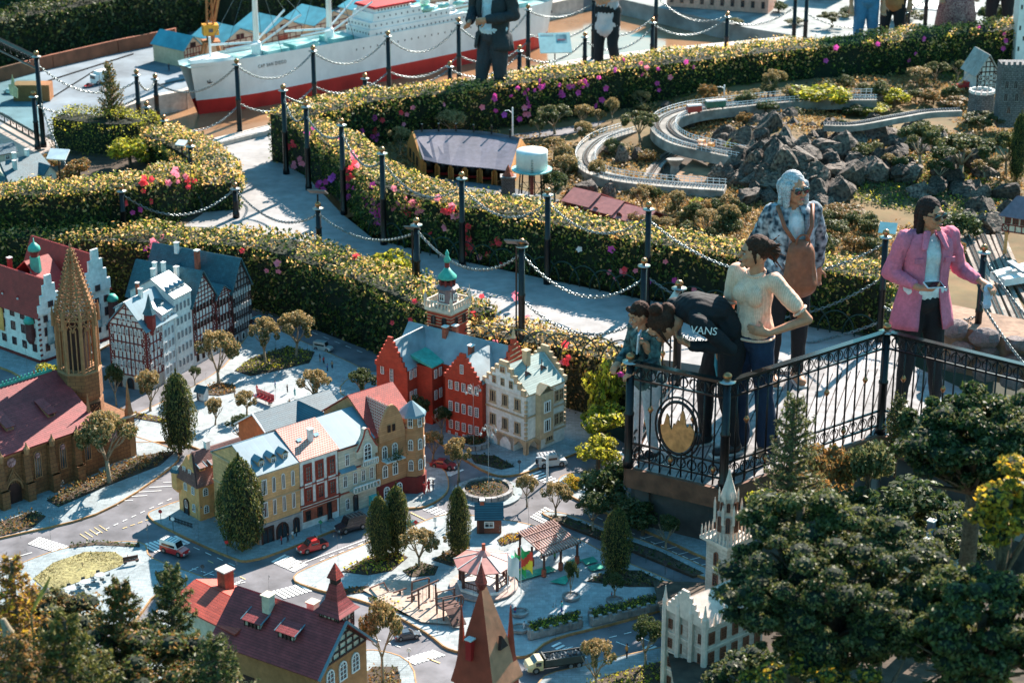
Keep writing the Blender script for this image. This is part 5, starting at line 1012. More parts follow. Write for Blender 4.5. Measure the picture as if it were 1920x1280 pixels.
for i, (x, yt, yb, w, lb)in enumerate([(338, 690, 848, 66, 'tall columnar cypress on the square above the ochre house'), (455, 848, 1030, 84, 'largest columnar cypress in front of the yellow town house'), (712, 922, 1050, 50, 'columnar cypress, left of the pair by the park'), (745, 903, 1038, 52, 'columnar cypress, right of the pair by the park'), (860, 905, 1040, 46, 'slim columnar cypress left of the teal-roofed booth'), (1155, 945, 1078, 58, 'dark columnar cypress right of the pergola'), (422, 895, 975, 30, 'narrow cypress shoot leaning against the largest cypress')]):
 tree('column', x, yt, yb, w, lb, seed=i, group='columnar cypresses of the model town')
def inv(X, Y, z=0.):
 s, c=sin(TH), cos(TH);d=Y*c-(z-HC)*s;return 960+FPX*X/d, 640-FPX*(Y*s+(z-HC)*c)/d
def bed(label, pts, mats_, h=.03, dens=2400, leaf=.022, z=ZV+.013, prob=.4, name='flower_bed', cat='flower bed', soil=SOIL, zf=None):
 q=[P(x, y, z)for x, y in pts];ar=sum(q[i].x*q[(i+1)%len(q)].y-q[(i+1)%len(q)].x*q[i].y for i in range(len(q)))
 if ar<0:q.reverse()
 xs=np.array([p.x for p in q]);ys=np.array([p.y for p in q]);A=abs(ar)/2;bbx=(xs.min(), xs.max(), ys.min(), ys.max());bb=(bbx[1]-bbx[0])*(bbx[3]-bbx[2])
 n=int(bb*dens);X=NR.uniform(bbx[0], bbx[1], n);Y=NR.uniform(bbx[2], bbx[3], n);ins=np.zeros(n, bool)
 for i in range(len(q)):
  a, b_=q[i], q[(i+1)%len(q)];c=((a.y>Y)!=(b_.y>Y))&(X<(b_.x-a.x)*(Y-a.y)/(b_.y-a.y+1e-12)+a.x);ins^=c
 X, Y=X[ins], Y[ins];n=len(X);hh=h*(.6+.4*noise3(np.stack([X, Y, X*0], 1), 9));hh=np.clip(hh, .004, None);Z=z+NR.random(n)**.5*hh
 if zf:k=zf(X, Y)>-9;X, Y, Z=X[k], Y[k], Z[k]-z+zf(X[k], Y[k])
 root=THg(name, label, cat);MB().prism([(p.x, p.y)for p in q], z-.02, z+.005).bd('soil', soil, root)
 obj('plants', LMe('plants', np.stack([X, Y, Z], 1), leaf, mats_, prob), root, kind='stuff');return root
bed('rust and olive heather strip along the church pavement', [(88, 938), (150, 905), (260, 855), (330, 845), (300, 872), (190, 915), (110, 950)], [L_RUS, L_OLV], .05, 5200)
bed('small rust heather patch at the left edge below the church', [(-20, 985), (60, 960), (86, 968), (60, 990), (-20, 1010)], [L_RUS, L_GRN], .05, 5200)
LAWN=mat('lawn_soil', (.30, .26, .11), .95, .3, 40, .3)
bed('oval mown meadow at the lower left of the town', [(62, 1085), (100, 1055), (160, 1035), (215, 1035), (238, 1050), (225, 1062), (150, 1090), (110, 1105), (80, 1100)], [leafmat('lawn_blade', [(.26, .21, .08), (.34, .26, .12), (.18, .16, .06)]), L_OLV], .010, 14000, .012, prob=.2, name='lawn', cat='lawn', soil=LAWN)
bed('grassy islet with red blooms beside the back road', [(440, 695), (470, 672), (540, 650), (590, 660), (580, 680), (520, 695), (470, 705)], [L_OLV, L_YEL], .04, 4200)
bed('rusty round bed at the foot of the sunlit square bonsai', [(385, 728), (410, 716), (440, 722), (442, 735), (410, 742), (388, 740)], [L_RUS, L_OLV], .03, 4500)
bed('dark planted strip before the half-timbered corner house', [(225, 768), (290, 780), (330, 792), (300, 792), (230, 780)], [L_RUS, L_YEL], .03, 4500)
bed('planted bed under the pair of park cypresses', [(640, 1072), (690, 1045), (745, 1035), (765, 1045), (735, 1070), (690, 1078)], [L_YEL, L_RUS], .04, 5000)
bed('dark bed at the foot of the pale open bonsai', [(755, 1070), (790, 1055), (822, 1062), (815, 1078), (770, 1082)], [L_OLV, L_DARK], .03, 4500)
bed('triangular bed under the slim cypress left of the booth', [(812, 1050), (840, 1032), (880, 1012), (882, 1040), (850, 1062)], [L_OLV, L_RUS], .04, 4500)
bed('small orange flower bed below the booth', [(932, 1012), (955, 1000), (985, 1000), (975, 1012), (940, 1024)], [L_RUS, L_ORG], .03, 5000, prob=.5)
bed('triangular bed under the dark cypress by the right road', [(1100, 1090), (1150, 1068), (1200, 1070), (1262, 1100), (1180, 1100)], [L_OLV, L_DARK], .04, 4500)
bed('leafy strip on the road median below the deck', [(1028, 966), (1060, 968), (1140, 1000), (1240, 1035), (1320, 1075), (1300, 1080), (1180, 1030), (1060, 985)], [L_GRN, L_DARK], .02, 2600)
bed('dark green strip before the red town hall', [(880, 852), (930, 855), (965, 875), (940, 880), (890, 868)], [L_GRN, L_DARK], .03, 3500)
bed('small hedge row before the ochre house oriel', [(640, 1105), (690, 1098), (700, 1108), (650, 1115)], [L_RUS, L_GRN], .03, 4000)
bed('yellow-green shrubbery at the bottom right of the lower pavement', [(1060, 1300), (1150, 1262), (1260, 1235), (1330, 1230), (1330, 1330), (1060, 1360)], [L_YEL, L_OLV], .06, 3800)
bed('orange bed around the tall lower bonsai', [(670, 1275), (700, 1250), (745, 1250), (755, 1290), (690, 1320)], [L_RUS, L_OLV], .05, 4500)
bed('ivy strip beside the playground', [(690, 1120), (720, 1118), (775, 1145), (765, 1155), (700, 1135)], [L_GRN, L_YEL], .03, 3000)
bed('small islet bed in front of the maroon station roofs', [(290, 1075), (318, 1066), (345, 1085), (330, 1100), (300, 1098)], [L_OLV, L_RUS], .02, 4500)
bed('green row of tiny plants at the meadow crossing', [(130, 1022), (180, 1016), (262, 1020), (262, 1026), (180, 1022), (130, 1028)], [L_GRN, L_DARK], .04, 3500)
def bushrow(items, z, group=None):
 for i, (kd, x, yt, yb, w, lb)in enumerate(items):tree(kd, x, yt, yb, w, lb, z=z(x, yb)if callable(z)else z, seed=i, group=group)
bushrow([('ybush', 1135, 735, 830, 110, 'bright yellow-green shrub left of the deck corner post'), ('ybush', 1120, 800, 880, 100, 'yellow shrub lower on the bank left of the deck'), ('gbush', 1165, 830, 930, 90, 'dark leafy shrub under the deck corner'), ('gbush', 1120, 860, 960, 110, 'fern-like shrub on the bank above the right road'), ('bush', 1170, 910, 985, 90, 'low dark shrub at the foot of the retaining wall'), ('obush', 1072, 885, 915, 40, 'small yellow blossoming shrub at the silver car'), ('gbush', 1205, 930, 1000, 80, 'dark shrub below the retaining wall, right')], ZV+.01)
tree('ybush', 150, 650, 715, 90, 'yellow feathery shrub behind the church roof', seed=1);tree('ybush', 95, 670, 715, 70, 'small yellow shrub between church roof and white town hall', seed=2)
tree('ybush', 735, 440, 560, 110, 'yellow-green rounded shrub standing out of the village hedge', z=-.2, seed=0)
tree('ybush', 1130, 640, 800, 90, 'pinkish leafy bush right of the beige gabled house', z=ZV, seed=1)
def CNf(label, x, Y, z0, h, rad, nb=26, mats_=(L_CON, L_OLV), nl=7000, seed=0, leaf=.045, spread=1., name='conifer', cat='conifer', up=.25):
 r=random.Random(seed);g=Vector((x, Y, z0));o=THg(name, label, cat, g);b=MB();b.tube([(0, 0, -.1), (0, 0, h*.96)], [rad*.10, .008], 7);C=[];D=[]
 for i in range(nb*3):
  t=.06+.92*i/(nb*3);L_=rad*(1-t)**.8*r.uniform(.55, 1.15)+.03;a=i*2.4+r.uniform(-.3, .3);e=Vector((cos(a)*L_, sin(a)*L_, h*t+L_*r.uniform(up-.15, up+.2)))
  b.tube([(0, 0, h*t), tuple(e)], [.012*(1-t)+.004, .003], 4, False);m=max(4, int(nl/(nb*3)*(L_/rad+.25)))
  for k in range(m):
   s_=r.uniform(.25, 1.03);side=r.gauss(0, .17)*L_*(1.15-s_*.6);p=Vector((0, 0, h*t)).lerp(e, s_);C.append((p.x-sin(a)*side, p.y+cos(a)*side, p.z+r.gauss(0, .012)-abs(side)*.3));D.append((cos(a), sin(a), .6))
 b.bd('trunk', BARK, o, True);obj('foliage', LMe('foliage', np.array(C), leaf, list(mats_), .3, np.array(D)*.3, .32), o, kind='stuff');return o
def at(px, py, Y):
 t=(640-py)/FPX;s, c=sin(TH), cos(TH);zz=HC+Y*(t*c-s)/(c+t*s);return Vector(((px-960)/FPX*(Y*c-(zz-HC)*s), Y, zz))
def fg(label, px, py_tip, Y, wpx, hh, **k):
 p=at(px, py_tip, Y);CNf(label, p.x, Y, p.z-hh, hh, wpx*Y/FPX/2*1.05, **k)
fg('dark pointed young conifer left of the red station roofs', 318, 1060, 9.3, 190, .95, seed=1, nl=14000, leaf=.024, mats_=(L_CON, L_OLV), up=.5)
fg('brown-tipped conifer between the two darkest ones at lower left', 222, 1085, 9.0, 210, .85, seed=2, nl=13000, leaf=.026, mats_=(L_CON, L_RUS), up=.35)
fg('broad fan-leaved cypress in the lower left corner', 120, 1150, 8.4, 330, .9, seed=3, nl=17000, leaf=.028, mats_=(L_COL, L_OLV), up=.3)
fg('low spreading conifer at the bottom left of centre', 400, 1190, 8.6, 220, .6, seed=4, nl=6000, leaf=.028, up=.2)
fg('rusty leaved shrub at the left edge of the foreground', 20, 1040, 9.0, 200, .9, seed=5, nl=7000, leaf=.03, mats_=(L_RUS, L_ORG), name='shrub', cat='shrub', up=.2)
fg('reddish undergrowth in the bottom left corner', 30, 1190, 8.2, 240, .6, seed=6, nl=6000, leaf=.028, mats_=(L_RUS, L_CON), name='shrub', cat='shrub')
def BCl(label, px, py, Y, rx, rz, n, nc=60, mats_=(L_CON, L_OLV), leaf=.03, seed=0, name='pine_tree', cat='tree', gz=None, prob=.3):
 r=random.Random(seed);c=at(px, py, Y);g=Vector((c.x, Y, .2 if gz is None else gz));o=THg(name, label, cat, g);C, R=[], [];s_=Y/FPX
 for i in range(nc):
  a, q=r.uniform(0, 6.28), sqrt(r.random());x, y, z=cos(a)*q*rx*s_, sin(a)*q*rx*s_*.8, (1-q*q)**.5*rz*s_*r.uniform(-.9, 1.);C.append((x, y, z+c.z-g.z));R.append(r.uniform(.028, .085))
 b=MB();b.tube([(0, 0, -.3), (.02, .03, (c.z-g.z)*.6), (0, 0, c.z-g.z+rz*s_*.3)], [.06, .045, .02], 8)
 for i in range(0, nc, 3):b.tube([(0, 0, (c.z-g.z)*.75), tuple(Vector(C[i])*.9+Vector((0, 0, .02)))], [.018, .004], 4, False)
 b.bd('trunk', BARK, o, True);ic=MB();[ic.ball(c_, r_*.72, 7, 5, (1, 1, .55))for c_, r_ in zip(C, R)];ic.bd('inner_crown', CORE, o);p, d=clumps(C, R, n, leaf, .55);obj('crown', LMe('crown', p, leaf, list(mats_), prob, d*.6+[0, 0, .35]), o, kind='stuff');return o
BCl('huge dark cloud-pruned pine in the lower right foreground', 1575, 1112, 9.0, 245, 170, 52000, 330, seed=1, leaf=.021, prob=.5)
BCl('upper lobe of a dark pine behind the big foreground pine', 1500, 965, 9.3, 110, 60, 8000, 34, seed=2, leaf=.026)
BCl('dark pine at the right edge in front of the deck', 1830, 820, 10.2, 155, 98, 26000, 170, seed=3, mats_=(L_DARK, L_OLV), leaf=.03)
BCl('dark foliage filling the bottom right corner', 1840, 1180, 8.6, 170, 130, 24000, 190, seed=4, leaf=.028)
BCl('yellow and orange leaved shrub at the right edge', 1890, 940, 8.8, 60, 85, 5500, 28, seed=5, mats_=(L_ORG, L_COL), prob=.45, leaf=.032, name='shrub', cat='shrub')
BCl('orange tipped twigs along the bottom edge right of the gothic hall', 1520, 1285, 8.4, 160, 40, 3500, 22, seed=7, mats_=(L_ORG, L_CON), prob=.6, leaf=.03, name='shrub', cat='shrub')
BCl('dim undergrowth at the bottom right under the big pine', 1650, 1290, 8.9, 300, 60, 9000, 40, seed=8, leaf=.03, name='shrub', cat='shrub')
BCl('dense mixed undergrowth along the bottom left edge', 210, 1275, 8.7, 250, 75, 15000, 120, seed=11, leaf=.024, mats_=(L_CON, L_RUS), name='shrub', cat='shrub')
BCl('olive bush mass behind the broad cypress at the left', 90, 1165, 9.4, 110, 60, 8000, 70, seed=12, leaf=.024, mats_=(L_OLV, L_RUS), name='shrub', cat='shrub')
BCl('shaded ground shrubs below the gothic hall', 1430, 1275, 9.5, 130, 40, 5000, 50, seed=14, leaf=.026, name='shrub', cat='shrub')
BCl('dark shrubs around the white-roofed cottage', 1740, 1000, 11., 150, 50, 8000, 70, seed=15, leaf=.028, name='shrub', cat='shrub')
fg('slim loose conifer rising before the deck railing', 1490, 740, 9.9, 150, .75, seed=9, nl=4200, leaf=.028, mats_=(L_OLV, L_CON), up=.55)
fg('tiny pointed cypress at the deck corner post', 1688, 745, 12.4, 60, .45, seed=10, nl=2600, leaf=.022, mats_=(L_COL, L_DARK), up=.8)
for i, (px, yt, yb, w, kd, lb)in enumerate([(1545, 795, 940, 110, 'rbush', 'rusty conifer bush under the deck, left of two'), (1625, 800, 930, 110, 'bush', 'olive conifer bush under the deck, right of two'), (1590, 885, 990, 150, 'gbush', 'dark green juniper below the deck'), (1440, 900, 990, 110, 'ybush', 'yellow-green shrub behind the gothic spire'), (1700, 880, 990, 170, 'gbush', 'dark shrub in shade right of the juniper'), (1800, 1040, 1110, 100, 'bush', 'pale dry shrub right of the white-roofed cottage'), (1500, 860, 960, 120, 'rbush', 'dark rusty bush under the deck behind the loose conifer')]):
 g=at(px, yb, 11.6-i*.1);tree(kd, px, yt, yb, w, lb, seed=i, g=g)
lg=at(30, 1215, 8.3);MB().tube([lg+Vector((-.1, 0, -.35)), lg+Vector((-.03, .02, -.1)), lg+Vector((-.04, .05, .05)), lg+Vector((-.06, .05, .12))], [.03, .028, .026, .012], 7).bd('tree_stump', BARKL, None, True, label='pale weathered stump among the rusty leaves at the left edge', category='stump')
lf=MB();a=at(58, 1150, 8.3);c=at(98, 1074, 8.3);d=(c-a);n_=Vector((1, 0, .5)).normalized()
for k in range(10):
 t0, t1=k/10, (k+1)/10;w0, w1=.018*sin(pi*min(1, t0+.05)), .018*sin(pi*min(1, t1+.02));p0, p1=a+d*t0, a+d*t1;mid=Vector((0, .006, 0));lf.quad(p0-n_*w0, p0+mid, p1+mid, p1-n_*w1);lf.quad(p0+mid, p0+n_*w0, p1+n_*w1, p1+mid)
lf.tube([a-Vector((0, 0, .4)), a], .004, 5);lf.bd('long_leaf', L_CON, None, True, label='single long upright leaf above the lower-left conifers', category='leaf')
# == street furniture, vehicles, small buildings of the model town ==
LGR=mat('lamp_grey', (.10, .11, .11), .4, .1, 30, 0, .5);GLOBE=mat('lamp_globe', (.75, .75, .70), .2, .03, 30)
def lamp_proto(arms, m=None, hb=.22):
 def f():
  m_=m or LGR;t=THg('street_lamp', 'x', 'street lamp')
  MB().lt([(.008, 0), (.008, .02), (.0035, .03), (.0028, .98), (.005, .985), (.001, 1.02)], 6).bd('pole', m_, t)
  for k in range(arms):
   a=2*pi*k/arms;c, s_=cos(a), sin(a);b=MB().tube([(0, 0, .80), (c*.035, s_*.035, .95), (c*.09, s_*.09, .97), (c*.115, s_*.115, .90)], .0035, 4);b.bd('arm', m_, t)
   MB().lt([(.004, .03), (.020, .015), (.020, -.002)], 7, (c*.115, s_*.115, .875)).bd('lamp_hood', m_, t);MB().ball((c*.115, s_*.115, .870), .015, 7, 5, (1, 1, .8)).bd('lamp_globe', GLOBE, t)
  return t
 return f
for i, (x, yt, yb, n, ph)in enumerate([(39, 945, 1008, 1, 'on the pavement corner below the church, far left'), (97, 968, 1035, 1, 'beside the zebra crossing below the church'), (52, 1028, 1060, 2, 'at the left tip of the meadow'), (121, 900, 958, 2, 'in front of the church door'), (260, 850, 898, 1, 'at the right end of the heather strip'), (373, 945, 1013, 2, 'before the ochre house on the kerb'), (280, 980, 1048, 2, 'left of the red off-road car'), (445, 1050, 1088, 2, 'on the road edge left of the long zebra crossing'), (505, 1078, 1122, 1, 'above the left chimney of the station'), (634, 998, 1060, 2, 'right of the red pickup'), (695, 1060, 1098, 1, 'under the left park cypress'), (818, 1058, 1098, 1, 'left of the gazebo'), (833, 938, 994, 1, 'left of the slim park cypress'), (937, 985, 1038, 2, 'directly in front of the booth'), (991, 928, 994, 1, 'right of the booth with the teal roof'), (1118, 982, 1036, 2, 'left of the dark columnar cypress'), (1061, 1050, 1093, 1, 'in front of the pergola'), (820, 1118, 1187, 1, 'at the lower playground corner'), (680, 1152, 1220, 1, 'left of the tall lower bonsai'), (1042, 1125, 1197, 1, 'behind the left crenellated planter'), (1144, 1175, 1212, 2, 'above the dump truck'), (888, 1105, 1150, 1, 'behind the left spike of the steep roof'), (1223, 1055, 1085, 2, 'right of the dark columnar cypress'), (1263, 1030, 1087, 2, 'on the park edge near the gothic tower'), (1276, 1080, 1112, 2, 'at the right corner of the park'), (52, 645, 702, 1, 'before the white town hall'), (237, 690, 744, 1, 'at the arcade of the half-timbered corner house'), (452, 683, 725, 1, 'in the sunlit square left of the grassy islet'), (578, 643, 684, 1, 'at the right end of the grassy islet'), (517, 600, 665, 2, 'between the paired bonsais'), (630, 620, 670, 1, 'on the back road right of the white off-road car'), (517, 690, 749, 1, 'right of the red bench'), (386, 698, 719, 1, 'left of the tiny guard booth'), (499, 725, 781, 1, 'left of the teal-roofed house'), (581, 734, 766, 1, 'under the round bonsai of the square'), (372, 765, 820, 1, 'right of the tall square cypress'), (203, 605, 662, 1, 'right of the openwork spire'), (1011, 812, 850, 1, 'at the arcade of the beige gabled house'), (646, 708, 752, 1, 'left of the dark bonsai by the red town hall'), (150, 1160, 1200, 1, 'behind the low conifers at the lower left')]):
 g=P(x, yb, ZV+.02);h=ZT(g, yt)-g.z
 place('lamp%d'%n, lamp_proto(n), ('single-armed' if n==1 else 'two-armed')+' model street lamp '+ph, g, random.Random(i).uniform(0, 6), (1.15*h+.05, 1.15*h+.05, h)if False else h, 'street lamps of the model town', 'street lamp')
for x, yt, yb, ph in((888, 720, 838, 'before the red brick town hall'), (916, 795, 922, 'on the round roundabout planter')):
 g=P(x, yb, ZV+.03);h=ZT(g, yt)-g.z;o=place('mast', lamp_proto(4, mat('mast_grey', (.42, .42, .40), .5)), 'tall pale four-armed light mast '+ph, g, .5, h, 'tall light masts', 'light mast')
for x, yt, yb, z, ph in((1230, 912, 975, ZV, 'in front of the dark retaining wall'), (1026, 852, 905, ZV, 'left of the silver off-road car'), (961, 202, 262, .03, 'beside the roundhouse by the upper hedge'), (1357, 160, 195, .08, 'beside the green freight wagon')):
 g=P(x, yb, z);h=ZT(g, yt)-g.z;pl=THg('street_lamp', 'plain white concrete lamp pole '+ph, 'street lamp', g, 0, 'white lamp poles');MB().lt([(.010, -.02), (.008, h), (.001, h+.004)], 7).bd('pole', WHITE, pl);MB().tube([(0, 0, h*.82), (-.04, 0, h*.92), (-.08, 0, h*.90)], .004, 5).bd('arm', WHITE, pl)
for x, y, r, lb in((889, 836, .10, 'round stone planter around the mast by the red town hall'), (913, 925, .17, 'large round stone planter in the middle of the roundabout')):
 g=P(x, y, ZV+.004);o=THg('round_planter', lb, 'planter', g, 0, 'round stone planters');b=MB()
 if r>.15:MB().lt([(r*1.45, -.01), (r*1.45, .012), (0.01, .013)], 28, cap=False).bd('plinth', PAVE, o)
 for k in range(int(r*150)):a=2*pi*k/int(r*150);st_=b.cbx((cos(a)*r, sin(a)*r, .03), (2*pi*r/int(r*150)*.93, .028, .036+random.uniform(-.003, .003)), a+pi/2)
 b.bd('stones', STONE, o, kind='stuff');MB().lt([(r*.9, .01), (r*.9, .036)], 20).bd('soil', SOIL, o);p=NR.normal(size=(400, 3))*[r*.4, r*.4, .008]+[0, 0, .045];obj('plants', LMe('plants', p, .018, [L_GRN, L_RUS], .3), o, kind='stuff')
for x, y, lb in((1071, 1120, 'small round planter of the thin twisted tree'), (1153, 1128, 'small round planter of the round little tree'), (974, 1150, 'small round planter with a seated figure'), (975, 1180, 'second small planter above the crenellated one')):
 g=P(x, y, ZV+.02);o=THg('round_planter', lb, 'planter', g, 0, 'round stone planters');MB().lt([(.055, 0), (.058, .02), (.045, .021), (.045, .012), (.01, .012)], 18).bd('rim', STONE, o)
def sign_proto(c, shape):
 def f():
  t=THg('road_sign', 'x', 'road sign');MB().tube([(0, 0, 0), (0, 0, .085)], .0022, 5).bd('pole', LGR, t);b=MB()
  if shape=='round':b.lt([(.014, -.001), (.014, .001)], 12)
  elif shape=='diamond':b.cbx((0, 0, 0), (.024, .024, .002), pi/4)
  else:b.cbx((0, 0, 0), (.022, .034, .002))
  o=b.bd('sign_face', c, t, loc=(0, -.003, .088));o.rotation_euler=(pi/2, 0, 0)
  return t
 return f
SC={'red':mat('sign_red', (.6, .03, .03), .5), 'white':WHITE, 'green':mat('sign_green', (.02, .22, .12), .5), 'dark':mat('sign_back', (.05, .05, .055), .6)}
for i, (x, yb, c, sh, ph)in enumerate([(302, 980, 'red', 'round', 'at the kerb tip left of the ochre house'), (325, 994, 'white', 'round', 'in front of the ochre house fence'), (426, 1038, 'red', 'round', 'at the foot of the largest cypress'), (602, 1000, 'green', 'diamond', 'before the white and red town house'), (381, 1084, 'dark', 'round', 'on the parking strip below the red off-road car'), (780, 1000, 'red', 'diamond', 'right of the park cypress pair'), (816, 995, 'white', 'box', 'on the park kerb left of the slim cypress'), (1211, 1055, 'dark', 'box', 'on the right road edge'), (1247, 1077, 'dark', 'box', 'near the gothic tower on the road edge'), (767, 1242, 'white', 'round', 'at the lower zebra crossing'), (974, 886, 'dark', 'round', 'on the curved kerb below the beige gabled house'), (643, 1238, 'red', 'round', 'left of the tall lower bonsai')]):
 place('sign'+c+sh, sign_proto(SC[c], sh), 'tiny %s road sign %s'%({'dark':'grey-backed', 'white':'white', 'red':'red', 'green':'green diamond'}[c], ph), P(x, yb, ZV+.02), -.2, 1, 'road signs of the model town', 'road sign')
TYRE=mat('tyre', (.02, .02, .02), .8);RIM=mat('rim', (.35, .35, .36), .35, .1, 30, 0, .7);CARG=mat('car_glass', (.02, .025, .03), .08, .1, 10, spec=.9);LIGHTW=mat('headlight', (.8, .8, .75), .1);TAIL=mat('tail_light', (.5, .02, .02), .2)
def paint(n, c):return mat(n, c, .3, .05, 20, 0, 0, coat=.6, spec=.6)
def wheels(t, xs, ys, r=.019, w=.014):
 for x in xs:
  for y in ys:
   o=obj('wheel', MB().lt([(r*.7, -w/2), (r, -w*.4), (r, w*.4), (r*.7, w/2)], 14).mesh('wheel', TYRE), t, (x, y, r));o.rotation_euler=(pi/2, 0, 0);MB().lt([(r*.55, -w*.56), (r*.55, w*.56)], 9).bd('rim', RIM, o)
def loft_profile(sects):
 b=MB()
 for s_ in sects:x, wb, wt, z0, z1=s_;b.v+=[(x, -wb, z0), (x, wb, z0), (x, wb, z0+(z1-z0)*.6), (x, wt, z1), (x, -wt, z1), (x, -wb, z0+(z1-z0)*.6)]
 for i in range(len(sects)-1):
  for k in range(6):b.face((i*6+k, i*6+(k+1)%6, (i+1)*6+(k+1)%6, (i+1)*6+k))
 b.face(range(6));n=len(sects)-1;b.face([n*6+k for k in range(6)][::-1]);return b
def car(kind, label, px, py, ang, col, L=.20, top=None, z=ZV+.005, cat='car', group=None):
 k=L/.20;t=THg({'suv':'off_road_car', 'pickup':'pickup_truck', 'sedan':'parked_car'}[kind], label, cat, P(px, py, z), ang, group, k);h=.038;w=.040
 if kind=='suv':
  body=[(-.100, w*.94, w*.9, .016, h+.010), (-.097, w, w*.97, .012, h+.012), (.045, w, w*.97, .012, h+.012), (.060, w, w*.9, .012, h+.010), (.095, w*.97, w*.85, .014, h+.004), (.100, w*.9, w*.8, .018, h)]
  cab=[(-.098, w*.93, w*.84, h+.010, h+.050), (-.090, w*.93, w*.84, h+.010, h+.054), (.030, w*.93, w*.84, h+.010, h+.054), (.050, w*.92, w*.82, h+.010, h+.014)]
  glass=[(-.080, w*.945, w*.89, h+.016, h+.040), (.030, w*.945, w*.885, h+.016, h+.040)]
 elif kind=='pickup':
  body=[(-.100, w*.94, w*.92, .016, h+.002), (-.097, w, w*.97, .012, h+.004), (-.030, w, w*.97, .012, h+.004), (.045, w, w*.94, .012, h+.006), (.090, w*.97, w*.85, .014, h+.0), (.100, w*.9, w*.8, .018, h-.006)]
  cab=[(-.034, w*.93, w*.80, h+.0, h+.036), (-.020, w*.93, w*.80, h+.0, h+.040), (.020, w*.93, w*.80, h+.0, h+.040), (.052, w*.92, w*.82, h+.0, h+.006)]
  glass=[(-.026, w*.945, w*.87, h+.009, h+.030), (.026, w*.945, w*.87, h+.009, h+.030)]
 else:
  body=[(-.100, w*.85, w*.8, .018, h-.004), (-.090, w, w*.9, .010, h), (.040, w, w*.95, .010, h+.002), (.090, w*.95, w*.8, .012, h-.006), (.100, w*.85, w*.7, .016, h-.012)]
  cab=[(-.075, w*.9, w*.7, h-.004, h+.002), (-.045, w*.92, w*.72, h-.002, h+.026), (.010, w*.92, w*.72, h, h+.028), (.045, w*.9, w*.7, h, h+.004)]
  glass=[(-.045, w*.935, w*.83, h+.004, h+.020), (.012, w*.935, w*.83, h+.004, h+.020)]
 loft_profile(body).bd('body', col, t);loft_profile(cab).bd('cabin', top or col, t);loft_profile(glass).bd('side_windows', CARG, t)
 x0_, x1_=cab[-2][0], cab[-1][0];z0_, z1_=cab[-2][4], cab[-1][4];MB().quad((x0_+.004, -w*.72, z0_+.0), (x1_-.001, -w*.78, z1_+.004), (x1_-.001, w*.78, z1_+.004), (x0_+.004, w*.72, z0_+.0)).bd('windscreen', CARG, t)
 wheels(t, (-.062, .062), (-.036, .036))
 for s_ in(-1, 1):MB().cbx((.0985, s_*w*.68, h-.012), (.006, .014, .010)).bd('headlight', LIGHTW, t);MB().cbx((-.0995, s_*w*.75, h-.010), (.004, .010, .014)).bd('tail_light', TAIL, t)
 MB().cbx((.102, 0, .018), (.006, w*1.7, .008)).bd('bumper', RIM, t);MB().cbx((-.102, 0, .018), (.006, w*1.7, .008)).bd('bumper', RIM, t)
 if kind=='suv':
  sp=MB().lt([(.015, -.004), (.018, 0), (.015, .004)], 12).bd('spare_wheel', TYRE, t, loc=(-.106, 0, .042));sp.rotation_euler=(0, pi/2, 0);b=MB()
  for k_ in range(5):b.cbx((-.08+k_*.025, 0, h+.057), (.004, w*1.5, .003))
  b.bd('roof_rack', RIM, t)
 if kind=='pickup':MB().box(-.094, -.038, -w*.8, w*.8, h+.0045, h+.0055).bd('load_bed', TYRE, t);MB().bar((-.034, -w*.8, h+.042), (-.034, w*.8, h+.042), .004).bd('roll_bar', TYRE, t)
 return t
CR=paint('red_paint', (.50, .02, .02));car('suv', 'red off-road car with a white roof at the left zebra crossing', 328, 1036, -.55, CR, .20, paint('white_car_paint', (.75, .74, .70)))
car('pickup', 'bright red pickup truck in front of the yellow town house', 586, 1030, 3.75, CR, .205, cat='pickup');car('suv', 'black car with luggage on its roof by the cream town house', 658, 992, 3.75, paint('black_paint', (.02, .022, .03)), .215)
car('sedan', 'dark red car parked under the bonsais by the red town hall', 832, 876, -.35, paint('wine_paint', (.20, .01, .02)), .19);car('suv', 'silver off-road car beside the deck shrubs', 1034, 872, .25, paint('silver_paint', (.45, .46, .46)), .21)
car('suv', 'pale grey off-road car on the back road by the hedge', 606, 656, -.45, paint('pale_green_paint', (.42, .50, .48)), .16);car('sedan', 'turquoise car half hidden behind the back bonsais', 488, 603, -.45, paint('turquoise_paint', (.03, .35, .42)), .15)
car('sedan', 'dark grey car behind the tall lower bonsai', 764, 1195, .3, paint('dark_grey_paint', (.06, .06, .07)), .16);car('sedan', 'small teal car right of the park cypress pair', 770, 985, .8, paint('teal_paint', (.02, .16, .16)), .12)
t=THg('dump_truck', 'cream cabbed dump truck with a dark load bed on the lower road', 'truck', P(1045, 1250, ZV+.005), 3.42+0, None, 1.0);CRP=paint('cream_paint', (.62, .50, .26));w=.048
loft_profile([(.10, w, w*.95, .02, .085), (.135, w, w*.95, .018, .087), (.158, w, w*.9, .018, .070), (.190, w*.97, w*.85, .020, .060), (.195, w*.9, w*.8, .022, .055)]).bd('cab', CRP, t)
MB().quad((.137, -w*.85, .086), (.160, -w*.85, .069), (.160, w*.85, .069), (.137, w*.85, .086)).bd('windscreen', CARG, t);loft_profile([(.112, w*1.01, w*1.0, .050, .074), (.145, w*1.01, w*1.0, .050, .074)]).bd('side_windows', CARG, t)
DK_=mat('dump_body', (.06, .065, .06), .6);MB().box(-.15, .10, -w*.8, w*.8, .025, .040).bd('chassis', TYRE, t);b=MB();b.box(-.155, .09, -w*1.05, -w*.95, .041, .085).box(-.155, .09, w*.95, w*1.05, .041, .085).box(-.155, .09, -w*.949, w*.949, .041, .050).box(.082, .09, -w*.949, w*.949, .0505, .095).box(-.155, -.148, -w*.949, w*.949, .0505, .08)
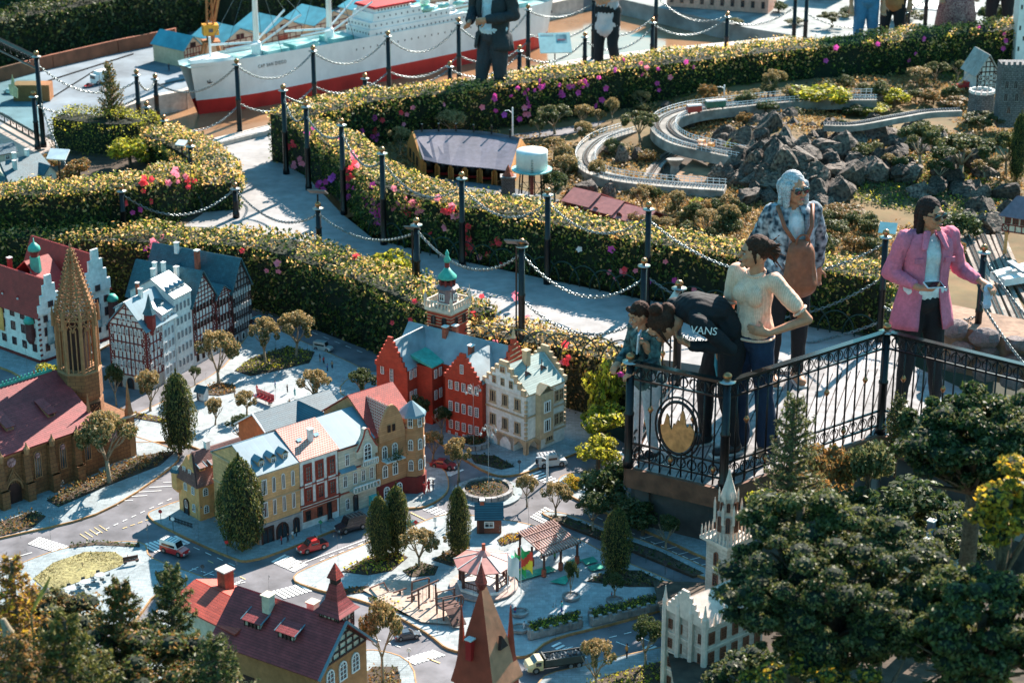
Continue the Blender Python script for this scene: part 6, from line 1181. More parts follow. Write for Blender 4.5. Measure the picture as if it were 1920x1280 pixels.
for k in range(5):b.box(-.14+k*.05, -.134+k*.05, -w*1.12, -w*1.051, .045, .084)
b.bd('load_bed', DK_, t);obj('gravel_load', LMe('gravel_load', np.stack([NR.uniform(-.14, .075, 500), NR.uniform(-.042, .042, 500), NR.uniform(.055, .078, 500)], 1), .02, mat('gravel', (.18, .20, .21), .9), asp=1), t, kind='stuff');wheels(t, (-.12, -.07, .145), (-.042, .042), .022, .016)
for s_ in(-1, 1):MB().cbx((.197, s_*w*.7, .034), (.005, .014, .010)).bd('headlight', LIGHTW, t)
FC={n:mat('cloth_'+n, c, .8, .1, 60)for n, c in dict(red=(.5, .03, .03), dark=(.03, .03, .04), white=(.7, .7, .68), teal=(.04, .30, .30), orange=(.65, .22, .04), blue=(.05, .10, .3), tan=(.4, .28, .16), green=(.05, .22, .06)).items()};SKIN=mat('skin', (.52, .23, .13), .55, .08, 40, spec=.3)
FM={}
def FIg(label, px, py, top, leg, h=.066, z=ZV+.022, sit=False, rz=None, cat='figurine', group='tiny painted people of the model town'):
 key=(top, leg, sit)
 if key not in FM:
  b=MB();mm=[FC[leg], FC[top], SKIN, FC['dark']]
  if sit:hz=.28;[b.tube([(s_*.05, 0, hz), (s_*.06, -.2, hz), (s_*.06, -.21, .02)], [.055, .045, .03], 6)for s_ in(-1, 1)]
  else:hz=.47;[b.tube([(s_*.09, -.03*s_, 0), (s_*.07, 0, .25), (s_*.05, 0, .5)], [.035, .05, .065], 6)for s_ in(-1, 1)]
  b.cur=1;b.lt([(.09, hz-.03), (.10, hz+.03), (.085, hz+.14), (.115, hz+.30), (.08, hz+.35), (.035, hz+.37)], 8, sc=(1, .62))
  for s_ in(-1, 1):b.tube([(s_*.115, 0, hz+.31), (s_*.15, -.01, hz+.17), (s_*.13, -.09, hz+.06)], [.035, .03, .022], 5)
  b.cur=2;b.tube([(0, 0, hz+.35), (0, 0, hz+.42)], .032, 6);b.ball((0, -.005, hz+.46), .062, 8, 6, (.9, 1, 1.15));b.cur=3;b.ball((0, .012, hz+.48), .064, 8, 6, (.95, 1, 1.05));FM[key]=b.mesh('figurine', mm, True)
 return obj('figurine', FM[key], None, P(px, py, z), rz if rz is not None else random.Random(label).uniform(0, 6), h, label=label, category=cat, group=group)
for a in(('figurine in red at the door of the yellow town house', 528, 1020, 'red', 'dark'), ('dark figurine standing beside the red-clad one at the yellow house', 540, 1016, 'dark', 'dark'), ('figurine with white top in the group at the yellow house', 549, 1010, 'white', 'tan'), ('figurine in tan, rightmost of the group at the yellow house', 556, 1004, 'tan', 'dark'), ('left red-uniformed figurine by the orange corner house', 795, 925, 'red', 'red', .09), ('middle red-uniformed figurine by the orange corner house', 804, 922, 'red', 'red', .10), ('dark figurine right of the red-uniformed pair', 812, 918, 'dark', 'dark', .08), ('teal-clad figurine walking in the shaded plaza', 1053, 1148, 'teal', 'blue', .085), ('orange-vested worker behind the dump truck', 1175, 1232, 'orange', 'dark', .095), ('tiny red-vested person on the lower right road', 1258, 1262, 'orange', 'dark'), ('figurine in red by the church path', 243, 845, 'red', 'red', .07), ('figurine in tan crossing the sunlit square', 543, 762, 'tan', 'tan'), ('teal figurine in the sunlit square', 553, 742, 'teal', 'teal'), ('dark figurine left of the teal one in the square', 539, 735, 'dark', 'dark'), ('blue figurine near the grassy islet', 516, 728, 'blue', 'teal'), ('red figurine by the bench', 482, 735, 'red', 'dark'), ('group member in dark at the back pavement corner', 600, 678, 'dark', 'tan'), ('group member in red at the back pavement corner', 607, 682, 'red', 'dark'), ('group member in blue at the back pavement corner', 614, 696, 'blue', 'dark'), ('lone figurine right of the back group', 623, 690, 'tan', 'dark'), ('dark figurine under the flags', 953, 1088, 'dark', 'dark', .07), ('second dark figurine under the flags', 962, 1086, 'dark', 'dark', .07), ('figurine seated under the pergola, left', 1015, 1045, 'dark', 'tan', .06), ('figurine standing under the pergola, right', 1040, 1050, 'green', 'dark', .06), ('white-clad figurine by the second small planter', 983, 1180, 'white', 'white', .06), ('red figurine sitting on the small planter rim', 966, 1150, 'red', 'blue', .05), ('figurine beside the lower meadow bench', 240, 1052, 'tan', 'dark', .05), ('brown figurine by the playground rocks', 858, 1172, 'dark', 'tan', .06), ('red figurine near the left kiosk', 640, 765, 'red', 'dark', .05), ('figurine in blue right of the kiosk', 648, 768, 'blue', 'dark', .05), ('figurine in the meadow with tan clothes', 155, 1062, 'tan', 'tan', .035), ('figurine by the round tree planter', 1147, 1120, 'red', 'dark', .045), ('white figurine before the orange corner house', 790, 942, 'white', 'teal', .055), ('small figurine on the half-timbered station pavement', 440, 745, 'dark', 'red', .05)):
 FIg(*a)
rb_=THg('red_bench', 'long red bench seen from behind in the sunlit square', 'bench', P(494, 752, ZV+.02), -.75)
MB().box(-.10, .10, -.02, .02, .02, .03).bd('seat', CR, rb_)
for k in range(5):MB().box(-.10+k*.042, -.065+k*.042, .018, .024, .031, .075).bd('backrest', CR, rb_)
for x in(-.08, .08):MB().box(x-.004, x+.004, -.018, .018, 0, .0199).bd('leg', LGR, rb_)
def kiosk(label, px, py, ang, w, d, h, wm, rm, rh_, name='kiosk', chim=False, ov=.015):
 t=THg(name, label, 'kiosk', P(px, py, ZV+.018), ang);GBo(t, -w/2, w/2, -d/2, d/2, 0, h, h+rh_, 'x', wm);GRo(t, -w/2, w/2, -d/2, d/2, h, h+rh_, 'x', rm, ov, .005);WIn(t, 0, -d/2-.0005, h*.35, w*.4, h*.4, 'R', 'cross', fm=LWOOD)
 MB().box(-w*.4, -w*.2, -d/2-.003, -d/2-.0005, 0, h*.8).bd('door', DOORM, t)
 if chim:CHi(t, -w*.28, 0, h+rh_-.01, .03, .014)
 return t
kiosk('tiny guard booth with teal roof left of the sunlit square bonsai', 380, 748, -.5, .07, .06, .08, WHT, TEAL, .03);kiosk('small grey kiosk with pale roof behind the teal-roofed house', 617, 768, .4, .08, .07, .07, mat('kiosk_wood', (.22, .16, .12), .8), mat('pale_metal', (.55, .52, .48), .5), .02)
kiosk('brown brick booth with teal tiled roof and red chimney in the park', 917, 992, .02, .165, .12, .12, mat('booth_brick', (.20, .06, .035), .85, .1, 30, brick=(1, .03, .01, (.3, .12, .08), .001)), TEALR, .075, 'booth', True)
gz=THg('gazebo', 'octagonal gazebo with pale red roof and dark posts', 'gazebo', P(907, 1098, ZV+.02), .2);GR_=.175;MB().lt([(GR_*1.25, 0), (GR_*1.25, .012)], 24).bd('paving_ring', mat('pink_paving', (.42, .30, .26), .8, .2, 40), gz);MB().lt([(GR_, .0125), (GR_, .03)], 8, rot=pi/8).bd('floor', WHT, gz);PW=mat('post_wood', (.10, .04, .03), .7);RPK=mat('faded_red_roof', (.48, .20, .17), .6, .12, 20, .2)
for k in range(8):
 a=pi/8+k*pi/4;x, y=cos(a)*GR_*.88, sin(a)*GR_*.88;MB().box(x-.009, x+.009, y-.009, y+.009, .0305, .17).bd('post', PW, gz);a2=a+pi/4;x2, y2=cos(a2)*GR_*.88, sin(a2)*GR_*.88
 if k!=5:
  rl=MB();rl.bar((x, y, .075), (x2, y2, .075), .006);rl.bar((x, y, .04), (x2, y2, .04), .004);[rl.bar((x+(x2-x)*i/6, y+(y2-y)*i/6, .04), (x+(x2-x)*i/6, y+(y2-y)*i/6, .075), .003)for i in range(1, 6)];rl.bd('balustrade', PW, gz)
 R2=GR_*1.12;q=[Vector((cos(a)*R2, sin(a)*R2, .17)), Vector((cos(a2)*R2, sin(a2)*R2, .17)), Vector((cos(a2)*.035, sin(a2)*.035, .225)), Vector((cos(a)*.035, sin(a)*.035, .225))];MB().hexa(q, [p+Vector((0, 0, .006))for p in q]).bd('roof_panel', RPK, gz);MB().bar(q[0]+Vector((0, 0, .007)), q[3]+Vector((0, 0, .007)), .005).bd('rib', WHT, gz)
MB().lt([(.05, .228), (.004, .262)], 8, rot=pi/8).bd('cap', RPK, gz);MB().box(-.01, .01, -.01, .01, .25, .30).bd('finial', BRIK, gz)
pg=THg('pergola', 'wooden pergola with pinkish slats on round brick pillars', 'pergola');pc=[P(975, 1040, ZV+.02), P(1020, 1080, ZV+.02), P(1082, 1055, ZV+.02), P(1040, 1018, ZV+.02)];pg.location=pc[0];oo=pc[0];PWd=mat('pergola_wood', (.36, .20, .16), .7, .15, 40);PH=.135
pl=[p-oo for p in pc]
for p in pl+[(pl[1]+pl[2])/2, (pl[0]+pl[3])/2, (pl[0]+pl[1])/2]:MB().lt([(.016, 0), (.016, .05)], 8, p).bd('pillar', BRIK, pg);MB().box(p.x-.008, p.x+.008, p.y-.008, p.y+.008, .0505, PH).bd('post', PW, pg)
for a, b_ in((pl[0], pl[3]), (pl[1], pl[2])):d=(b_-a).normalized()*.03;MB().bar(a-d+Vector((0, 0, PH+.008)), b_+d+Vector((0, 0, PH+.008)), .010, .014).bd('beam', PW, pg)
for k in range(15):t_=k/14;a=pl[0].lerp(pl[3], t_);b_=pl[1].lerp(pl[2], t_);d=(b_-a).normalized()*.03;MB().bar(a-d+Vector((0, 0, PH+.022)), b_+d+Vector((0, 0, PH+.022)), .007, .010).bd('slat', PWd, pg)
for k in range(3):t_=.2+.3*k;a=pl[0].lerp(pl[1], t_);b_=pl[3].lerp(pl[2], t_);MB().bar(a+Vector((0, 0, PH+.031)), b_+Vector((0, 0, PH+.031)), .006, .006).bd('batten', PWd, pg)
gm=MB();GP=mat('green_floor_paint', (.03, .30, .20), .8, .2, 30)
for q in([(940, 1050), (960, 1040), (985, 1050), (965, 1062)], [(1030, 1090), (1075, 1072), (1060, 1095)], [(1090, 1048), (1112, 1042), (1122, 1052), (1098, 1058)], [(1100, 1062), (1125, 1055), (1135, 1064), (1110, 1070)], [(1062, 1052), (1085, 1045), (1092, 1050), (1070, 1058)], [(960, 1078), (1030, 1060), (1045, 1068), (975, 1088)]):gm.quad(*[P(x, y, ZV+KZ+.0145)for x, y in q])
gm.bd('painted_pattern', GP, None, kind='structure')
FLG={'green':mat('flag_green', (.02, .36, .10), .7, .05), 'yellow':mat('flag_yellow', (.80, .62, .04), .7, .05), 'red':mat('flag_red', (.75, .07, .04), .7, .05), 'white':mat('flag_white', (.75, .78, .75), .7, .05), 'blue':mat('flag_blue', (.02, .06, .40), .7)}
def flag(label, px, yb, yt, kind):
 g=P(px, yb, ZV+.02);h=ZT(g, yt)-g.z;t=THg('flagpole', label, 'flag', g);MB().tube([(0, 0, 0), (0, 0, h)], .003, 6).bd('pole', WHITE, t);F=.14;Wf=.085
 def pt(u, v):return Vector((u*Wf*.85, -.012*sin(u*5+v*2)-.02*u, h-.005-v*F-u*.05-.012*sin(u*6)))
 def patch(nm, m, f, eps):
  b=MB();n=10
  for i in range(n):
   for j in range(n):
    u, v=(i+.5)/n, (j+.5)/n
    if f(u, v):b.quad(*[pt(i_/n, j_/n)+Vector((0, eps, 0))for i_, j_ in((i, j), (i, j+1), (i+1, j+1), (i+1, j))])
  if b.f:b.bd(nm, m, t)
 if kind=='brazil':patch('cloth', FLG['green'], lambda u, v:abs(u-.5)+abs(v-.5)>.36, 0);patch('diamond', FLG['yellow'], lambda u, v:abs(u-.5)+abs(v-.5)<=.36 and hypot(u-.5, v-.5)>.17, 0);patch('disc', FLG['blue'], lambda u, v:hypot(u-.5, v-.5)<=.17, 0)
 elif kind=='state':patch('cloth', FLG['green'], lambda u, v:v+u*.6<.55, 0);patch('red_band', FLG['red'], lambda u, v:.55<=v+u*.6<1.0, 0);patch('yellow_field', FLG['yellow'], lambda u, v:v+u*.6>=1.0, 0)
 else:patch('cloth', FLG['white'], lambda u, v:True, 0)
flag('flagpole with green flag bearing a yellow diamond and blue disc', 965, 1110, 1030, 'brazil');flag('flagpole with slanting green, red and yellow flag', 977, 1112, 1022, 'state');flag('flagpole with a white and pale green flag, leftmost of three', 952, 1112, 1035, 'white')
PGW=mat('play_wood', (.13, .06, .045), .8, .2, 50);sd_=sheet('playground_sand', [(680, 1105), (730, 1085), (800, 1090), (868, 1130), (850, 1170), (790, 1165)], ZV+KZ+.016, mat('sand', (.44, .33, .26), .95, .15, 60, .2), kind='structure')
def frame_thing(name, label, cat, px, py, ang=0):return THg(name, label, cat, P(px, py, ZV+KZ+.017), ang)
t=frame_thing('swing_frame', 'wooden swing frame of the playground with a sloping beam', 'swing', 795, 1130, .5)
for x in(-.06, .06):
 for y in(-.05, .05):MB().bar((x, y, 0), (x, y*.9, .14), .009).bd('post', PGW, t)
MB().bar((-.11, -.05, .125), (.08, -.05, .165), .009).bd('beam', PGW, t);MB().bar((-.06, .05, .14), (.06, .05, .14), .008).bd('beam', PGW, t)
for x in(-.02, .03):s_=MB().box(x-.014, x+.014, -.058, -.042, .03, .034).bd('swing_seat', PGW, t);MB().bar((x-.012, -.05, .035), (x-.012, -.05, .14), .002).bar((x+.012, -.05, .035), (x+.012, -.05, .14), .002).bd('ropes', LGR, s_)
t=frame_thing('play_tower', 'wooden climbing tower with ramp in the playground', 'play tower', 842, 1152, .45)
for x in(-.06, .06):
 for y in(-.05, .05):MB().bar((x, y, 0), (x, y, .15), .009).bd('post', PGW, t)
MB().box(-.06, .06, -.05, .05, .065, .072).bd('platform', PGW, t);MB().hexa([(-.045, -.16, 0), (.045, -.16, 0), (.045, -.05, .064), (-.045, -.05, .064)], [(-.045, -.16, .006), (.045, -.16, .006), (.045, -.05, .071), (-.045, -.05, .071)]).bd('ramp', PGW, t)
for y in(-.05, .05):
 for z_ in(.10, .145):MB().bar((-.06, y, z_), (.06, y, z_), .006).bd('rail', PGW, t)
MB().tube([(.08+.02*cos(a), 0, .08+.04*sin(a))for a in[2*pi*i/12 for i in range(13)]], .004, 5).bd('climbing_ring', PGW, t)
t=frame_thing('slide', 'small wooden slide at the left of the playground', 'slide', 712, 1106, -.35);MB().hexa([(-.07, -.012, 0), (.03, -.012, .06), (.03, .012, .06), (-.07, .012, 0)], [(-.07, -.012, .004), (.03, -.012, .064), (.03, .012, .064), (-.07, .012, .004)]).bd('chute', PGW, t);MB().bar((.03, 0, .06), (.06, 0, 0), .006).bd('ladder', PGW, t)
for x, y, lb in((750, 1112, 'left small seesaw of the playground'), (776, 1122, 'right small seesaw of the playground')):t=frame_thing('seesaw', lb, 'seesaw', x, y, .3);MB().bar((-.045, 0, .012), (.045, 0, .032), .010, .006).bd('plank', PGW, t);MB().box(-.006, .006, -.012, .012, 0, .016).bd('pivot', LGR, t)
for pts, lb in(([(990, 1180), (1085, 1158), (1090, 1175), (993, 1198)], 'long crenellated stone planter with shrubs, the left one'), ([(1105, 1155), (1232, 1125), (1236, 1142), (1110, 1172)], 'long crenellated stone planter with shrubs, the right one')):
 q=[P(x, y, ZV+.02)for x, y in pts];t=THg('crenellated_planter', lb, 'planter', q[0], 0, 'crenellated planters of the plaza');q=[p-q[0]for p in q];sm=obj('soil', MB().hexa([V3(p, .0)for p in q[::-1]], [V3(p, .03)for p in q[::-1]]).mesh('soil', SOIL), t)
 for i in range(4):
  a, b_=q[i], q[(i+1)%4];n=max(2, int((b_-a).length/.022))
  for j in range(n):c=a.lerp(b_, (j+.5)/n);MB().cbx((c.x, c.y, .022+(.009 if j%3==0 else 0)), ((b_-a).length/n*.94, .022, .044+(.018 if j%3==0 else 0)), atan2((b_-a).y, (b_-a).x)).bd('stone', STONE, t)
 m=1400;u, v=NR.random((m, 1)), NR.random((m, 1));A_, B_, C_, D_=[np.array(p)for p in q];p=(A_*(1-u)+B_*u)*(1-v)+(D_*(1-u)+C_*u)*v;p[:, 2]=.03+NR.random(m)*.035;obj('plants', LMe('plants', p, .016, [L_GRN, L_YEL], .25), t, kind='stuff')
for x, y, lb in((133, 1110, 'left glass café table on the meadow terrace'), (160, 1098, 'middle glass café table on the meadow terrace'), (188, 1085, 'right glass café table on the meadow terrace')):
 t=THg('cafe_table', lb, 'table', P(x, y, ZV+.026));MB().lt([(.035, .030), (.035, .033)], 12).bd('tabletop', mat('pale_glass', (.5, .5, .48), .15), t);MB().tube([(0, 0, 0), (0, 0, .03)], .003, 5).bd('leg', LGR, t)
 for k in range(4):a=k*pi/2+.4;c=MB().box(-.012, .012, -.012, .012, .016, .019).box(-.012, .012, .010, .012, .0191, .036).bd('chair', LGR, t, loc=(cos(a)*.05, sin(a)*.05, 0));c.rotation_euler=(0, 0, a-pi/2)
t=THg('park_bench', 'small wooden bench with wheels at the right end of the meadow', 'bench', P(246, 1055, ZV+.026), .4);MB().box(-.05, .05, -.012, .012, .018, .023).bd('seat', PGW, t);MB().box(-.05, .05, .011, .015, .024, .045).bd('backrest', PGW, t)
for x in(-.04, .04):MB().lt([(.012, -.002), (.012, .002)], 10).bd('wheel', LGR, t, loc=(x, 0, .012)).rotation_euler=(pi/2, 0, 0)
t=THg('black_fence', 'low black picket fence at the ochre house', 'fence', P(318, 975, ZV+.02), atan2((P(362, 990, ZV)-P(318, 975, ZV)).y, (P(362, 990, ZV)-P(318, 975, ZV)).x));Lf=(P(362, 990, ZV)-P(318, 975, ZV)).length
for k in range(16):MB().box(k*Lf/16, k*Lf/16+.004, -.002, .002, 0, .035).bd('picket', BLACKM, t)
for z_ in(.01, .028):MB().box(0, Lf, -.003, -.0021, z_, z_+.004).bd('rail', BLACKM, t)
H=House('station_building', 'maroon-roofed station building with half-timbered gable and turret at the bottom', 'station', (600, 1395), (690, 1330), (440, 1310));o, Wd, D=H.o, H.W, H.D;ez=H.h(1258);rz=H.h(1165, Wd*.5, 0);RB_=mat('rust_render', (.42, .18, .07), .85, .12, 30)
GBo(o, 0, Wd, 0, D, 0, ez, rz, 'y', RB_);GRo(o, 0, Wd, 0, D, ez, rz, 'y', MTILE, .035, .012);GBo(o, 0, Wd, -.004, .02, ez-.01, ez, rz-.01, 'y', CREAM, 'gable_field');TMb(o, 'R', -.0045, .01, Wd-.01, ez, rz-.03, 7, 4, TIMBD, .010, True, (ez, rz-.02))
for x0_, x1_ in((-.04, Wd/2), (Wd+.04, Wd/2)):MB().bar((x0_, -.042, ez-.03), (x1_, -.042, rz+.012), .014, .012).bd('barge_board', TEALL, o)
wrow(o, lin(.05, Wd-.05, 3), ez-.16, .07, .12, 'R', style='multi', arch=True, fm=LWOOD);wrow(o, [D*.88], .02, .10, ez*.72, 'L', fm=DOORM, arch=True, style='vert');wrow(o, [D*.55, D*.35, D*.18], ez*.32, .06, .11, 'L', style='multi', arch=True)
MB().box(-.004, -.0005, D*.64, D*.75, 0, ez*.6).bd('door', DOORM, o)
for v, w_ in((D*.72, .10), (D*.38, .10)):dd=SDo(o, Wd*.17, v, ez+(rz-ez)*.35, .11, .05, .12, MTILE, CREAM, -pi/2, TEALL);TMb(dd, 'R', -.001, -.055, .055, 0, .05, 4, 1, TIMBD, .005, False)
CHi(o, Wd*.38, D*.66, ez+(rz-ez)*.62, .13, .026, CREAM, CREAM);CHi(o, Wd*.95, D*.50, ez*.9, .18, .026, CREAM, CREAM)
sgn=MB().box(-.005, -.0045, -.0, .0, 0, 0)if False else None
tq=P(618, 1330, ZV)-H.A;tu, tv=Wd*.62, D*.10;q_=H.A+H.e*tu+H.n*tv
def hh_(py):return ZT(q_, py)-H.A.z
T=obj('turret', MB().box(-.062, .062, -.062, .062, ez, hh_(1172)).mesh('turret', RB_), o, (tu, tv, 0));z0_, z1_=hh_(1172), hh_(1140);MB().box(-.066, .066, -.066, .066, z0_+.0005, z1_).bd('clock_storey', CREAM, T)
for f in('R', 'L'):TMb(T, f, -.066, -.066, .066, z0_, z1_, 5, 2, TIMBD, .006, True)
rh2=hh_(1120);MB().lt([(.135, z1_-.005), (.10, z1_+.02), (.062, rh2-.0), (.036, hh_(1092))], 4, rot=pi/4).bd('turret_roof', MTILE, T);b0=hh_(1092);MB().box(-.022, .022, -.022, .022, b0-.01, b0+.035).bd('bell_box', TIMBD, T);MB().lt([(.05, b0+.036), (.002, hh_(1054))], 4, rot=pi/4).bd('spire', RTILE, T)
H=House('station_annex', 'long low annex with bright red tiled roof left of the station turret', 'house', (450, 1330), (530, 1290), (345, 1270));o, Wd, D=H.o, H.W, H.D;ez=H.h(1182);rz=H.h(1118, Wd/2, D*.5)
GBo(o, 0, Wd, 0, D, 0, ez, rz, 'y', CREAM);GRo(o, 0, Wd, 0, D, ez, rz, 'y', mat('bright_red_tile', (.55, .08, .045), .65, .15, 20, .4, brick=(1, .9, .018, (.26, .04, .03), .0016)), .03, .012);TMb(o, 'R', 0, 0, Wd, .1, ez, 4, 2, TIMB, .009);wrow(o, lin(0, D, 4), ez*.45, .05, .08, 'L', fm=TIMBD)
CHi(o, Wd*.8, D*.75, rz-.04, .13, .034, BRIK, mat('pale_cap', (.6, .55, .5), .8))
H=House('steep_gate_tower', 'steep tan-roofed gate house with three dark red spikes at the bottom centre', 'tower', (924, 1440), (966, 1408), (872, 1408));o, Wd, D=H.o, H.W, H.D;tipz=H.h(1098, Wd*.3, D*.5);ez=H.h(1285);TAN=mat('tan_slate', (.66, .27, .15), .6, .15, 12, .2);OXR=mat('oxide_roof', (.44, .06, .03), .6, .15, 14, .2)
MB().box(0, Wd, 0, D, 0, ez).bd('wall', WHT, o);TMb(o, 'L', 0, 0, D, ez*.3, ez, 6, 4, TIMB, .010);TMb(o, 'R', 0, 0, Wd, ez*.3, ez, 6, 4, TIMB, .010);a_=Vector((Wd*.3, D*.52, tipz));c_=Vector((Wd*.5, D*.5, tipz*.985));ov=.03;zb_=ez-.03
B0, B1, B2, B3=Vector((-ov, -ov, zb_)), Vector((Wd+ov, -ov, zb_)), Vector((Wd+ov, D+ov, zb_)), Vector((-ov, D+ov, zb_));dn=Vector((0, 0, -.012))
MB().hexa([B0+dn, B1+dn, c_+dn, a_+dn], [B0, B1, c_, a_]).bd('roof_slope', TAN, o);b=MB();b.extr([B3, B0, a_], dn);b.bd('roof_end', OXR, o);MB().hexa([B2+dn, B3+dn, a_+dn, c_+dn], [B2, B3, a_, c_]).bd('roof_slope', TAN, o)
MB().lt([(.018, -.02), (.035, .02), (.012, .10), (.002, .14)], 6, a_).bd('finial', RTILE, o)
for(x, y, py_t, r)in((.02, D*.96, 1135, .032), (Wd*.95, D*.1, 1135, .032), (Wd, D, 1150, .03)):
 p=H.A+H.e*x+H.n*y;zt_=ZT(p, py_t)-H.A.z;k_=obj('corner_turret', MB().lt([(.03, ez*.6), (.045, ez*.7), (.045, ez+.02)], 6, (x, y, 0)).mesh('corner_turret', OXR), o);MB().lt([(r*1.3, ez+.021), (r*.8, ez+.10), (.003, zt_)], 6, (x, y, 0)).bd('spike', OXR, k_)
sk=MB();pm=B0 .lerp(B1, .55).lerp(c_, .42);n_=(B1-B0).cross(a_-B0).normalized();e_=(B1-B0).normalized();u_=n_.cross(e_);sk.extr([pm+n_*.002-e_*.035-u_*.03, pm+n_*.002+e_*.035-u_*.03, pm+n_*.002+u_*.04], n_*.02);sk.bd('dormer', TIMBD, o)
CHi(o, -.01, D*.62, ez+.12, .12, .018, CR, WHT)
H=House('gothic_town_hall', 'pale gothic town hall with a lace stone tower beside the big pine', 'town hall', (1318, 1335), (1425, 1285), (1240, 1296));o, Wd, D=H.o, H.W, H.D;ez=H.h(1178);GOT=mat('gothic_stone', (.55, .47, .40), .8, .12, 30, .2, brick=(1, .05, .02, (.38, .32, .28), .0014));GOTR=mat('gothic_trim', (.62, .52, .44), .8, .1, 40)
GBo(o, 0, Wd, 0, D, 0, ez, ez+.12, 'x', GOT);GRo(o, 0, Wd, 0, D, ez, ez+.12, 'x', GOTR, .004)
SH=mat('shutter_brown', (.22, .08, .045), .6)
for f in range(4):
 z=ez*(.1+.23*f);band(o, Wd, D, z-.03, .008, .006, GOTR, 'string_course');wrow(o, lin(0, Wd, 5), z, .045, .075, 'R', style='two multi', fm=SH);wrow(o, lin(0, D, 4), z, .030, .060, 'L', style='multi', fm=SH)
SGa(o, 0, 0, D, ez, ez+.18, 6, GOTR, 'L', .015)
for v in(0, D*.33, D*.66, D):MB().lt([(.018, 0), (.018, ez+.06), (.012, ez+.07), (.010, ez+.09), (.002, ez+.15)], 6, (-.01, v, 0)).bd('pinnacle', GOTR, o)
for k in range(9):MB().lt([(.010, ez), (.010, ez+.05), (.002, ez+.08)], 5, (Wd*k/8, -.012, 0)).bd('pinnacle', GOTR, o)
q_=P(1355, 1215, ZV);rel=q_-H.A;tu, tv=rel.dot(H.e), rel.dot(H.n)
def hg(py):return ZT(q_, py)-H.A.z
T=obj('tower', MB().box(-.085, .085, -.085, .085, 0, hg(1010)).mesh('tower', GOT), o, (tu, tv, 0))
for f in('R', 'L'):WIn(T, 0 if f=='R' else-.0855, -.0855 if f=='R' else 0, hg(1052), .035, .09, f, 'two', fm=SH, arch=True);WIn(T, 0 if f=='R' else-.0855, -.0855 if f=='R' else 0, hg(1090), .04, .08, f, 'multi', fm=SH)
z=hg(1010);MB().box(-.115, .115, -.115, .115, z, z+.02).bd('gallery', GOTR, T)
for k in range(8):
 for sx, sy in((1, 0), (0, 1)):
  for s_ in(-1, 1):
   t_=-.105+.03*k;MB().lt([(.008, z+.0205), (.008, z+.06), (.001, z+.095)], 4, (t_ if sx else s_*.107, s_*.107 if sx else t_, 0)).bd('pinnacle', GOTR, T)
z2=hg(962);MB().lt([(.072, z+.02), (.068, z2)], 8, rot=pi/8).bd('octagon', GOT, T)
for f in range(8):a=f*pi/4-pi/2;WIn(T, cos(a)*.0665, sin(a)*.0665, z+.07, .028, .10, a+pi/2, 'vert', fm=SH, arch=True)
for k in range(8):a=pi/8+k*pi/4;MB().lt([(.010, z2-.04), (.010, z2+.05), (.001, z2+.09)], 4, (cos(a)*.085, sin(a)*.085, 0)).bd('pinnacle', GOTR, T)
z3=hg(930);MB().lt([(.058, z2), (.05, z3)], 8, rot=pi/8).bd('lantern', GOT, T)
for f in range(8):a=f*pi/4-pi/2;WIn(T, cos(a)*.0505, sin(a)*.0505, z2+.03, .022, .06, a+pi/2, 'vert', fm=SH, arch=True)
for k in range(8):a=pi/8+k*pi/4;MB().lt([(.007, z3-.02), (.007, z3+.025), (.001, z3+.05)], 4, (cos(a)*.06, sin(a)*.06, 0)).bd('pinnacle', GOTR, T)
MB().lt([(.052, z3), (.02, hg(900)), (.003, hg(878))], 8, rot=pi/8).bd('spire', GOTR, T)
g=at(1790, 1075, 10.6);H_=THg('white_roofed_cottage', 'small cottage with pale teal roof among the dark shrubs at the right', 'house', (g.x-.12, g.y, g.z-.25), .95);GBo(H_, 0, .42, 0, .3, 0, .2, .36, 'x', CREAM);GRo(H_, 0, .42, 0, .3, .2, .36, 'x', TEALL, .02);CHi(H_, .12, .10, .28, .10, .018, DGR);CHi(H_, .3, .16, .34, .07, .018, DGR)
for u in(.1, .3):WIn(H_, u, -.0005, .06, .05, .08)
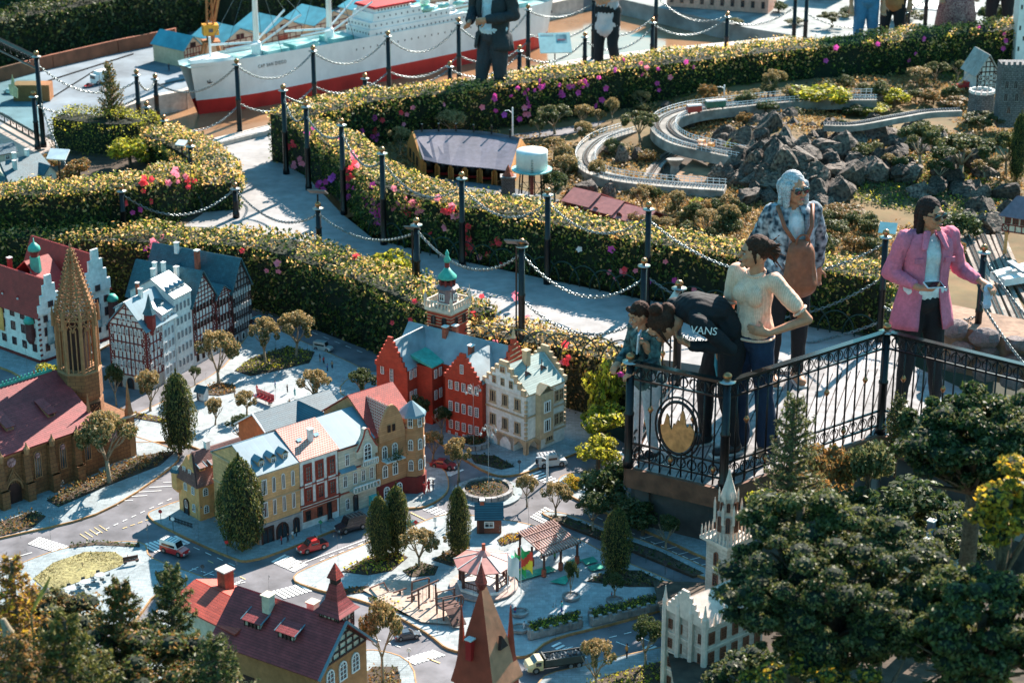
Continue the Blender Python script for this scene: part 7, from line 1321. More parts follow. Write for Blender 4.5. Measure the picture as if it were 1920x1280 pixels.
# == model railway garden ==
def GP_(x, y, dz=0.):
 z=.03
 for _ in range(12):z=hgt(*inv(P(x, y, z+dz)))if False else hgt(x, y)
 return P(x, y, z+dz)
ROCK=mat('rock', (.024, .016, .013), .8, .5, 6, 1.0, col2=(.18, .13, .095), detail=12, objvar=.5);RKM=[rockmesh(20+i, 14, 9, .3, ROCK)for i in range(7)]
rr=random.Random(11)
def rock(x, y, w, hh, z, lb):
 g=P(x, y, z);d=g.y/FPX;o=obj('rock', RKM[rr.randrange(7)], None, (g.x, g.y, g.z+hh*d*.22), label=lb, category='rock', group='rocks of the model mountains');o.scale=(w*d/2, w*d/2*rr.uniform(.6, .9), hh*d/2);o.rotation_euler=(rr.uniform(-.3, .3), rr.uniform(-.3, .3), rr.uniform(0, 6));return o
seen={}
for nm_, x0_, x1_, y0_, y1_, n, s0, s1 in(('left flank of the rock massif', 1345, 1440, 250, 355, 34, 45, 95), ('crest of the rock massif', 1400, 1570, 225, 262, 22, 45, 80), ('near face of the rock massif', 1400, 1590, 255, 385, 56, 50, 105), ('dark gully right of the massif', 1560, 1720, 235, 345, 46, 50, 100), ('right slope below the castle', 1700, 1910, 265, 380, 24, 45, 90), ('lower right rock garden', 1740, 1940, 375, 445, 16, 45, 90)):
 for i in range(n):
  x, y=rr.uniform(x0_, x1_), rr.uniform(y0_+12, y1_);w=rr.uniform(s0, s1)*.88;q=rr.uniform(.5, 1.05)
  col_=('far left', 'centre left', 'centre right', 'far right')[min(3, int((x-x0_)/(x1_-x0_)*4))];row_=('top', 'upper', 'lower', 'bottom')[min(3, int((y-y0_)/(y1_-y0_)*4))]
  lb='%s %s rock, %s %s, %s'%('big' if w>(s0+s1)/2+8 else 'small' if w<(s0+s1)/2-8 else 'medium', 'tall' if q>.88 else 'flat' if q<.68 else 'blocky', row_, col_, nm_)
  for w_ in('jagged', 'rough', 'angular', 'craggy'):
   if lb in seen:lb=lb.replace(' rock,', ' '+w_+' rock,')
  seen[lb]=1;rock(x, y, w, w*q, hgt(x, y)-.03, lb)
for x, y, w, h_, lb in((1100, 375, 62, 75, 'dark slanting boulder left of the maroon goods shed roof'), (1070, 385, 40, 45, 'boulder behind the left end of the maroon goods shed'), (1140, 372, 48, 60, 'boulder under the lower viaduct'), (1165, 305, 45, 50, 'large boulder inside the track curve'), (1140, 285, 50, 26, 'flat pale slab inside the track curve'), (1195, 300, 36, 34, 'small boulder right inside the track curve'), (1290, 240, 40, 20, 'low stone under the wagons'), (1400, 232, 26, 36, 'upright stone at the crest left end'), (1360, 205, 26, 20, 'small stone beside the far track'), (1250, 200, 30, 16, 'small stone left of the far track'), (1540, 270, 40, 60, 'tan-faced rock on the massif crest'), (1515, 470, 50, 40, 'dark boulder behind the pink-shirted woman at left'), (1550, 500, 60, 40, 'pale stone near the bushes left of the pink-shirted woman')):rock(x, y, w, h_, hgt(x, y), lb)
RAILM=mat('rail_steel', (.22, .22, .22), .35, .1, 30, 0, .8);SLP=mat('sleeper', (.12, .10, .085), .9);BAL=mat('ballast', (.30, .25, .21), .95, .3, 60, .5);VIA=mat('viaduct_concrete', (.28, .26, .23), .9, .3, 10, .4)
def track(label, pts, z, wall=.10, w=.085, rails=1, fence=False, closed=False, zs=None, nm='railway_track'):
 q=[P(x, y, zz)for(x, y), zz in zip(pts, zs or[z]*len(pts))];s_=spline(q, 8, False);t=THg(nm, label, 'railway');n=len(s_);N_=[]
 for i in range(n):e=(s_[min(i+1, n-1)]-s_[max(i-1, 0)]);e.z=0;e.normalize();N_.append(Vector((-e.y, e.x, 0)))
 b=MB()
 for i in range(n-1):
  a, c=s_[i], s_[i+1];o1, o2=N_[i]*w, N_[i+1]*w;b.hexa([a-o1-Vector((0, 0, wall)), c-o2-Vector((0, 0, wall)), c+o2-Vector((0, 0, wall)), a+o1-Vector((0, 0, wall))], [a-o1, c-o2, c+o2, a+o1])
 b.bd('track_bed', [VIA if wall>.05 else BAL], t);L_=[0]
 for a, c in zip(s_[:-1], s_[1:]):L_.append(L_[-1]+(c-a).length)
 cs=[0]if rails==1 else[-w*.45, w*.45];sl_=MB();X, Y, Z=([p[i]for p in s_]for i in range(3));m=int(L_[-1]/.028)
 for off in cs:
  r=MB()
  for sg in(-1, 1):
   for dx in(.018*sg, ):r.tube([p+nn*(off+dx)+Vector((0, 0, .012))for p, nn in zip(s_, N_)], .0035, 4)
  r.bd('rails', RAILM, t)
  for i in range(m):
   u=(i+.5)*L_[-1]/m;p=Vector((np.interp(u, L_, X), np.interp(u, L_, Y), np.interp(u, L_, Z)));nx=np.interp(u, L_, [v.x for v in N_]);ny=np.interp(u, L_, [v.y for v in N_]);sl_.cbx((p.x+nx*off, p.y+ny*off, p.z+.004), (.012, .055, .008), atan2(ny, nx)-pi/2)
 sl_.bd('sleepers', SLP, t, kind='stuff')
 if fence:
  for sg in(-1, 1):
   f=MB()
   for hz in(.03, .055):f.tube([p+nn*(w-.006)*sg+Vector((0, 0, hz))for p, nn in zip(s_, N_)], .0028, 4)
   for i in range(0, m, 2):u=(i+.5)*L_[-1]/m;p=Vector((np.interp(u, L_, X), np.interp(u, L_, Y), np.interp(u, L_, Z)));nn=Vector((np.interp(u, L_, [v.x for v in N_]), np.interp(u, L_, [v.y for v in N_]), 0));f.tube([p+nn*(w-.006)*sg, p+nn*(w-.006)*sg+Vector((0, 0, .06))], .0028, 4)
   f.bd('white_fence', WHITE, t, kind='stuff')
 return s_
track('lower railway viaduct curving round the boulder field with white fences', [(1180, 243), (1125, 262), (1098, 290), (1110, 318), (1165, 335), (1260, 345), (1360, 352)], .12, .13, .10, 1, True)
track('upper double-track viaduct curving under the goods wagons', [(1640, 182), (1500, 184), (1380, 195), (1300, 205), (1252, 222), (1245, 243), (1275, 264), (1340, 280), (1400, 292)], .22, .10, .13, 2, True)
track('distant single track from the wagons to the castle', [(1370, 208), (1450, 196), (1560, 190), (1700, 172)], .16, .05, .07)
track('walled footbridge road leading to the castle', [(1545, 232), (1600, 232), (1680, 218), (1740, 208), (1800, 205)], .42, .06, .07, nm='castle_bridge')
track('short tracks under the viaduct', [(1215, 335), (1240, 300), (1290, 268), (1360, 240)], .04, .02, .06)
for i, (x0_, x1_, ph)in enumerate(((1820, 1870, 'left'), (1850, 1905, 'middle'), (1880, 1950, 'right'))):track('straight %s railway track beside the rubble wall at the right edge'%ph, [(x0_-8, 440), (x0_+18, 500), (x1_+10, 600)], .06, .03, .06)
pr_=THg('viaduct_pier', 'flared concrete pier under the orange railcar', 'pier', P(1265, 330, .0));MB().lt([(.05, 0), (.04, .10), (.09, .17)], 8, sc=(1, .6)).bd('pier', VIA, pr_)
sheet('garden_road', [(1050, 240), (1160, 222), (1180, 226), (1060, 252), (960, 262), (940, 255)], .045, ASPH, .02, kind='structure');sheet('sand_pool', [(1265, 330), (1300, 298), (1345, 320), (1350, 340), (1280, 342)], .055, mat('brown_sand', (.26, .15, .08), .9, .3, 8), .02, kind='structure')
def wagon(label, px, py, z, ang, L, col, roof, cat='wagon'):
 t=THg('goods_wagon', label, cat, P(px, py, z), ang, 'model railway wagons');MB().box(-L/2, L/2, -.032, .032, .022, .085).bd('body', col, t);MB().extr([(-L/2-.004, -.035, .085), (-L/2-.004, .035, .085), (-L/2-.004, .02, .097), (-L/2-.004, -.02, .097)], (L+.008, 0, 0)).bd('roof', roof, t)
 rb=MB();[rb.box(-L/2+L*i/8-.002, -L/2+L*i/8+.002, -.034, -.0321, .024, .084)for i in range(1, 8)];rb.bd('ribs', col, t);MB().box(-.018, .018, -.036, -.0345, .026, .08).bd('door', col, t);wheels(t, (-L*.35, L*.35), (-.02, .02), .010, .006)
wagon('red goods wagon with pale roof on the upper viaduct', 1301, 213, .235, .28, .15, paint('wagon_red', (.45, .05, .04)), mat('grey_roof', (.5, .48, .45), .6));wagon('long green goods wagon with pale roof behind the red one', 1341, 204, .235, .28, .21, paint('wagon_green', (.02, .16, .11)), MT['grey_roof'])
t=THg('railcar', 'open orange works railcar on the viaduct', 'railcar', P(1324, 277, .235), -.42, 'model railway wagons');OR_=paint('railcar_orange', (.70, .24, .03));MB().box(-.08, .08, -.028, .028, .015, .03).bd('chassis', OR_, t)
for x in(-.075, -.02, .03, .075):
 for y in(-.026, .026):MB().box(x-.003, x+.003, y-.003, y+.003, .0301, .065).bd('post', OR_, t)
MB().box(-.082, -.02, -.03, .03, .0651, .072).bd('roof', OR_, t);MB().box(.02, .078, -.026, .026, .0301, .052).bd('engine_cover', OR_, t);wheels(t, (-.05, .05), (-.02, .02), .010, .006)
wagon('grey-roofed brown wagon in front of the stone hut', 985, 385, .04, -.35, .24, mat('brown_wagon', (.16, .10, .08), .8), MT['grey_roof'])
RH_=THg('roundhouse', 'curved orange roundhouse with dark roof and open engine bays', 'engine shed');ORW=mat('shed_orange', (.58, .24, .06), .8, .1, 30);SLT=mat('slate_purple', (.12, .11, .14), .55, .15, 20, .15);N7=7
fr=[P(x, y, .03)for x, y in((793, 328), (819, 334), (845, 338), (872, 341), (900, 343), (928, 346), (956, 350))];bkd=[P(x, y, .03)for x, y in((768, 296), (800, 290), (836, 287), (872, 287), (908, 290), (945, 296), (985, 306))];RH_.location=fr[0];o0=fr[0];fr=[p-o0 for p in fr];bkd=[p-o0 for p in bkd]
ht=ZT(o0, 299)-o0 .z;rt=ht+.15;b2=ht*1.02;U=lambda z_:Vector((0, 0, z_));n=len(fr);ins=Vector((0, .10, 0))
for i in range(n-1):
 f0, f1, g0_, g1_=fr[i], fr[i+1], bkd[i], bkd[i+1];m0, m1=f0 .lerp(g0_, .62), f1 .lerp(g1_, .62);th_=U(.008);o1=(f0-g0_).normalized()*.03;o2=(f1-g1_).normalized()*.03
 q=[f0+o1+U(ht), f1+o2+U(ht), m1+U(rt), m0+U(rt)];MB().hexa(q, [p+th_ for p in q]).bd('roof_panel', SLT, RH_);q=[m0+U(rt+.005), m1+U(rt+.005), m1+U(rt+.035), m0+U(rt+.035)];q=[m0+U(rt+.03), m1+U(rt+.03), g1_-o2+U(b2), g0_-o1+U(b2)];MB().hexa(q, [p+th_ for p in q]).bd('roof_panel', SLT, RH_)
 MB().hexa([m0+U(rt), m1+U(rt), m1+U(rt)+Vector((0, .005, 0)), m0+U(rt)+Vector((0, .005, 0))], [m0+U(rt+.03), m1+U(rt+.03), m1+U(rt+.03)+Vector((0, .005, 0)), m0+U(rt+.03)+Vector((0, .005, 0))]).bd('clerestory', SLT, RH_);MB().hexa([g0_, g1_, g1_+Vector((0, .02, 0)), g0_+Vector((0, .02, 0))], [p+U(b2)for p in(g0_, g1_, g1_+Vector((0, .02, 0)), g0_+Vector((0, .02, 0)))]).bd('back_wall', ORW, RH_)
 c=m0 .lerp(m1, .5);MB().lt([(.008, 0), (.008, .07), (.011, .07), (.011, .078)], 7, c+U(rt+.02)).bd('smoke_vent', BLACKM, RH_)
 if i<5:
  ec=f0 .lerp(f1, .5)+(g0_-f0).normalized()*.09;e=MB().lt([(.002, -.10), (.040, -.098), (.042, 0), (.03, .004), (.002, .008)], 14).bd('engine_boiler', BLACKM, RH_, loc=ec+U(.075));e.rotation_euler=(pi/2, 0, 0);MB().box(-.05, .05, -.015, .02, -.055, -.035).bd('buffer_beam', CR, RH_, loc=ec+U(.075));MB().ball((0, 0, 0), .010, 8, 5).bd('headlight', LIGHTW, RH_, loc=ec+U(.13)+Vector((0, -.01, 0)))
for i in range(n):
 f0=fr[i];dd_=(bkd[i]-f0).normalized();e=(fr[min(i+1, n-1)]-fr[max(i-1, 0)]).normalized();MB().hexa([f0-e*.012, f0+e*.012, f0+e*.012+dd_*.02, f0-e*.012+dd_*.02], [p+U(ht)for p in(f0-e*.012, f0+e*.012, f0+e*.012+dd_*.02, f0-e*.012+dd_*.02)]).bd('pillar', ORW, RH_)
 for s_ in(-1, 1):
  if(i==0 and s_<0)or(i==n-1 and s_>0):continue
  a=f0+e*s_*.014;c=a-dd_*.05+e*s_*.010;MB().hexa([a, c, c+e*s_*.005, a+e*s_*.005], [p+U(ht*.88)for p in(a, c, c+e*s_*.005, a+e*s_*.005)]).bd('bay_door', ORW, RH_)
for i, nm in((0, 'end_wall'), (n-1, 'end_wall')):f0, g0_=fr[i], bkd[i];m0=f0 .lerp(g0_, .62);MB().extr([f0, f0+U(ht), m0+U(rt+.025), g0_+U(b2), g0_], (.02 if i else-.02, 0, 0)).bd(nm, ORW, RH_)
for k_ in range(3):p=fr[0].lerp(bkd[0], .25+.25*k_);MB().box(-.004, 0, -.03, .03, 0, .09).bd('window', GLASS, RH_, loc=p+Vector((-.0215, 0, .05))).rotation_euler=(0, 0, .3)
sheet('shed_forecourt', [(780, 328), (960, 352), (1050, 375), (1010, 395), (890, 378), (800, 350)], .05, mat('dark_forecourt', (.09, .10, .11), .8), .03, kind='structure')
wt=THg('water_tower', 'white cylindrical water tank on a red steel tower', 'water tower', P(997, 378, .05));h1=ZT(wt.location, 317)-.05;h2=ZT(wt.location, 284)-.05;R_=.145
MB().lt([(R_, h1+.006), (R_, h2), (R_*.99, h2+.01), (.02, h2+.02)], 28).bd('tank', WHITE, wt, True);MB().lt([(R_*1.28, h1-.006), (R_*1.28, h1+.005)], 28).bd('platform', mat('turquoise_rim', (.25, .55, .52), .5), wt);RST=mat('red_steel', (.22, .04, .03), .6);MB().lt([(.018, 0), (.018, h1-.007)], 8).bd('riser_pipe', RST, wt)
for k_ in range(6):a=k_*pi/3+.3;b=MB().bar((cos(a)*.13, sin(a)*.13, 0), (cos(a)*.11, sin(a)*.11, h1-.007), .010);a2=a+pi/3;b.bar((cos(a)*.13, sin(a)*.13, .01), (cos(a2)*.11, sin(a2)*.11, h1*.55), .004).bar((cos(a)*.12, sin(a)*.12, h1*.5), (cos(a2)*.12, sin(a2)*.12, h1*.5), .004);b.bd('leg', BLACKM, wt)
b=MB();[b.box(-.01, .01, -R_-.006, -R_-.002, h1+.01+k_*.016, h1+.014+k_*.016)for k_ in range(8)];b.bd('ladder', LGR, wt)
t=THg('stone_hut', 'small square rubble stone hut left of the water tank', 'hut', P(953, 362, .05));hh0=ZT(t.location, 332)-.05;MB().box(-.065, .065, -.05, .05, 0, hh0).bd('wall', mat('rubble', (.16, .10, .09), .9, .5, 50, .6, brick=(1, .025, .014, (.30, .24, .2), .002)), t);MB().box(-.075, .075, -.06, .06, hh0+.0005, hh0+.014).bd('cornice', STONE, t);MB().lt([(.06, hh0+.015), (.03, hh0+.05), (.018, hh0+.09), (.002, hh0+.12)], 6).bd('steeple', BRIK, t)
H=House('goods_shed', 'long maroon goods shed with three stepped roofs behind the hedge', 'shed', (1062, 398), (1182, 428), (1075, 380), .04);o, Wd=H.o, H.W;D=.30;ez=H.h(378);rz=ez+.07;MAR=mat('maroon_wood', (.20, .045, .035), .8, .15, 40);MRF=mat('dusty_red_roof', (.42, .15, .13), .6, .12, 20, .2)
for k_, (u0, u1_, dz)in enumerate(((0, .34, .02), (.35, .70, .0), (.71, 1.18, -.02))):GBo(o, Wd*u0, Wd*u1_, 0, D, 0, ez+dz, rz+dz, 'x', MAR);GRo(o, Wd*u0, Wd*u1_, 0, D, ez+dz, rz+dz, 'x', MRF, .035);WIn(o, Wd*(u0+.12), -.0005, ez*.35, .06, .09, 'R', 'multi', fm=MAR, arch=True)
MB().box(Wd*.45, Wd*.56, -.006, -.0005, .0, ez*.9).bd('door', CR, o)
H=House('half_timbered_house', 'pale-roofed half-timbered gable house beside the castle at the upper right', 'house', (1830, 172), (1868, 170), (1825, 160), .12);o, Wd=H.o, H.W;D=.35;ez=H.h(136);rz=H.h(103, Wd/2);GBo(o, 0, Wd, 0, D, 0, ez, rz, 'y', WHT);GRo(o, 0, Wd, 0, D, ez, rz, 'y', mat('thatch_grey', (.42, .38, .34), .9), .03);TMb(o, 'R', 0, 0, Wd, .02, ez, 5, 4, TIMBD, .010);TMb(o, 'R', 0, 0, Wd, ez, rz-.02, 5, 3, TIMBD, .009, True, (ez, rz-.02));wrow(o, lin(0, Wd, 3), ez*.55, .045, .06, 'R', plane=-.004);wrow(o, lin(0, Wd, 3), ez*.1, .045, .06, 'R', plane=-.004)
cs_=THg('castle', 'grey rubble castle with round bastion and arched windows at the right edge', 'castle', P(1892, 240, .15));CST=mat('castle_stone', (.20, .19, .19), .9, .45, 40, .7, brick=(1, .04, .02, (.08, .08, .08), .003));h_c=ZT(cs_.location, 122)-.15;MB().box(-.12, .14, 0, .22, 0, h_c).bd('keep', CST, cs_)
for k_ in range(5):MB().box(-.12+k_*.056, -.095+k_*.056, -.0, .02, h_c+.0005, h_c+.03).bd('merlon', CST, cs_)
for x, z_ in((-.06, .62), (.03, .62), (-.06, .42), (.05, .42), (-.02, .22)):WIn(cs_, x, -.0005, h_c*z_, .045, .09, 'R', 'vert', arch=True, fm=STONE)
bz=P(1838, 212, .15)-cs_.location;MB().lt([(.14, -.05), (.13, .22)], 18, bz).bd('bastion', CST, cs_)
for k_ in range(12):a=k_*pi/6;MB().cbx((bz.x+cos(a)*.12, bz.y+sin(a)*.12, bz.z+.235), (.025, .04, .03), a).bd('merlon', WHT, cs_)
MB().lt([(.02, h_c*.5), (.045, h_c*.56), (.045, h_c*.75)], 8, (.16, -.02, 0)).bd('orange_oriel', OCH, cs_);MB().lt([(.055, h_c*.751), (.045, h_c*.80)], 8, (.16, -.02, 0)).bd('oriel_roof', TEAL, cs_)
wtw=THg('white_tower', 'plain white tower with dark slots at the top right corner', 'tower', P(1925, 120, .12));hw_=ZT(wtw.location, -20)-.12;MB().box(-.14, .14, 0, .25, 0, hw_).bd('wall', WHITE, wtw);[MB().box(-.12+.05*(k_%2), -.10+.05*(k_%2), -.003, -.0005, .15+.12*k_, .20+.12*k_).bd('window', GLASS, wtw)for k_ in range(5)]
t=THg('fire_engine', 'red fire engine with a long raised ladder near the castle', 'fire engine', P(1800, 168, .10), .4);MB().box(-.09, .09, -.035, .035, .018, .06).bd('body', CR, t);MB().box(.055, .1, -.034, .034, .061, .085).bd('cab', CR, t);wheels(t, (-.055, .055), (-.033, .033), .016, .012);lb_=MB()
for s_ in(-.012, .012):lb_.bar((-.02, s_, .07), (.16, s_-.1, .34), .005)
[lb_.bar((-.02+.18*k_/14, -.012-.1*k_/14, .07+.27*k_/14), (-.02+.18*k_/14, .012-.1*k_/14, .07+.27*k_/14), .004)for k_ in range(15)];lb_.bd('ladder', mat('ladder_metal', (.4, .42, .45), .4), t)
H=House('signal_house', 'timbered house on stilts with mauve roof at the right edge', 'house', (1875, 478), (1935, 488), (1862, 468), .06);o=H.o;MB().box(0, H.W, 0, .25, .22, .38).bd('wall', CREAM, o);GRo(o, 0, H.W, 0, .25, .38, .50, 'x', mat('mauve_roof', (.20, .15, .18), .6), .03, hip0=.1);wrow(o, lin(.01, H.W, 4), .29, .05, .07, 'R', fm=TIMB);TMb(o, 'R', 0, 0, H.W, .22, .28, 5, 1, TIMB, .008)
for u in(.03, H.W-.03):MB().box(u-.012, u+.012, .02, .044, 0, .2195).bd('stilt', OCH, o)
t=THg('model_aircraft', 'white pale-winged model structure at the right edge below the signal house', 'model', P(1900, 525, .10), .4);MB().box(-.16, .16, -.10, .10, 0, .06).bd('base', WHITE, t);MB().hexa([(-.18, -.03, .09), (.18, .04, .09), (.18, .10, .09), (-.18, .02, .09)], [(-.18, -.03, .10), (.18, .04, .10), (.18, .10, .10), (-.18, .02, .10)]).bd('wing', WHITE, t);MB().hexa([(-.02, -.14, .101), (.04, -.14, .101), (.08, .14, .101), (.02, .14, .101)], [(-.02, -.14, .12), (.04, -.14, .12), (.08, .14, .12), (.02, .14, .12)]).bd('wing', TEALL, t)
Gz=lambda x, y:hgt(x, y)
fil=[]
for nm_, x0_, x1_, y0_, y1_, n in(('the shrubbery below the viaduct', 1190, 1400, 395, 470, 16), ('the shrub cluster left of the tall post', 1490, 1640, 400, 560, 16), ('the slope under the castle bridge', 1560, 1880, 240, 340, 14), ('the strip behind the castle bridge', 1400, 1800, 172, 206, 12), ('the bank right of the roundhouse', 1050, 1110, 262, 340, 5)):
 for i in range(n):
  x, y=x0_+(x1_-x0_)*(i+.5)/n, rr.uniform(y0_, y1_);kd=rr.choice(('bush', 'rbush', 'bonsai', 'gbush', 'bush'));w=rr.uniform(30, 56)
  fil.append((kd, x, y-w*rr.uniform(.7, 1.), y, w, '%s %s, %s of %s'%('small' if w<40 else 'larger', {'bush':'olive bush', 'rbush':'rusty bush', 'bonsai':'tan tree', 'gbush':'green bush'}[kd], ('first second third fourth fifth sixth seventh eighth ninth tenth eleventh twelfth thirteenth fourteenth fifteenth sixteenth'.split())[i]+' from left', nm_)))
for i, (kd, x, yt, yb, w, lb)in enumerate(fil+[('bonsai', 750, 238, 288, 46, 'tan tree at the left end of the roundhouse'), ('bonsai', 847, 208, 262, 74, 'tan tree top behind the roundhouse roof'), ('cloud', 1040, 192, 254, 72, 'flat-topped tree left of the garden road'), ('cloud', 1012, 216, 262, 38, 'dark little tree beside the flat-topped one'), ('bonsai', 1094, 196, 244, 44, 'round tan tree right of the flat-topped one'), ('bonsai', 1122, 205, 236, 30, 'small tan tree on the garden road verge'), ('bonsai', 1148, 184, 232, 34, 'small tan tree leaning over the garden road'), ('cloud', 1200, 203, 265, 70, 'broad dark-trunked tree at the start of the viaduct'), ('bonsai', 1202, 170, 204, 40, 'tan shrub tree against the flowered hedge'), ('bush', 1205, 186, 212, 42, 'low tan shrub left of the far track'), ('bonsai', 1060, 290, 345, 54, 'tan tree right of the water tank, lower of three'), ('bonsai', 1038, 258, 300, 46, 'tan tree right of the roundhouse end'), ('bonsai', 1058, 272, 318, 42, 'tan tree between the roundhouse end and the viaduct'), ('green', 1040, 322, 382, 62, 'dark green tree right of the water tank foot'), ('bonsai', 1205, 345, 398, 56, 'tan tree before the lower viaduct, leftmost'), ('green', 1232, 352, 400, 34, 'dark small tree before the lower viaduct'), ('bonsai', 1270, 358, 405, 44, 'pale tree before the lower viaduct'), ('ybush', 1310, 362, 395, 46, 'bright yellow shrub before the lower viaduct end'), ('rbush', 1327, 148, 186, 40, 'rusty bush behind the green wagon'), ('bush', 1440, 148, 182, 46, 'tan bush behind the yellow shrub, left'), ('bush', 1480, 152, 184, 34, 'small tan bush behind the yellow shrub'), ('ybush', 1535, 142, 210, 124, 'biggest bright yellow shrub in the garden'), ('ybush', 1677, 158, 198, 66, 'smaller yellow shrub right of the biggest one'), ('gbush', 1650, 205, 250, 70, 'dark shrub on the near side of the castle bridge'), ('bush', 1400, 160, 200, 50, 'olive shrub between green wagon and tan bushes'), ('rbush', 1560, 170, 205, 50, 'rusty shrub right of the biggest yellow one'), ('gbush', 1600, 185, 215, 60, 'dark low shrub above the castle bridge start'), ('bush', 1150, 250, 288, 46, 'olive shrub inside the upper viaduct curve'), ('rbush', 1215, 268, 305, 50, 'rusty shrub left of the viaduct pier'), ('bonsai', 1120, 300, 345, 44, 'tan tree outside the lower viaduct curve'), ('bush', 690, 262, 300, 50, 'olive shrub in the left corner of the garden'), ('rbush', 1085, 335, 370, 50, 'rusty shrub above the goods shed roof'), ('bush', 1586, 135, 165, 40, 'round bush above the biggest yellow shrub'), ('bush', 1635, 152, 182, 42, 'dark round bush between the yellow shrubs'), ('bonsai', 1720, 126, 165, 60, 'flat green-topped tree by the upper hedge, left'), ('cloud', 1755, 112, 160, 50, 'flat green-topped tree by the upper hedge, middle'), ('cloud', 1795, 110, 155, 42, 'flat green-topped tree by the upper hedge, right'), ('rbush', 1735, 155, 188, 46, 'tan bush left of the fire engine yard'), ('rbush', 1788, 174, 200, 66, 'wide rusty bush in front of the fire engine'), ('ybush', 1640, 190, 214, 80, 'low yellow shrubs behind the castle bridge'), ('gbush', 1435, 182, 214, 56, 'dark bush right of the green wagon'), ('bush', 1487, 196, 226, 44, 'tan bush before the biggest yellow shrub'), ('rbush', 1398, 202, 236, 36, 'orange-brown shrub at the massif crest'), ('ybush', 1372, 252, 290, 40, 'spindly yellow plant on the massif'), ('cloud', 1725, 225, 318, 92, 'large pale-topped cloud tree before the castle bridge'), ('cloud', 1800, 248, 335, 130, 'largest pale-topped cloud tree below the castle'), ('cloud', 1845, 208, 250, 80, 'pale-flowering shrub tree under the bastion'), ('green', 1760, 300, 340, 60, 'small dark tree under the largest cloud tree'), ('cloud', 1885, 240, 330, 70, 'dark tree at the right edge below the castle'), ('column', 1905, 205, 340, 36, 'slim cypress with yellow tip at the right edge'), ('gbush', 1795, 378, 445, 96, 'round dark bush right of the pink-shirted woman'), ('rbush', 1792, 440, 480, 46, 'rusty bush behind the pink-shirted woman'), ('bonsai', 1325, 392, 440, 56, 'tan tree left of the grey-haired woman, near'), ('bonsai', 1365, 384, 430, 46, 'tan tree close to the grey-haired woman'), ('bush', 1290, 402, 446, 50, 'low bush between the goods shed and the trees'), ('green', 1300, 380, 425, 40, 'small green tree right of the goods shed'), ('bonsai', 1368, 364, 400, 40, 'upper tan tree left of the grey hair'), ('rbush', 1520, 396, 440, 54, 'rusty bush right of the grey-haired woman'), ('bush', 1565, 402, 444, 62, 'rounded bush in the cluster, upper right'), ('bush', 1545, 430, 480, 64, 'rounded bush in the cluster, centre'), ('rbush', 1600, 430, 474, 54, 'tan bush in the cluster, right'), ('bush', 1560, 470, 520, 64, 'rounded bush in the cluster, lower'), ('bush', 1610, 470, 520, 60, 'rounded bush left of the tall post'), ('bush', 1520, 480, 530, 56, 'rounded bush at the arm of the grey-haired woman'), ('bush', 1630, 400, 440, 50, 'low bush above the tall post'), ('rbush', 1590, 375, 402, 90, 'tan heather mound in the middle of the garden'), ('gbush', 1690, 470, 540, 60, 'dark bush hidden behind the pink shirt')]):
 g=P(x, yb, Gz(x, yb));tree(kd, x, yt, yb, w, lb, g=g, seed=i, group='shaped plants of the railway garden')
def gzf(X, Y):
 px_, py_=inv(X, Y);o=np.array([hgt(a, c)for a, c in zip(px_, py_)]);m=noise3(np.stack([X, Y, X*0], 1), 2.3, 1)+.35*NR.random(len(X))<-.35
 for x0_, x1_, y0_, y1_ in((780, 1050, 328, 400), (1265, 1350, 298, 342), (940, 1185, 222, 262), (1790, 1990, 430, 600), (1740, 1830, 150, 172), (1060, 1200, 380, 440)):m|=(px_>x0_)&(px_<x1_)&(py_>y0_)&(py_<y1_)
 return np.where(m, -99, o)
bed('patchy rust and tan ground cover of the whole railway garden', [(575, 325), (700, 282), (980, 248), (1220, 214), (1480, 182), (1750, 152), (1925, 142), (1925, 460), (1660, 560), (1200, 500), (900, 400), (650, 385)], [L_RUS, L_TAN], .06, 1500, .034, z=0, prob=.5, zf=gzf)
bed('dry ground cover before the lower viaduct', [(1080, 400), (1200, 362), (1380, 362), (1560, 420), (1660, 420), (1660, 560), (1400, 520), (1200, 440)], [L_TAN, L_RUS], .06, 3800, .03, z=.035, soil=GRAV)
bed('green ground cover in the gully of the rock garden', [(1590, 340), (1780, 320), (1900, 380), (1900, 440), (1720, 410), (1600, 390)], [L_YEL, L_GRN], .06, 2600, .03, z=0, prob=.8, zf=lambda X, Y:np.array([hgt(*inv(a, c))for a, c in zip(X, Y)]))
bed('leafy ground cover along the foot of the upper hedge', [(1180, 216), (1330, 190), (1500, 178), (1750, 152), (1920, 140), (1920, 158), (1700, 180), (1500, 196), (1300, 210)], [L_GRN, L_HEDGE], .09, 1500, .05, z=.03, soil=GRAV)
def board(label, px, py, z, w, d, ang, face, hh=.75, tilt=.5):
 t=THg('information_board', label, 'sign', P(px, py, z), ang);MB().bar((0, 0, 0), (0, 0, hh-.02), .012).bd('post', BLACKM, t);o=MB().box(-w/2, w/2, -d/2, d/2, 0, .012).bd('panel', face, t, loc=(0, 0, hh));o.rotation_euler=(tilt, 0, 0);return o
PN=mat('panel_mint', (.45, .62, .58), .3, .05, 20);bo=board('pale green information board with a ship picture on the pond kerb', 1040, 150, 0, .36, .30, .1, PN, .42, .6);MB().box(.02, .14, 0, .12, .0121, .0135).bd('picture', mat('ship_picture', (.03, .30, .40), .3, .5, 12, col2=(.35, .5, .5)), bo);MB().box(.03, .12, .03, .05, .0136, .0145).bd('ship_print', mat('print_red', (.35, .1, .12), .4), bo)
MB().box(-.155, -.01, .10, .125, .0121, .013).bd('print_lines', mat('print_grey', (.25, .35, .35), .5, .4, 200), bo)
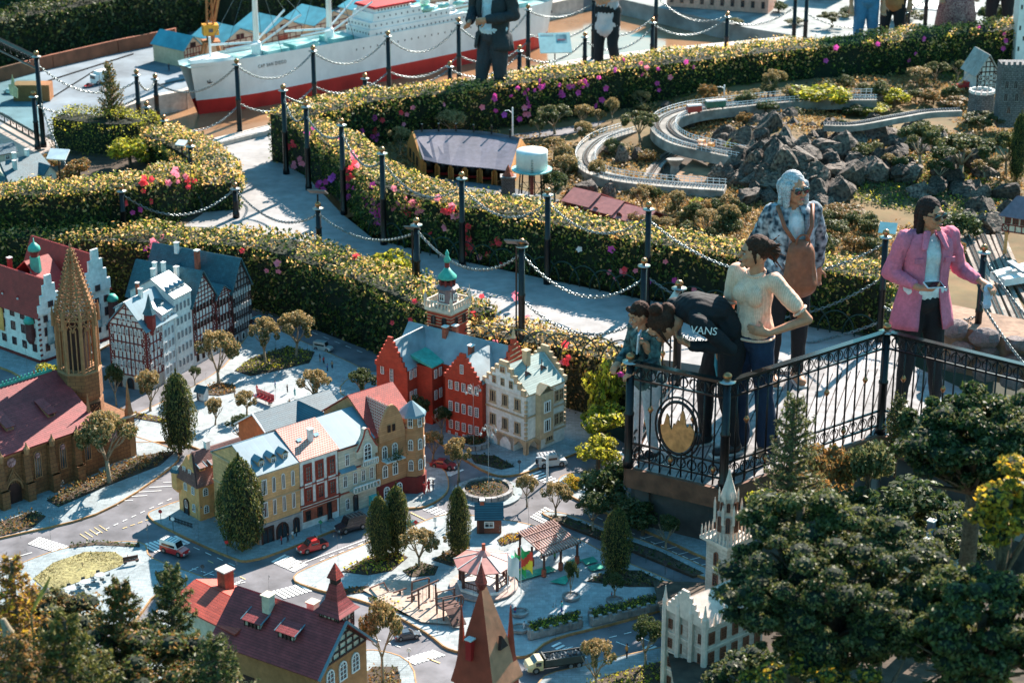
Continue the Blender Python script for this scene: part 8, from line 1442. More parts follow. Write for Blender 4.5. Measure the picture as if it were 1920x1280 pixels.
board('small dark backed board on the post above the yellow-green hedge', 599, 468, 0, .16, .12, -.2, mat('board_back', (.16, .13, .12), .5), .52, -.5);board('small brown backed board on the leaning post on the curved path', 968, 645, 0, .17, .13, -.2, MT['board_back'], .82, -.5);board('white tilted board in the hedge above the blue-roofed villa', 120, 428, 0, .18, .13, -.2, WHITE, .68, .5);board('white tilted sign at the path corner by the pond', 345, 345, 0, .10, .08, -.4, WHITE, .40, .4);board('small board on the path edge left of the clock tower', 775, 560, 0, .12, .1, -.2, MT['board_back'], .60, -.5);board('pale information panel in the garden left of the pink-shirted woman', 1662, 470, .03, .15, .12, -.3, PN, .2, .6)
# == harbour: ship, cranes, sheds ==
SP=mat('ship_white', (.74, .74, .73), .4, .06, 6, coat=.2);SR=mat('ship_red', (.58, .03, .025), .45, .12, 5);SD=mat('ship_deck', (.09, .38, .38), .5, .3, 5, col2=(.40, .58, .56))
B0_, B1_=P(372, 214, -.26), P(1010, 82, -.26);sa=atan2((B1_-B0_).y, (B1_-B0_).x);SL=(B1_-B0_).length;BW=.24
sh=THg('cargo_ship', 'white and red model cargo ship moored in the brown harbour water', 'ship', B0_, sa);sh.scale=(1, 1, 1.36)
def hull_ring(x, z):
 t=x/SL;f=min(1, (t+.015+max(0, z)*.12)/.20)if t<.5 else 1-max(0, (t-.85)/.17)**2*.75;return max(.004, BW*sin(min(1, f)*pi/2)**(1.3-z))*(1 if z>.1 else.94)
b=MB();ZS=[-.1, .0, .125, .128, .22, .30, .40];NXS=36;rows=[]
for zi, z in enumerate(ZS):
 row=[];rake=-max(0, z)*.38 if z>0 else 0;sheer=.06
 for sgn in(-1, 1):
  r_=[]
  for i in range(NXS+1):
   t=i/NXS;x=rake*(1-t)**3+SL*t+(z*.25*t**8);zz=z+(sheer*(1-t)**2*.8+.02*t*t)*(z/.4 if z>.13 else 0);r_.append((x, sgn*hull_ring(SL*t, z), zz))
  row.append(r_)
 rows.append(row)
for zi in range(len(ZS)-1):
 for s_ in(0, 1):
  for i in range(NXS):
   q=[rows[zi][s_][i], rows[zi][s_][i+1], rows[zi+1][s_][i+1], rows[zi+1][s_][i]];b.cur=1 if ZS[zi+1]<=.126 else 0
   b.quad(*(q if s_==0 else q[::-1]))
b.cur=0;b.quad(*[rows[k_][0][NXS]for k_ in range(7)], *[rows[k_][1][NXS]for k_ in range(6, -1, -1)]);b.bd('hull', [SP, SR], sh)
dkb=MB()
for i in range(NXS):a, c, d, e=rows[-1][0][i], rows[-1][0][i+1], rows[-1][1][i+1], rows[-1][1][i];dkb.quad(*[(p[0], p[1]*.97, p[2]-.03)for p in(a, c, d, e)])
dkb.bd('deck', SD, sh)
fcz=.40
for x, L_, lb in((.17, .13, 0), (.25, .14, 0), (.35, .16, 0), (.80, .10, 0), (.88, .08, 0)):MB().box(SL*x, SL*x+SL*.06, -BW*.55, BW*.55, fcz-.03, fcz+.035).bd('hatch_cover', SD, sh)
MB().extr([(-.08, -.03, .43), (.40, -BW*.72, .42), (.40, BW*.72, .42), (-.08, .03, .43)], (0, 0, .03)).bd('forecastle', SP, sh)
def zq(z):return fcz+(z-fcz)*.76
def blk(x0_, x1_, w_, z0, z1, nm='deckhouse', m=SP, taper=.0):
 z0, z1=zq(z0), zq(z1);return MB().hexa([(SL*x0_, -w_, z0), (SL*x1_, -w_, z0), (SL*x1_, w_, z0), (SL*x0_, w_, z0)], [(SL*x0_+taper, -w_*.97, z1), (SL*x1_-taper, -w_*.97, z1), (SL*x1_-taper, w_*.97, z1), (SL*x0_+taper, w_*.97, z1)]).bd(nm, m, sh)
d1=blk(.44, .73, BW*.96, fcz-.02, fcz+.09);d2=blk(.445, .68, BW*.90, fcz+.091, fcz+.17);d3=blk(.455, .60, BW*.84, fcz+.171, fcz+.26, taper=.02);d4=blk(.465, .57, BW*.74, fcz+.261, fcz+.31, taper=.02);blk(.46, .585, BW*.82, fcz+.311, fcz+.335, 'bridge_roof', SR, .02);blk(.60, .65, BW*.7, fcz+.20, fcz+.205, 'green_awning', mat('awning', (.20, .55, .38), .5))
WD=mat('ship_window', (.05, .05, .06), .3)
pm_=MB().box(-.006, .006, -.003, 0, -.008, .008).mesh('window', WD);pf_=MB().box(-.003, 0, -.006, .006, -.008, .008).mesh('window', WD)
for z, x0_, x1_, w_, n_ in((fcz+.04, .46, .72, BW*.965, 22), (fcz+.13, .46, .67, BW*.895, 14), (fcz+.215, .47, .59, BW*.835, 8), (fcz+.29, .475, .56, BW*.735, 10)):
 for i in range(n_):obj('window', pm_, sh, (SL*(x0_+(x1_-x0_)*i/(n_-1)), -w_-.0005, zq(z)))
for z, x0_, w_, n_ in((fcz+.05, .44, BW*.9, 9), (fcz+.13, .445, BW*.8, 7), (fcz+.215, .457, BW*.7, 7)):
 for i in range(n_):obj('window', pf_, sh, (SL*x0_-.001+(.01 if z>fcz+.2 else 0), -w_+2*w_*i/(n_-1), zq(z)))
for i in range(20):obj('porthole', pm_, sh, (SL*(.40+.02*i), -BW*1.0-.0005, .33))
for k_ in range(3):o=MB().ball((0, 0, 0), .03, 10, 6, (3.2, 1, .8)).bd('lifeboat', mat('lifeboat', (.25, .55, .50), .5), sh, True, loc=(SL*(.62+.045*k_), -BW*.8, fcz+.16))
f_=MB().lt([(.05, fcz+.17), (.045, fcz+.33)], 12, (SL*.64, 0, 0), (1.4, 1)).bd('funnel', SP, sh, True)
for x, hm in((.16, .95), (.36, 1.0), (.60, .9), (.72, .85), (.80, .9)):
 if x==.60:continue
 m_=obj('mast', MB().lt([(.035, fcz), (.026, fcz+hm*.85), (.012, fcz+hm)], 10, (SL*x, 0, 0)).mesh('mast', SP, True), sh);MB().lt([(.06, fcz+.0), (.055, fcz+.10), (.03, fcz+.12)], 12, (SL*x, 0, 0)).bd('mast_house', SP, m_, True)
 for s_ in(-1, 1):
  for e in(-1, 1):MB().tube([(SL*x+e*.03, s_*.05, fcz+.10), (SL*x+e*.52, s_*.16, fcz+(.30 if e>0 and x<.5 else.12))], .010, 6).bd('derrick_boom', SP, m_);MB().tube([(SL*x, 0, fcz+hm*.8), (SL*x+e*.52, s_*.16, fcz+(.30 if e>0 and x<.5 else.12))], .003, 4).bd('stay', LGR, m_)
 for s_ in(-1, 1):MB().tube([(SL*x, 0, fcz+hm*.85), (SL*x+.22, s_*BW*.8, fcz)], .003, 4).bd('stay', LGR, m_)
ar_=MB().tube([(.20, 0, fcz), (.20, 0, fcz+.22)], .014, 8);ar_.bd('fore_mast', SP, sh)
ak=MB().bar((0, 0, 0), (0, 0, .05), .008).bar((-.02, 0, 0), (.02, 0, 0), .008).bar((-.025, 0, .0), (-.03, 0, .02), .008).bar((.025, 0, .0), (.03, 0, .02), .008);ak.bd('anchor', BLACKM, sh, loc=(.085, -hull_ring(.12, .3)-.004, .27))
nmo=bpy.data.curves.new('ship_name', 'FONT');nmo.body='CAP SAN DIEGO';nmo.size=.042;nmo.extrude=.0005;nmo.space_character=1.3;tmp=bpy.data.objects.new('t', nmo);COL.objects.link(tmp);me=bpy.data.meshes.new_from_object(tmp.evaluated_get(bpy.context.evaluated_depsgraph_get()));bpy.data.objects.remove(tmp);me.materials.clear();me.materials.append(BLACKM)
q=rows[4][0];p0, p1=Vector(q[5]), Vector(q[10]);o=obj('ship_name', me, sh, (p0 .x, p0 .y-.012, .335));o.rotation_euler=(pi/2-.12, 0, atan2(p1 .y-p0 .y, p1 .x-p0 .x))
WHB=mat('warehouse_cream', (.52, .40, .28), .8, .1, 30);BLR=mat('warehouse_blue_roof', (.08, .32, .40), .5, .12, 10, .1)
for i, (ax, ay, rx, ry, lx, ly, et, rt_, lb)in enumerate(((347, 128, 380, 120, 330, 118, 93, 66, 'leftmost warehouse with blue roof beside the orange crane'), (420, 112, 483, 98, 402, 98, 80, 52, 'second warehouse from the left behind the ship'), (500, 90, 566, 75, 478, 80, 62, 40, 'third warehouse from the left behind the ship'), (590, 72, 660, 56, 566, 62, 48, 24, 'fourth warehouse from the left behind the ship masts'), (690, 52, 770, 36, 668, 42, 25, 2, 'fifth warehouse behind the ship funnel'), (790, 38, 900, 22, 770, 30, 8, -14, 'rightmost warehouse behind the ship stern'))):
 H=House('warehouse', 'cream timbered '+lb, 'warehouse', (ax, ay), (rx, ry), (lx, ly), -.06, 'harbour warehouses');o, Wd=H.o, H.W;D=.55;ez=max(.12, H.h(et));rz=ez+.13;GBo(o, 0, Wd, 0, D, 0, ez, rz, 'y', WHB);GRo(o, 0, Wd, 0, D, ez, rz, 'y', BLR, .02);TMb(o, 'R', 0, 0, Wd, 0, ez, 6, 3, TIMB, .008, False);MB().box(Wd*.35, Wd*.6, -.005, -.0005, 0, ez*.6).bd('door', BRIK, o);wrow(o, [Wd*.44, Wd*.56], ez, .05, .06, 'R', plane=-.0005, fm=TIMBD, style='multi')
def crane(label, px, py, ang, m, leg=.30, hgt_=.95, cab=True):
 t=THg('harbour_crane', label, 'crane', P(px, py, -.06), ang, 'harbour cranes');w=.14
 for x in(-w, w):
  for y in(-w, w):MB().bar((x, y, 0), (x*.5, y*.5, leg), .022).bd('leg', m, t);MB().box(x-.03, x+.03, y-.012, y+.012, 0, .03).bd('wheel_truck', BLACKM, t)
 MB().box(-w*.7, w*.7, -w*.7, w*.7, leg, leg+.03).bd('portal', m, t)
 if cab:
  MB().lt([(.05, leg+.03), (.05, leg+.10)], 10).bd('slew_ring', m, t);c_=obj('cab', MB().box(-.09, .09, -.07, .07, leg+.10, leg+.22).mesh('cab', mat('crane_orange', (.72, .32, .03), .5)), t);MB().box(-.03, .02, -.0745, -.0705, leg+.14, leg+.18).bd('window', GLASS, c_)
  b=MB()
  for x in(-.035, .035):
   for y in(-.035, .035):b.bar((x, y, leg+.22), (x*.6, y*.6, leg+.22+hgt_*.7), .012)
  for k_ in range(7):zz=leg+.24+k_*.09;b.bar((-.033, -.033, zz), (.03, -.033, zz+.08), .006).bar((.033, .033, zz), (-.03, .033, zz+.08), .006).bar((-.033, .033, zz), (-.03, -.033, zz+.08), .006)
  b.bd('tower', m, t);MB().bar((.05, 0, leg+.24), (.28, 0, leg+hgt_*1.3), .03).bar((.0, 0, leg+.24), (.27, 0, leg+hgt_*1.3), .02).bd('jib', m, t)
CRN=mat('crane_rust', (.40, .15, .05), .7, .2, 30);crane('tall orange harbour crane at the bow of the ship', 398, 128, .3, CRN);crane('low orange portal crane at the stern of the ship', 1005, 22, .35, mat('crane_orange2', (.62, .24, .05), .6), .30, .5, False)
t=THg('white_truck', 'white box truck parked on the grey quay', 'truck', P(192, 155, -.055), .95);MB().box(-.12, .06, -.045, .045, .02, .12).bd('box', WHITE, t);MB().box(.065, .11, -.042, .042, .015, .095).bd('cab', WHITE, t);MB().box(.1105, .112, -.036, .036, .055, .085).bd('windscreen', CARG, t);wheels(t, (-.08, .085), (-.04, .04), .018, .014);t.scale=(1.2, )*3;t.rotation_euler=(0, 0, -2.3)
car('sedan', 'small red car in front of the white truck', 166, 163, -2.2, CR, .12, z=-.055);car('sedan', 'small white car at the far left of the quay', 20, 175, -.5, paint('white_car_paint', (.7, .7, .7)), .16, z=-.055)
FIg('lone dark figurine on the quay left of the ship bow', 317, 133, 'dark', 'dark', .09, -.055)
for i, (pts, m_)in enumerate((([(60, 160), (250, 100)], BLACKM), ([(290, 160), (345, 148)], BLACKM), ([(100, 180), (180, 130)], BLACKM))):sheet('quay_rail', [pts[0], pts[1], (pts[1][0]+1, pts[1][1]+2), (pts[0][0]+1, pts[0][1]+2)], -.056, m_, kind='structure')
pw_=THg('planter_wall', 'long low rust-brown planter wall behind the quay', 'wall');prev=None
for x0_, y0_, x1_, y1_ in((-40, 165, 100, 128), (101, 128, 222, 100), (223, 100, 330, 78)):
 a, c=P(x0_, y0_, -.06), P(x1_, y1_, -.06);MB().hexa([a, c, c+Vector((0, .06, 0)), a+Vector((0, .06, 0))], [p+Vector((0, 0, .16))for p in(a, c, c+Vector((0, .06, 0)), a+Vector((0, .06, 0)))]).bd('panel', mat('corten', (.22, .07, .035), .8, .2, 8), pw_)
hedge('dark shaded shrubs behind the brown planter wall', [(-60, 150), (100, 115), (230, 88), (340, 66), (560, 15)], .8, .62, -.06, dens=1500, leaf=.05, mats=(L_DARK, L_OLV), tip=.3, cat='hedge', ends=False)
hedge('dark planting far behind the warehouses', [(440, 60), (700, 0), (900, -30)], .8, .5, -.06, dens=900, leaf=.05, mats=(L_DARK, L_OLV), tip=.1, ends=False)
bw=THg('dark_building', 'dark brown building filling the top left background', 'building');BWM=mat('brown_boards', (.05, .022, .014), .7, .3, 3);a, c=P(-260, 100, -.06), P(760, -120, -.06);d_=(c-a).normalized();n_=Vector((-d_.y, d_.x, 0));a+=n_*1.;c+=n_*1.
for k_ in range(9):z0=-.06+k_*.42;MB().hexa([V3(a, z0), V3(c, z0), V3(c+n_*.3, z0), V3(a+n_*.3, z0)], [V3(a, z0+.41), V3(c, z0+.41), V3(c+n_*.3, z0+.41), V3(a+n_*.3, z0+.41)]).bd('board', BWM, bw)
for k_ in range(5):p=a.lerp(c, .1+.2*k_);MB().hexa([V3(p-n_*.08, -.06), V3(p+d_*.12-n_*.08, -.06), V3(p+d_*.12, -.06), V3(p, -.06)], [V3(p-n_*.08, 3.7), V3(p+d_*.12-n_*.08, 3.7), V3(p+d_*.12, 3.7), V3(p, 3.7)]).bd('post', BLACKM, bw)
MB().hexa([V3(a-n_*1.9, 3.75), V3(c-n_*1.9, 3.75), V3(c+n_*.3, 3.75), V3(a+n_*.3, 3.75)], [V3(a-n_*1.9, 3.9), V3(c-n_*1.9, 3.9), V3(c+n_*.3, 3.9), V3(a+n_*.3, 3.9)]).bd('eave', BWM, bw)
for lb, ax, ay, rx, ry, lx, ly, et, wm_ in(('pink house with rows of dark windows on the far shore', 1250, 12, 1440, 26, 1240, -10, -40, mat('pink_render', (.58, .32, .24), .8)), ('grey-white house at the far shore, right of the pink one', 1500, -6, 1580, 0, 1490, -20, -50, WHT)):
 H=House('shore_house', lb, 'house', (ax, ay), (rx, ry), (lx, ly), -.045);o=H.o;hh0=.42;GBo(o, 0, H.W, 0, .5, 0, hh0, hh0+.2, 'x', wm_);GRo(o, 0, H.W, 0, .5, hh0, hh0+.2, 'x', DGR, .02)
 for z in(.06, .24):wrow(o, lin(0, H.W, 10 if 'pink' in lb else 5), z, .045, .09, 'R', fm=TIMBD)
for i, (kd, x, yt, yb, w, lb)in enumerate([('cloud', 1560, 20, 50, 60, 'small garden tree on the far shore'), ('bush', 1490, 30, 46, 50, 'low bush on the far shore'), ('gbush', 1590, 5, 30, 40, 'green bush left of the jeans on the far shore'), ('bush', 1700, 0, 40, 90, 'bush behind the bench at the top right'), ('gbush', 1860, -10, 50, 90, 'dark bush at the top right corner'), ('gbush', 1460, -5, 22, 40, 'shrub beside the pink house'), ('bush', 1380, 30, 46, 36, 'small bush on the far bank')]):tree(kd, x, yt, yb, w, lb, g=P(x, yb, -.04), seed=i)
t=THg('park_bench', 'white slatted bench at the top right behind the hedge', 'bench', P(1760, 70, 0), -.3)
for k_ in range(5):MB().box(-.45, .45, -.18+k_*.08, -.12+k_*.08, .36, .38).bd('slat', WHITE, t)
for x in(-.4, .4):MB().tube([(x, -.2, 0), (x, -.2, .36), (x, .2, .36), (x, .2, 0)], .015, 6).bd('leg', BLACKM, t)
p=P(213, 258, .1);CNf('small pointed conifer standing in the box hedge by the pond', p.x, p.y, 0., ZT(p, 118), .18, seed=12, nl=4500, leaf=.028, mats_=(L_COL, L_RUS), up=.9)
for i, (kd, x, yt, yb, w, lb)in enumerate([('ybush', 245, 240, 312, 80, 'rounded golden shrub inside the left hedge loop'), ('ybush', 285, 190, 268, 50, 'golden shrub behind the low post pair'), ('rbush', 80, 275, 330, 80, 'rusty shrub above the villa roof, left'), ('rbush', 150, 285, 338, 60, 'rusty shrub between villa and hedge, right'), ('rbush', 120, 300, 345, 60, 'low rusty shrub directly above the villa')]):tree(kd, x, yt, yb, w, lb, z=0, seed=i)
H=House('blue_roofed_villa', 'pale villa with blue-grey hipped roofs behind the left hedge', 'house', (20, 372), (100, 350), (-60, 350), .01);o=H.o;ez=.16;GBo(o, 0, H.W, 0, .4, 0, ez, ez+.13, 'x', CREAM);GRo(o, 0, H.W, 0, .4, ez, ez+.13, 'x', TEAL, .02, hip0=.08);CHi(o, H.W*.45, .2, ez+.10, .09, .016, WHT);CHi(o, H.W*.75, .2, ez+.10, .09, .016, WHT);CHi(o, H.W*.3, .1, ez+.06, .09, .016, WHT);GBo(o, H.W*.72, H.W, -.06, .1, 0, ez, ez+.07, 'y', CREAM, 'wing');GRo(o, H.W*.72, H.W, -.06, .1, ez, ez+.07, 'y', TEAL, .01);WIn(o, H.W*.86, -.0605, .09, .04, .06)
H=House('green_roofed_kiosk', 'small kiosk with striped green roof at the left edge', 'kiosk', (0, 310), (30, 304), (-30, 300), .01);GBo(H.o, 0, H.W, 0, .15, 0, .12, .18, 'x', CREAM);GRo(H.o, 0, H.W, 0, .15, .12, .18, 'x', TEALR, .02);wrow(H.o, [H.W/2], .04, .05, .05)
gb=THg('glass_balustrade', 'glass balustrade with iron scroll rails and a castle emblem at the left edge', 'railing');a, c=P(-70, 190, 0), P(84, 276, 0)
for z, r_ in((.92, .022), (.80, .010), (.10, .012), (.02, .012)):MB().tube([V3(a, z), V3(c, z)], r_, 6).bd('rail', BLACKM, gb)
gl=bpy.data.materials.new('clear_glass');gl.use_nodes=True;gb_=gl.node_tree.nodes['Principled BSDF'];gb_.inputs['Base Color'].default_value=(.6, .85, .85, 1);gb_.inputs['Transmission Weight'].default_value=1;gb_.inputs['Roughness'].default_value=.02;gb_.inputs['IOR'].default_value=1.02
d=(c-a).normalized();ng=Vector((-d.y, d.x, 0))*.006;MB().hexa([V3(a-ng, .12), V3(c-ng, .12), V3(c+ng, .12), V3(a+ng, .12)], [V3(a-ng, .79), V3(c-ng, .79), V3(c+ng, .79), V3(a+ng, .79)]).bd('pane', gl, gb)
for i in range(14):
 for z in(.86, .06):obj('scroll', SCRM, gb, a.lerp(c, (i+.5)/14)+Vector((0, 0, z)), atan2(d.y, d.x))
o=MB().extr([(x, 0, z)for x, z in((-.10, -.10), (.10, -.10), (.12, .0), (.04, .02), (.03, .10), (.015, .05), (.0, .13), (-.02, .05), (-.03, .08), (-.04, .02), (-.12, .0))], (0, .008, 0)).bd('castle_emblem', mat('emblem_gold', (.50, .45, .25), .4, .2, 30), gb, loc=a.lerp(c, .68)+Vector((0, -.02, .48)));o.rotation_euler=(0, 0, atan2(d.y, d.x))
MB().box(-.20, .20, 0, .2, 0, .18).bd('rust_box', mat('rust_box', (.30, .12, .04), .8), None, loc=P(60, 190, -.055), label='rusty brown box on the quay behind the glass balustrade', category='box')
# == people ==
def cap(b, p0, p1, r0, r1, w=1., ax=None, n=12):
 p0, p1=Vector(p0), Vector(p1);d=(p1-p0);L_=d.length;d=d/L_ if L_>1e-6 else Vector((0, 0, 1))
 x=Vector(ax)if ax else basis(d)[0];x=(x-d*x.dot(d)).normalized();y=d.cross(x);st=len(b.v);K=[]
 for k in range(5):a=pi/2*k/4.2;K.append((p0-d*r0*cos(a), r0*max(.05, sin(a))))
 for k in range(4, -1, -1):a=pi/2*k/4.2;K.append((p1+d*r1*cos(a), r1*max(.05, sin(a))))
 for c, r in K:
  for m in range(n):a=2*pi*m/n;b.v.append(tuple(c+(x*cos(a)*w+y*sin(a))*r))
 for j in range(len(K)-1):
  for m in range(n):m2=(m+1)%n;b.face((st+j*n+m, st+j*n+m2, st+(j+1)*n+m2, st+(j+1)*n+m))
 b.face([st+m for m in range(n)][::-1]);b.face([st+(len(K)-1)*n+m for m in range(n)]);return b
def ell(b, c, r, M=None, n=14, k=9):
 st=len(b.v);b.lt([(max(1e-3, sin(pi*j/k)), -cos(pi*j/k))for j in range(k+1)], n, cap=True)
 for i in range(st, len(b.v)):v=Vector(b.v[i]);v=Vector((v.x*r[0], v.y*r[1], v.z*r[2]));v=(M@v)if M else v;b.v[i]=tuple(v+Vector(c))
 return b
def fuse(name, b, m, parent, vox=.008, sm=3, disp=None):
 o=bpy.data.objects.new(name, b.mesh(name, m));COL.objects.link(o);r=o.modifiers.new('r', 'REMESH');r.mode='VOXEL';r.voxel_size=vox;r.use_smooth_shade=True
 s_=o.modifiers.new('s', 'SMOOTH');s_.iterations=sm;s_.factor=.5
 me=bpy.data.meshes.new_from_object(o.evaluated_get(bpy.context.evaluated_depsgraph_get()));bpy.data.objects.remove(o)
 if disp:
  n=len(me.vertices);co=np.empty(n*3);me.vertices.foreach_get('co', co);co=co.reshape(-1, 3);no=np.empty(n*3);me.vertices.foreach_get('normal', no);no=no.reshape(-1, 3)
  f=noise3(co, disp[1], 2)*.6+noise3(co[:, ::-1]*[1, 1, 2.2], disp[1]*2.1, 5)*.4;co+=no*(f*disp[0])[:, None];me.vertices.foreach_set('co', co.ravel());me.update()
 me.name=name;me.polygons.foreach_set('use_smooth', [True]*len(me.polygons));return obj(name, me, parent)
def hand(b, w, d, pn, s=1., curl=.5, side=1):
 d=Vector(d).normalized();pn=Vector(pn);pn=(pn-d*pn.dot(d)).normalized();x=d.cross(pn);w=Vector(w);c=w+d*.045*s
 cap(b, w, w+d*.075*s, .022*s, .026*s, 1.45, x)
 for i, L_ in enumerate((.064, .073, .068, .052)):
  o=(i-1.5)*.0195*s;p=w+d*.085*s+x*o*side;a=0;q=p
  for j, f in enumerate((.45, .32, .23)):a+=curl*(.5+j*.35);q2=q+(d*cos(a)+pn*sin(a))*L_*f*s;cap(b, q, q2, .0088*s*(1-.12*j), .0080*s*(1-.12*j), n=8);q=q2
 p=w+d*.03*s-x*.030*s*side;q=p+(d*.6-x*.75*side+pn*.3).normalized()*.034*s;cap(b, p, q, .011*s, .0095*s, n=8);cap(b, q, q+(d*.9-x*.2*side+pn*.45).normalized()*.028*s, .0095*s, .008*s, n=8)
HAIRM={}
def rotz(a):return Matrix.Rotation(a, 3, 'Z')
SOLE=mat('shoe_sole', (.6, .58, .55), .7);LIP=mat('lips', (.38, .10, .09), .5);EYEW=mat('eye_white', (.42, .38, .35), .3);DARKM=mat('sunglass_black', (.012, .010, .010), .1, spec=.9)
def PSn(label, px, py, rz, J, top, pants, hair, shoes, s=1., z=0., ht=0., tilt=0., sleeve=1., flare=False, girth=1., top_len=.0, hairstyle='bun', glasses=False, cat='person', base=None, topm2=None, disp=.006, leg_bare=0., hw=1., over=None):
 t=THg('person', label, cat, base or P(px, py, z), rz, None, s);V={k:Vector(v)for k, v in J.items()if k!='bust'};gx=Vector((1, 0, 0))
 HM=rotz(ht)@Matrix.Rotation(tilt, 3, 'X');hc=V['head'];H_=lambda x, y, zz:hc+HM@Vector((x, y, zz))
 b=MB();ell(b, hc, (.074, .094, .108), HM);ell(b, H_(0, -.032, -.052), (.052, .056, .058), HM);cap(b, H_(0, -.092, .010), H_(0, -.110, -.022), .009, .014, n=8);ell(b, H_(0, -.098, -.056), (.022, .011, .009), HM);ell(b, H_(0, -.086, -.092), (.022, .020, .018), HM)
 for s_ in(-1, 1):ell(b, H_(s_*.076, .004, -.01), (.010, .018, .030), HM);ell(b, H_(s_*.034, -.078, -.028), (.024, .018, .022), HM)
 ell(b, H_(0, -.084, .030), (.050, .012, .010), HM);cap(b, V['neck']-Vector((0, 0, .05)), H_(0, .02, -.07), .056, .048)
 cap(b, V['pelvis'], V['mid'], .108*girth, .086*girth, 1.25, gx);cap(b, V['mid'], V['chest'], .086*girth, .096*girth, 1.35, gx)
 for L in 'LR':
  sg=1 if L=='L' else-1;cap(b, V['chest'], V['sh'+L], .068, .046);cap(b, V['sh'+L], V['el'+L], .048*hw, .037*hw);cap(b, V['el'+L], V['wr'+L], .038*hw, .024);hd=V.get('hd'+L, (V['wr'+L]-V['el'+L]).normalized());hand(b, V['wr'+L]+hd*.012, hd, V.get('pn'+L, Vector((0, -1, 0))), 1.0, J.get('curl'+L, (.6, 0, 0))[0], sg)
  cap(b, V['pelvis']+Vector((sg*.07, 0, -.02)), V['kn'+L], .076*girth, .050);cap(b, V['kn'+L], V['an'+L], .048, .034);cap(b, V['an'+L]+Vector((0, .01, -.03)), V['an'+L]+Vector((0, -.13, -.045)), .034, .028)
 fuse('body', b, SKIN, t, .0062, 2)
 MB_=MB();ell(MB_, H_(0, -.104, -.057), (.022, .008, .0075), HM);MB_.bd('lips', LIP, t, True)
 if not glasses:
  for s_ in(-1, 1):e=MB();ell(e, H_(s_*.033, -.083, .0), (.011, .010, .0055), HM);e.bd('eye', EYEW, t, True);e=MB();ell(e, H_(s_*.034, -.0905, .0), (.0065, .005, .0065), HM);e.bd('iris', DARKM, t, True)
 for s_ in(-1, 1):e=MB();cap(e, H_(s_*.018, -.096, .022), H_(s_*.052, -.083, .024), .0045, .0035, n=6);e.bd('eyebrow', hair, t, True)
 if glasses:
  g=THg('sunglasses', 'dark sunglasses worn by the '+glasses, 'sunglasses', t.location, rz, None, s)
  for s_ in(-1, 1):
   e=MB();ell(e, H_(s_*.037, -.101, .002), (.032, .010, .025), HM);e.bd('lens', DARKM, g, True);e=MB();e.tube([H_(s_*.068, -.09, .008), H_(s_*.080, .0, .008)], .0035, 5);e.bd('temple', DARKM, g)
  e=MB();e.tube([H_(-.01, -.108, .008), H_(.01, -.108, .008)], .004, 5);e.bd('bridge', DARKM, g)
 h=MB();ell(h, H_(0, .020, .030), (.085, .100, .098), HM);HR=random.Random(3)
 if hairstyle=='bun':ell(h, H_(0, .10, .03), (.055, .055, .055), HM);ell(h, H_(0, .13, .0), (.05, .05, .06), HM);[cap(h, H_(HR.uniform(-.05, .05), .08, .03), H_(HR.uniform(-.10, .10), .15+HR.uniform(-.04, .05), HR.uniform(-.13, .09)), .013, .004, n=6)for _ in range(26)];[cap(h, H_(s_*.072, -.02, .03), H_(s_*.080, -.01, -.06), .016, .006)for s_ in(-1, 1)]
 if hairstyle=='topbun':ell(h, H_(0, .05, .13), (.05, .05, .045), HM);ell(h, H_(0, .11, .05), (.055, .05, .055), HM);[cap(h, H_(s_*.070, -.05, .05), H_(s_*.085, -.07, -.12), .014, .007)for s_ in(-1, 1)]
 if hairstyle=='bob':[cap(h, H_(s_*.070, y, .03), H_(s_*(.085+.008*k), y+.0, -.11), .030, .024)for s_ in(-1, 1)for k, y in enumerate((-.03, .03))];cap(h, H_(0, .08, .0), H_(0, .075, -.12), .07, .05, 1.3)
 if hairstyle=='long':cap(h, H_(0, .06, .0), H_(.0, .07, -.22), .065, .05, 1.25);[cap(h, H_(s_*.068, .01, .03), H_(s_*.085, .03, -.22), .028, .022)for s_ in(-1, 1)]
 if hairstyle=='short':[ell(h, H_(x, -.065, .075), (.03, .03, .022), HM)for x in(-.05, -.02, .015, .045)];ell(h, H_(0, .06, -.02), (.072, .05, .05), HM)
 fuse('hair', h, hair, t, .006, 1, (.003, 120))
 c=MB();k=1.10
 cap(c, V['pelvis']+(V['mid']-V['pelvis'])*(.36-top_len), V['mid'], .130*girth, .102*girth, 1.27, gx);cap(c, V['mid'], V['chest'], .100*girth, .108*girth, 1.36, gx);cap(c, V['chest'], V['neck']-(V['neck']-V['chest'])*.35, .092, .052, 1.5, gx)
 if J.get('bust'):bd=(V['neck']-V['chest']).normalized().cross(gx);[ell(c, V['chest']+Vector((s_*.055, 0, -.03))+bd*.080*(1 if bd.y<0 else-1), (.072, .048, .075))for s_ in(-1, 1)]
 for L in 'LR':
  cap(c, V['chest'], V['sh'+L], .080, .056)
  if over:pass
  elif sleeve>=1:cap(c, V['sh'+L], V['el'+L], .062*hw, .050*hw);cap(c, V['el'+L], V['el'+L].lerp(V['wr'+L], min(1, sleeve-1)), .050*hw, .036)
  else:cap(c, V['sh'+L], V['sh'+L].lerp(V['el'+L], sleeve), .063, .062)
 to=fuse('top', c, top, t, .0085, 3, (disp, 26))
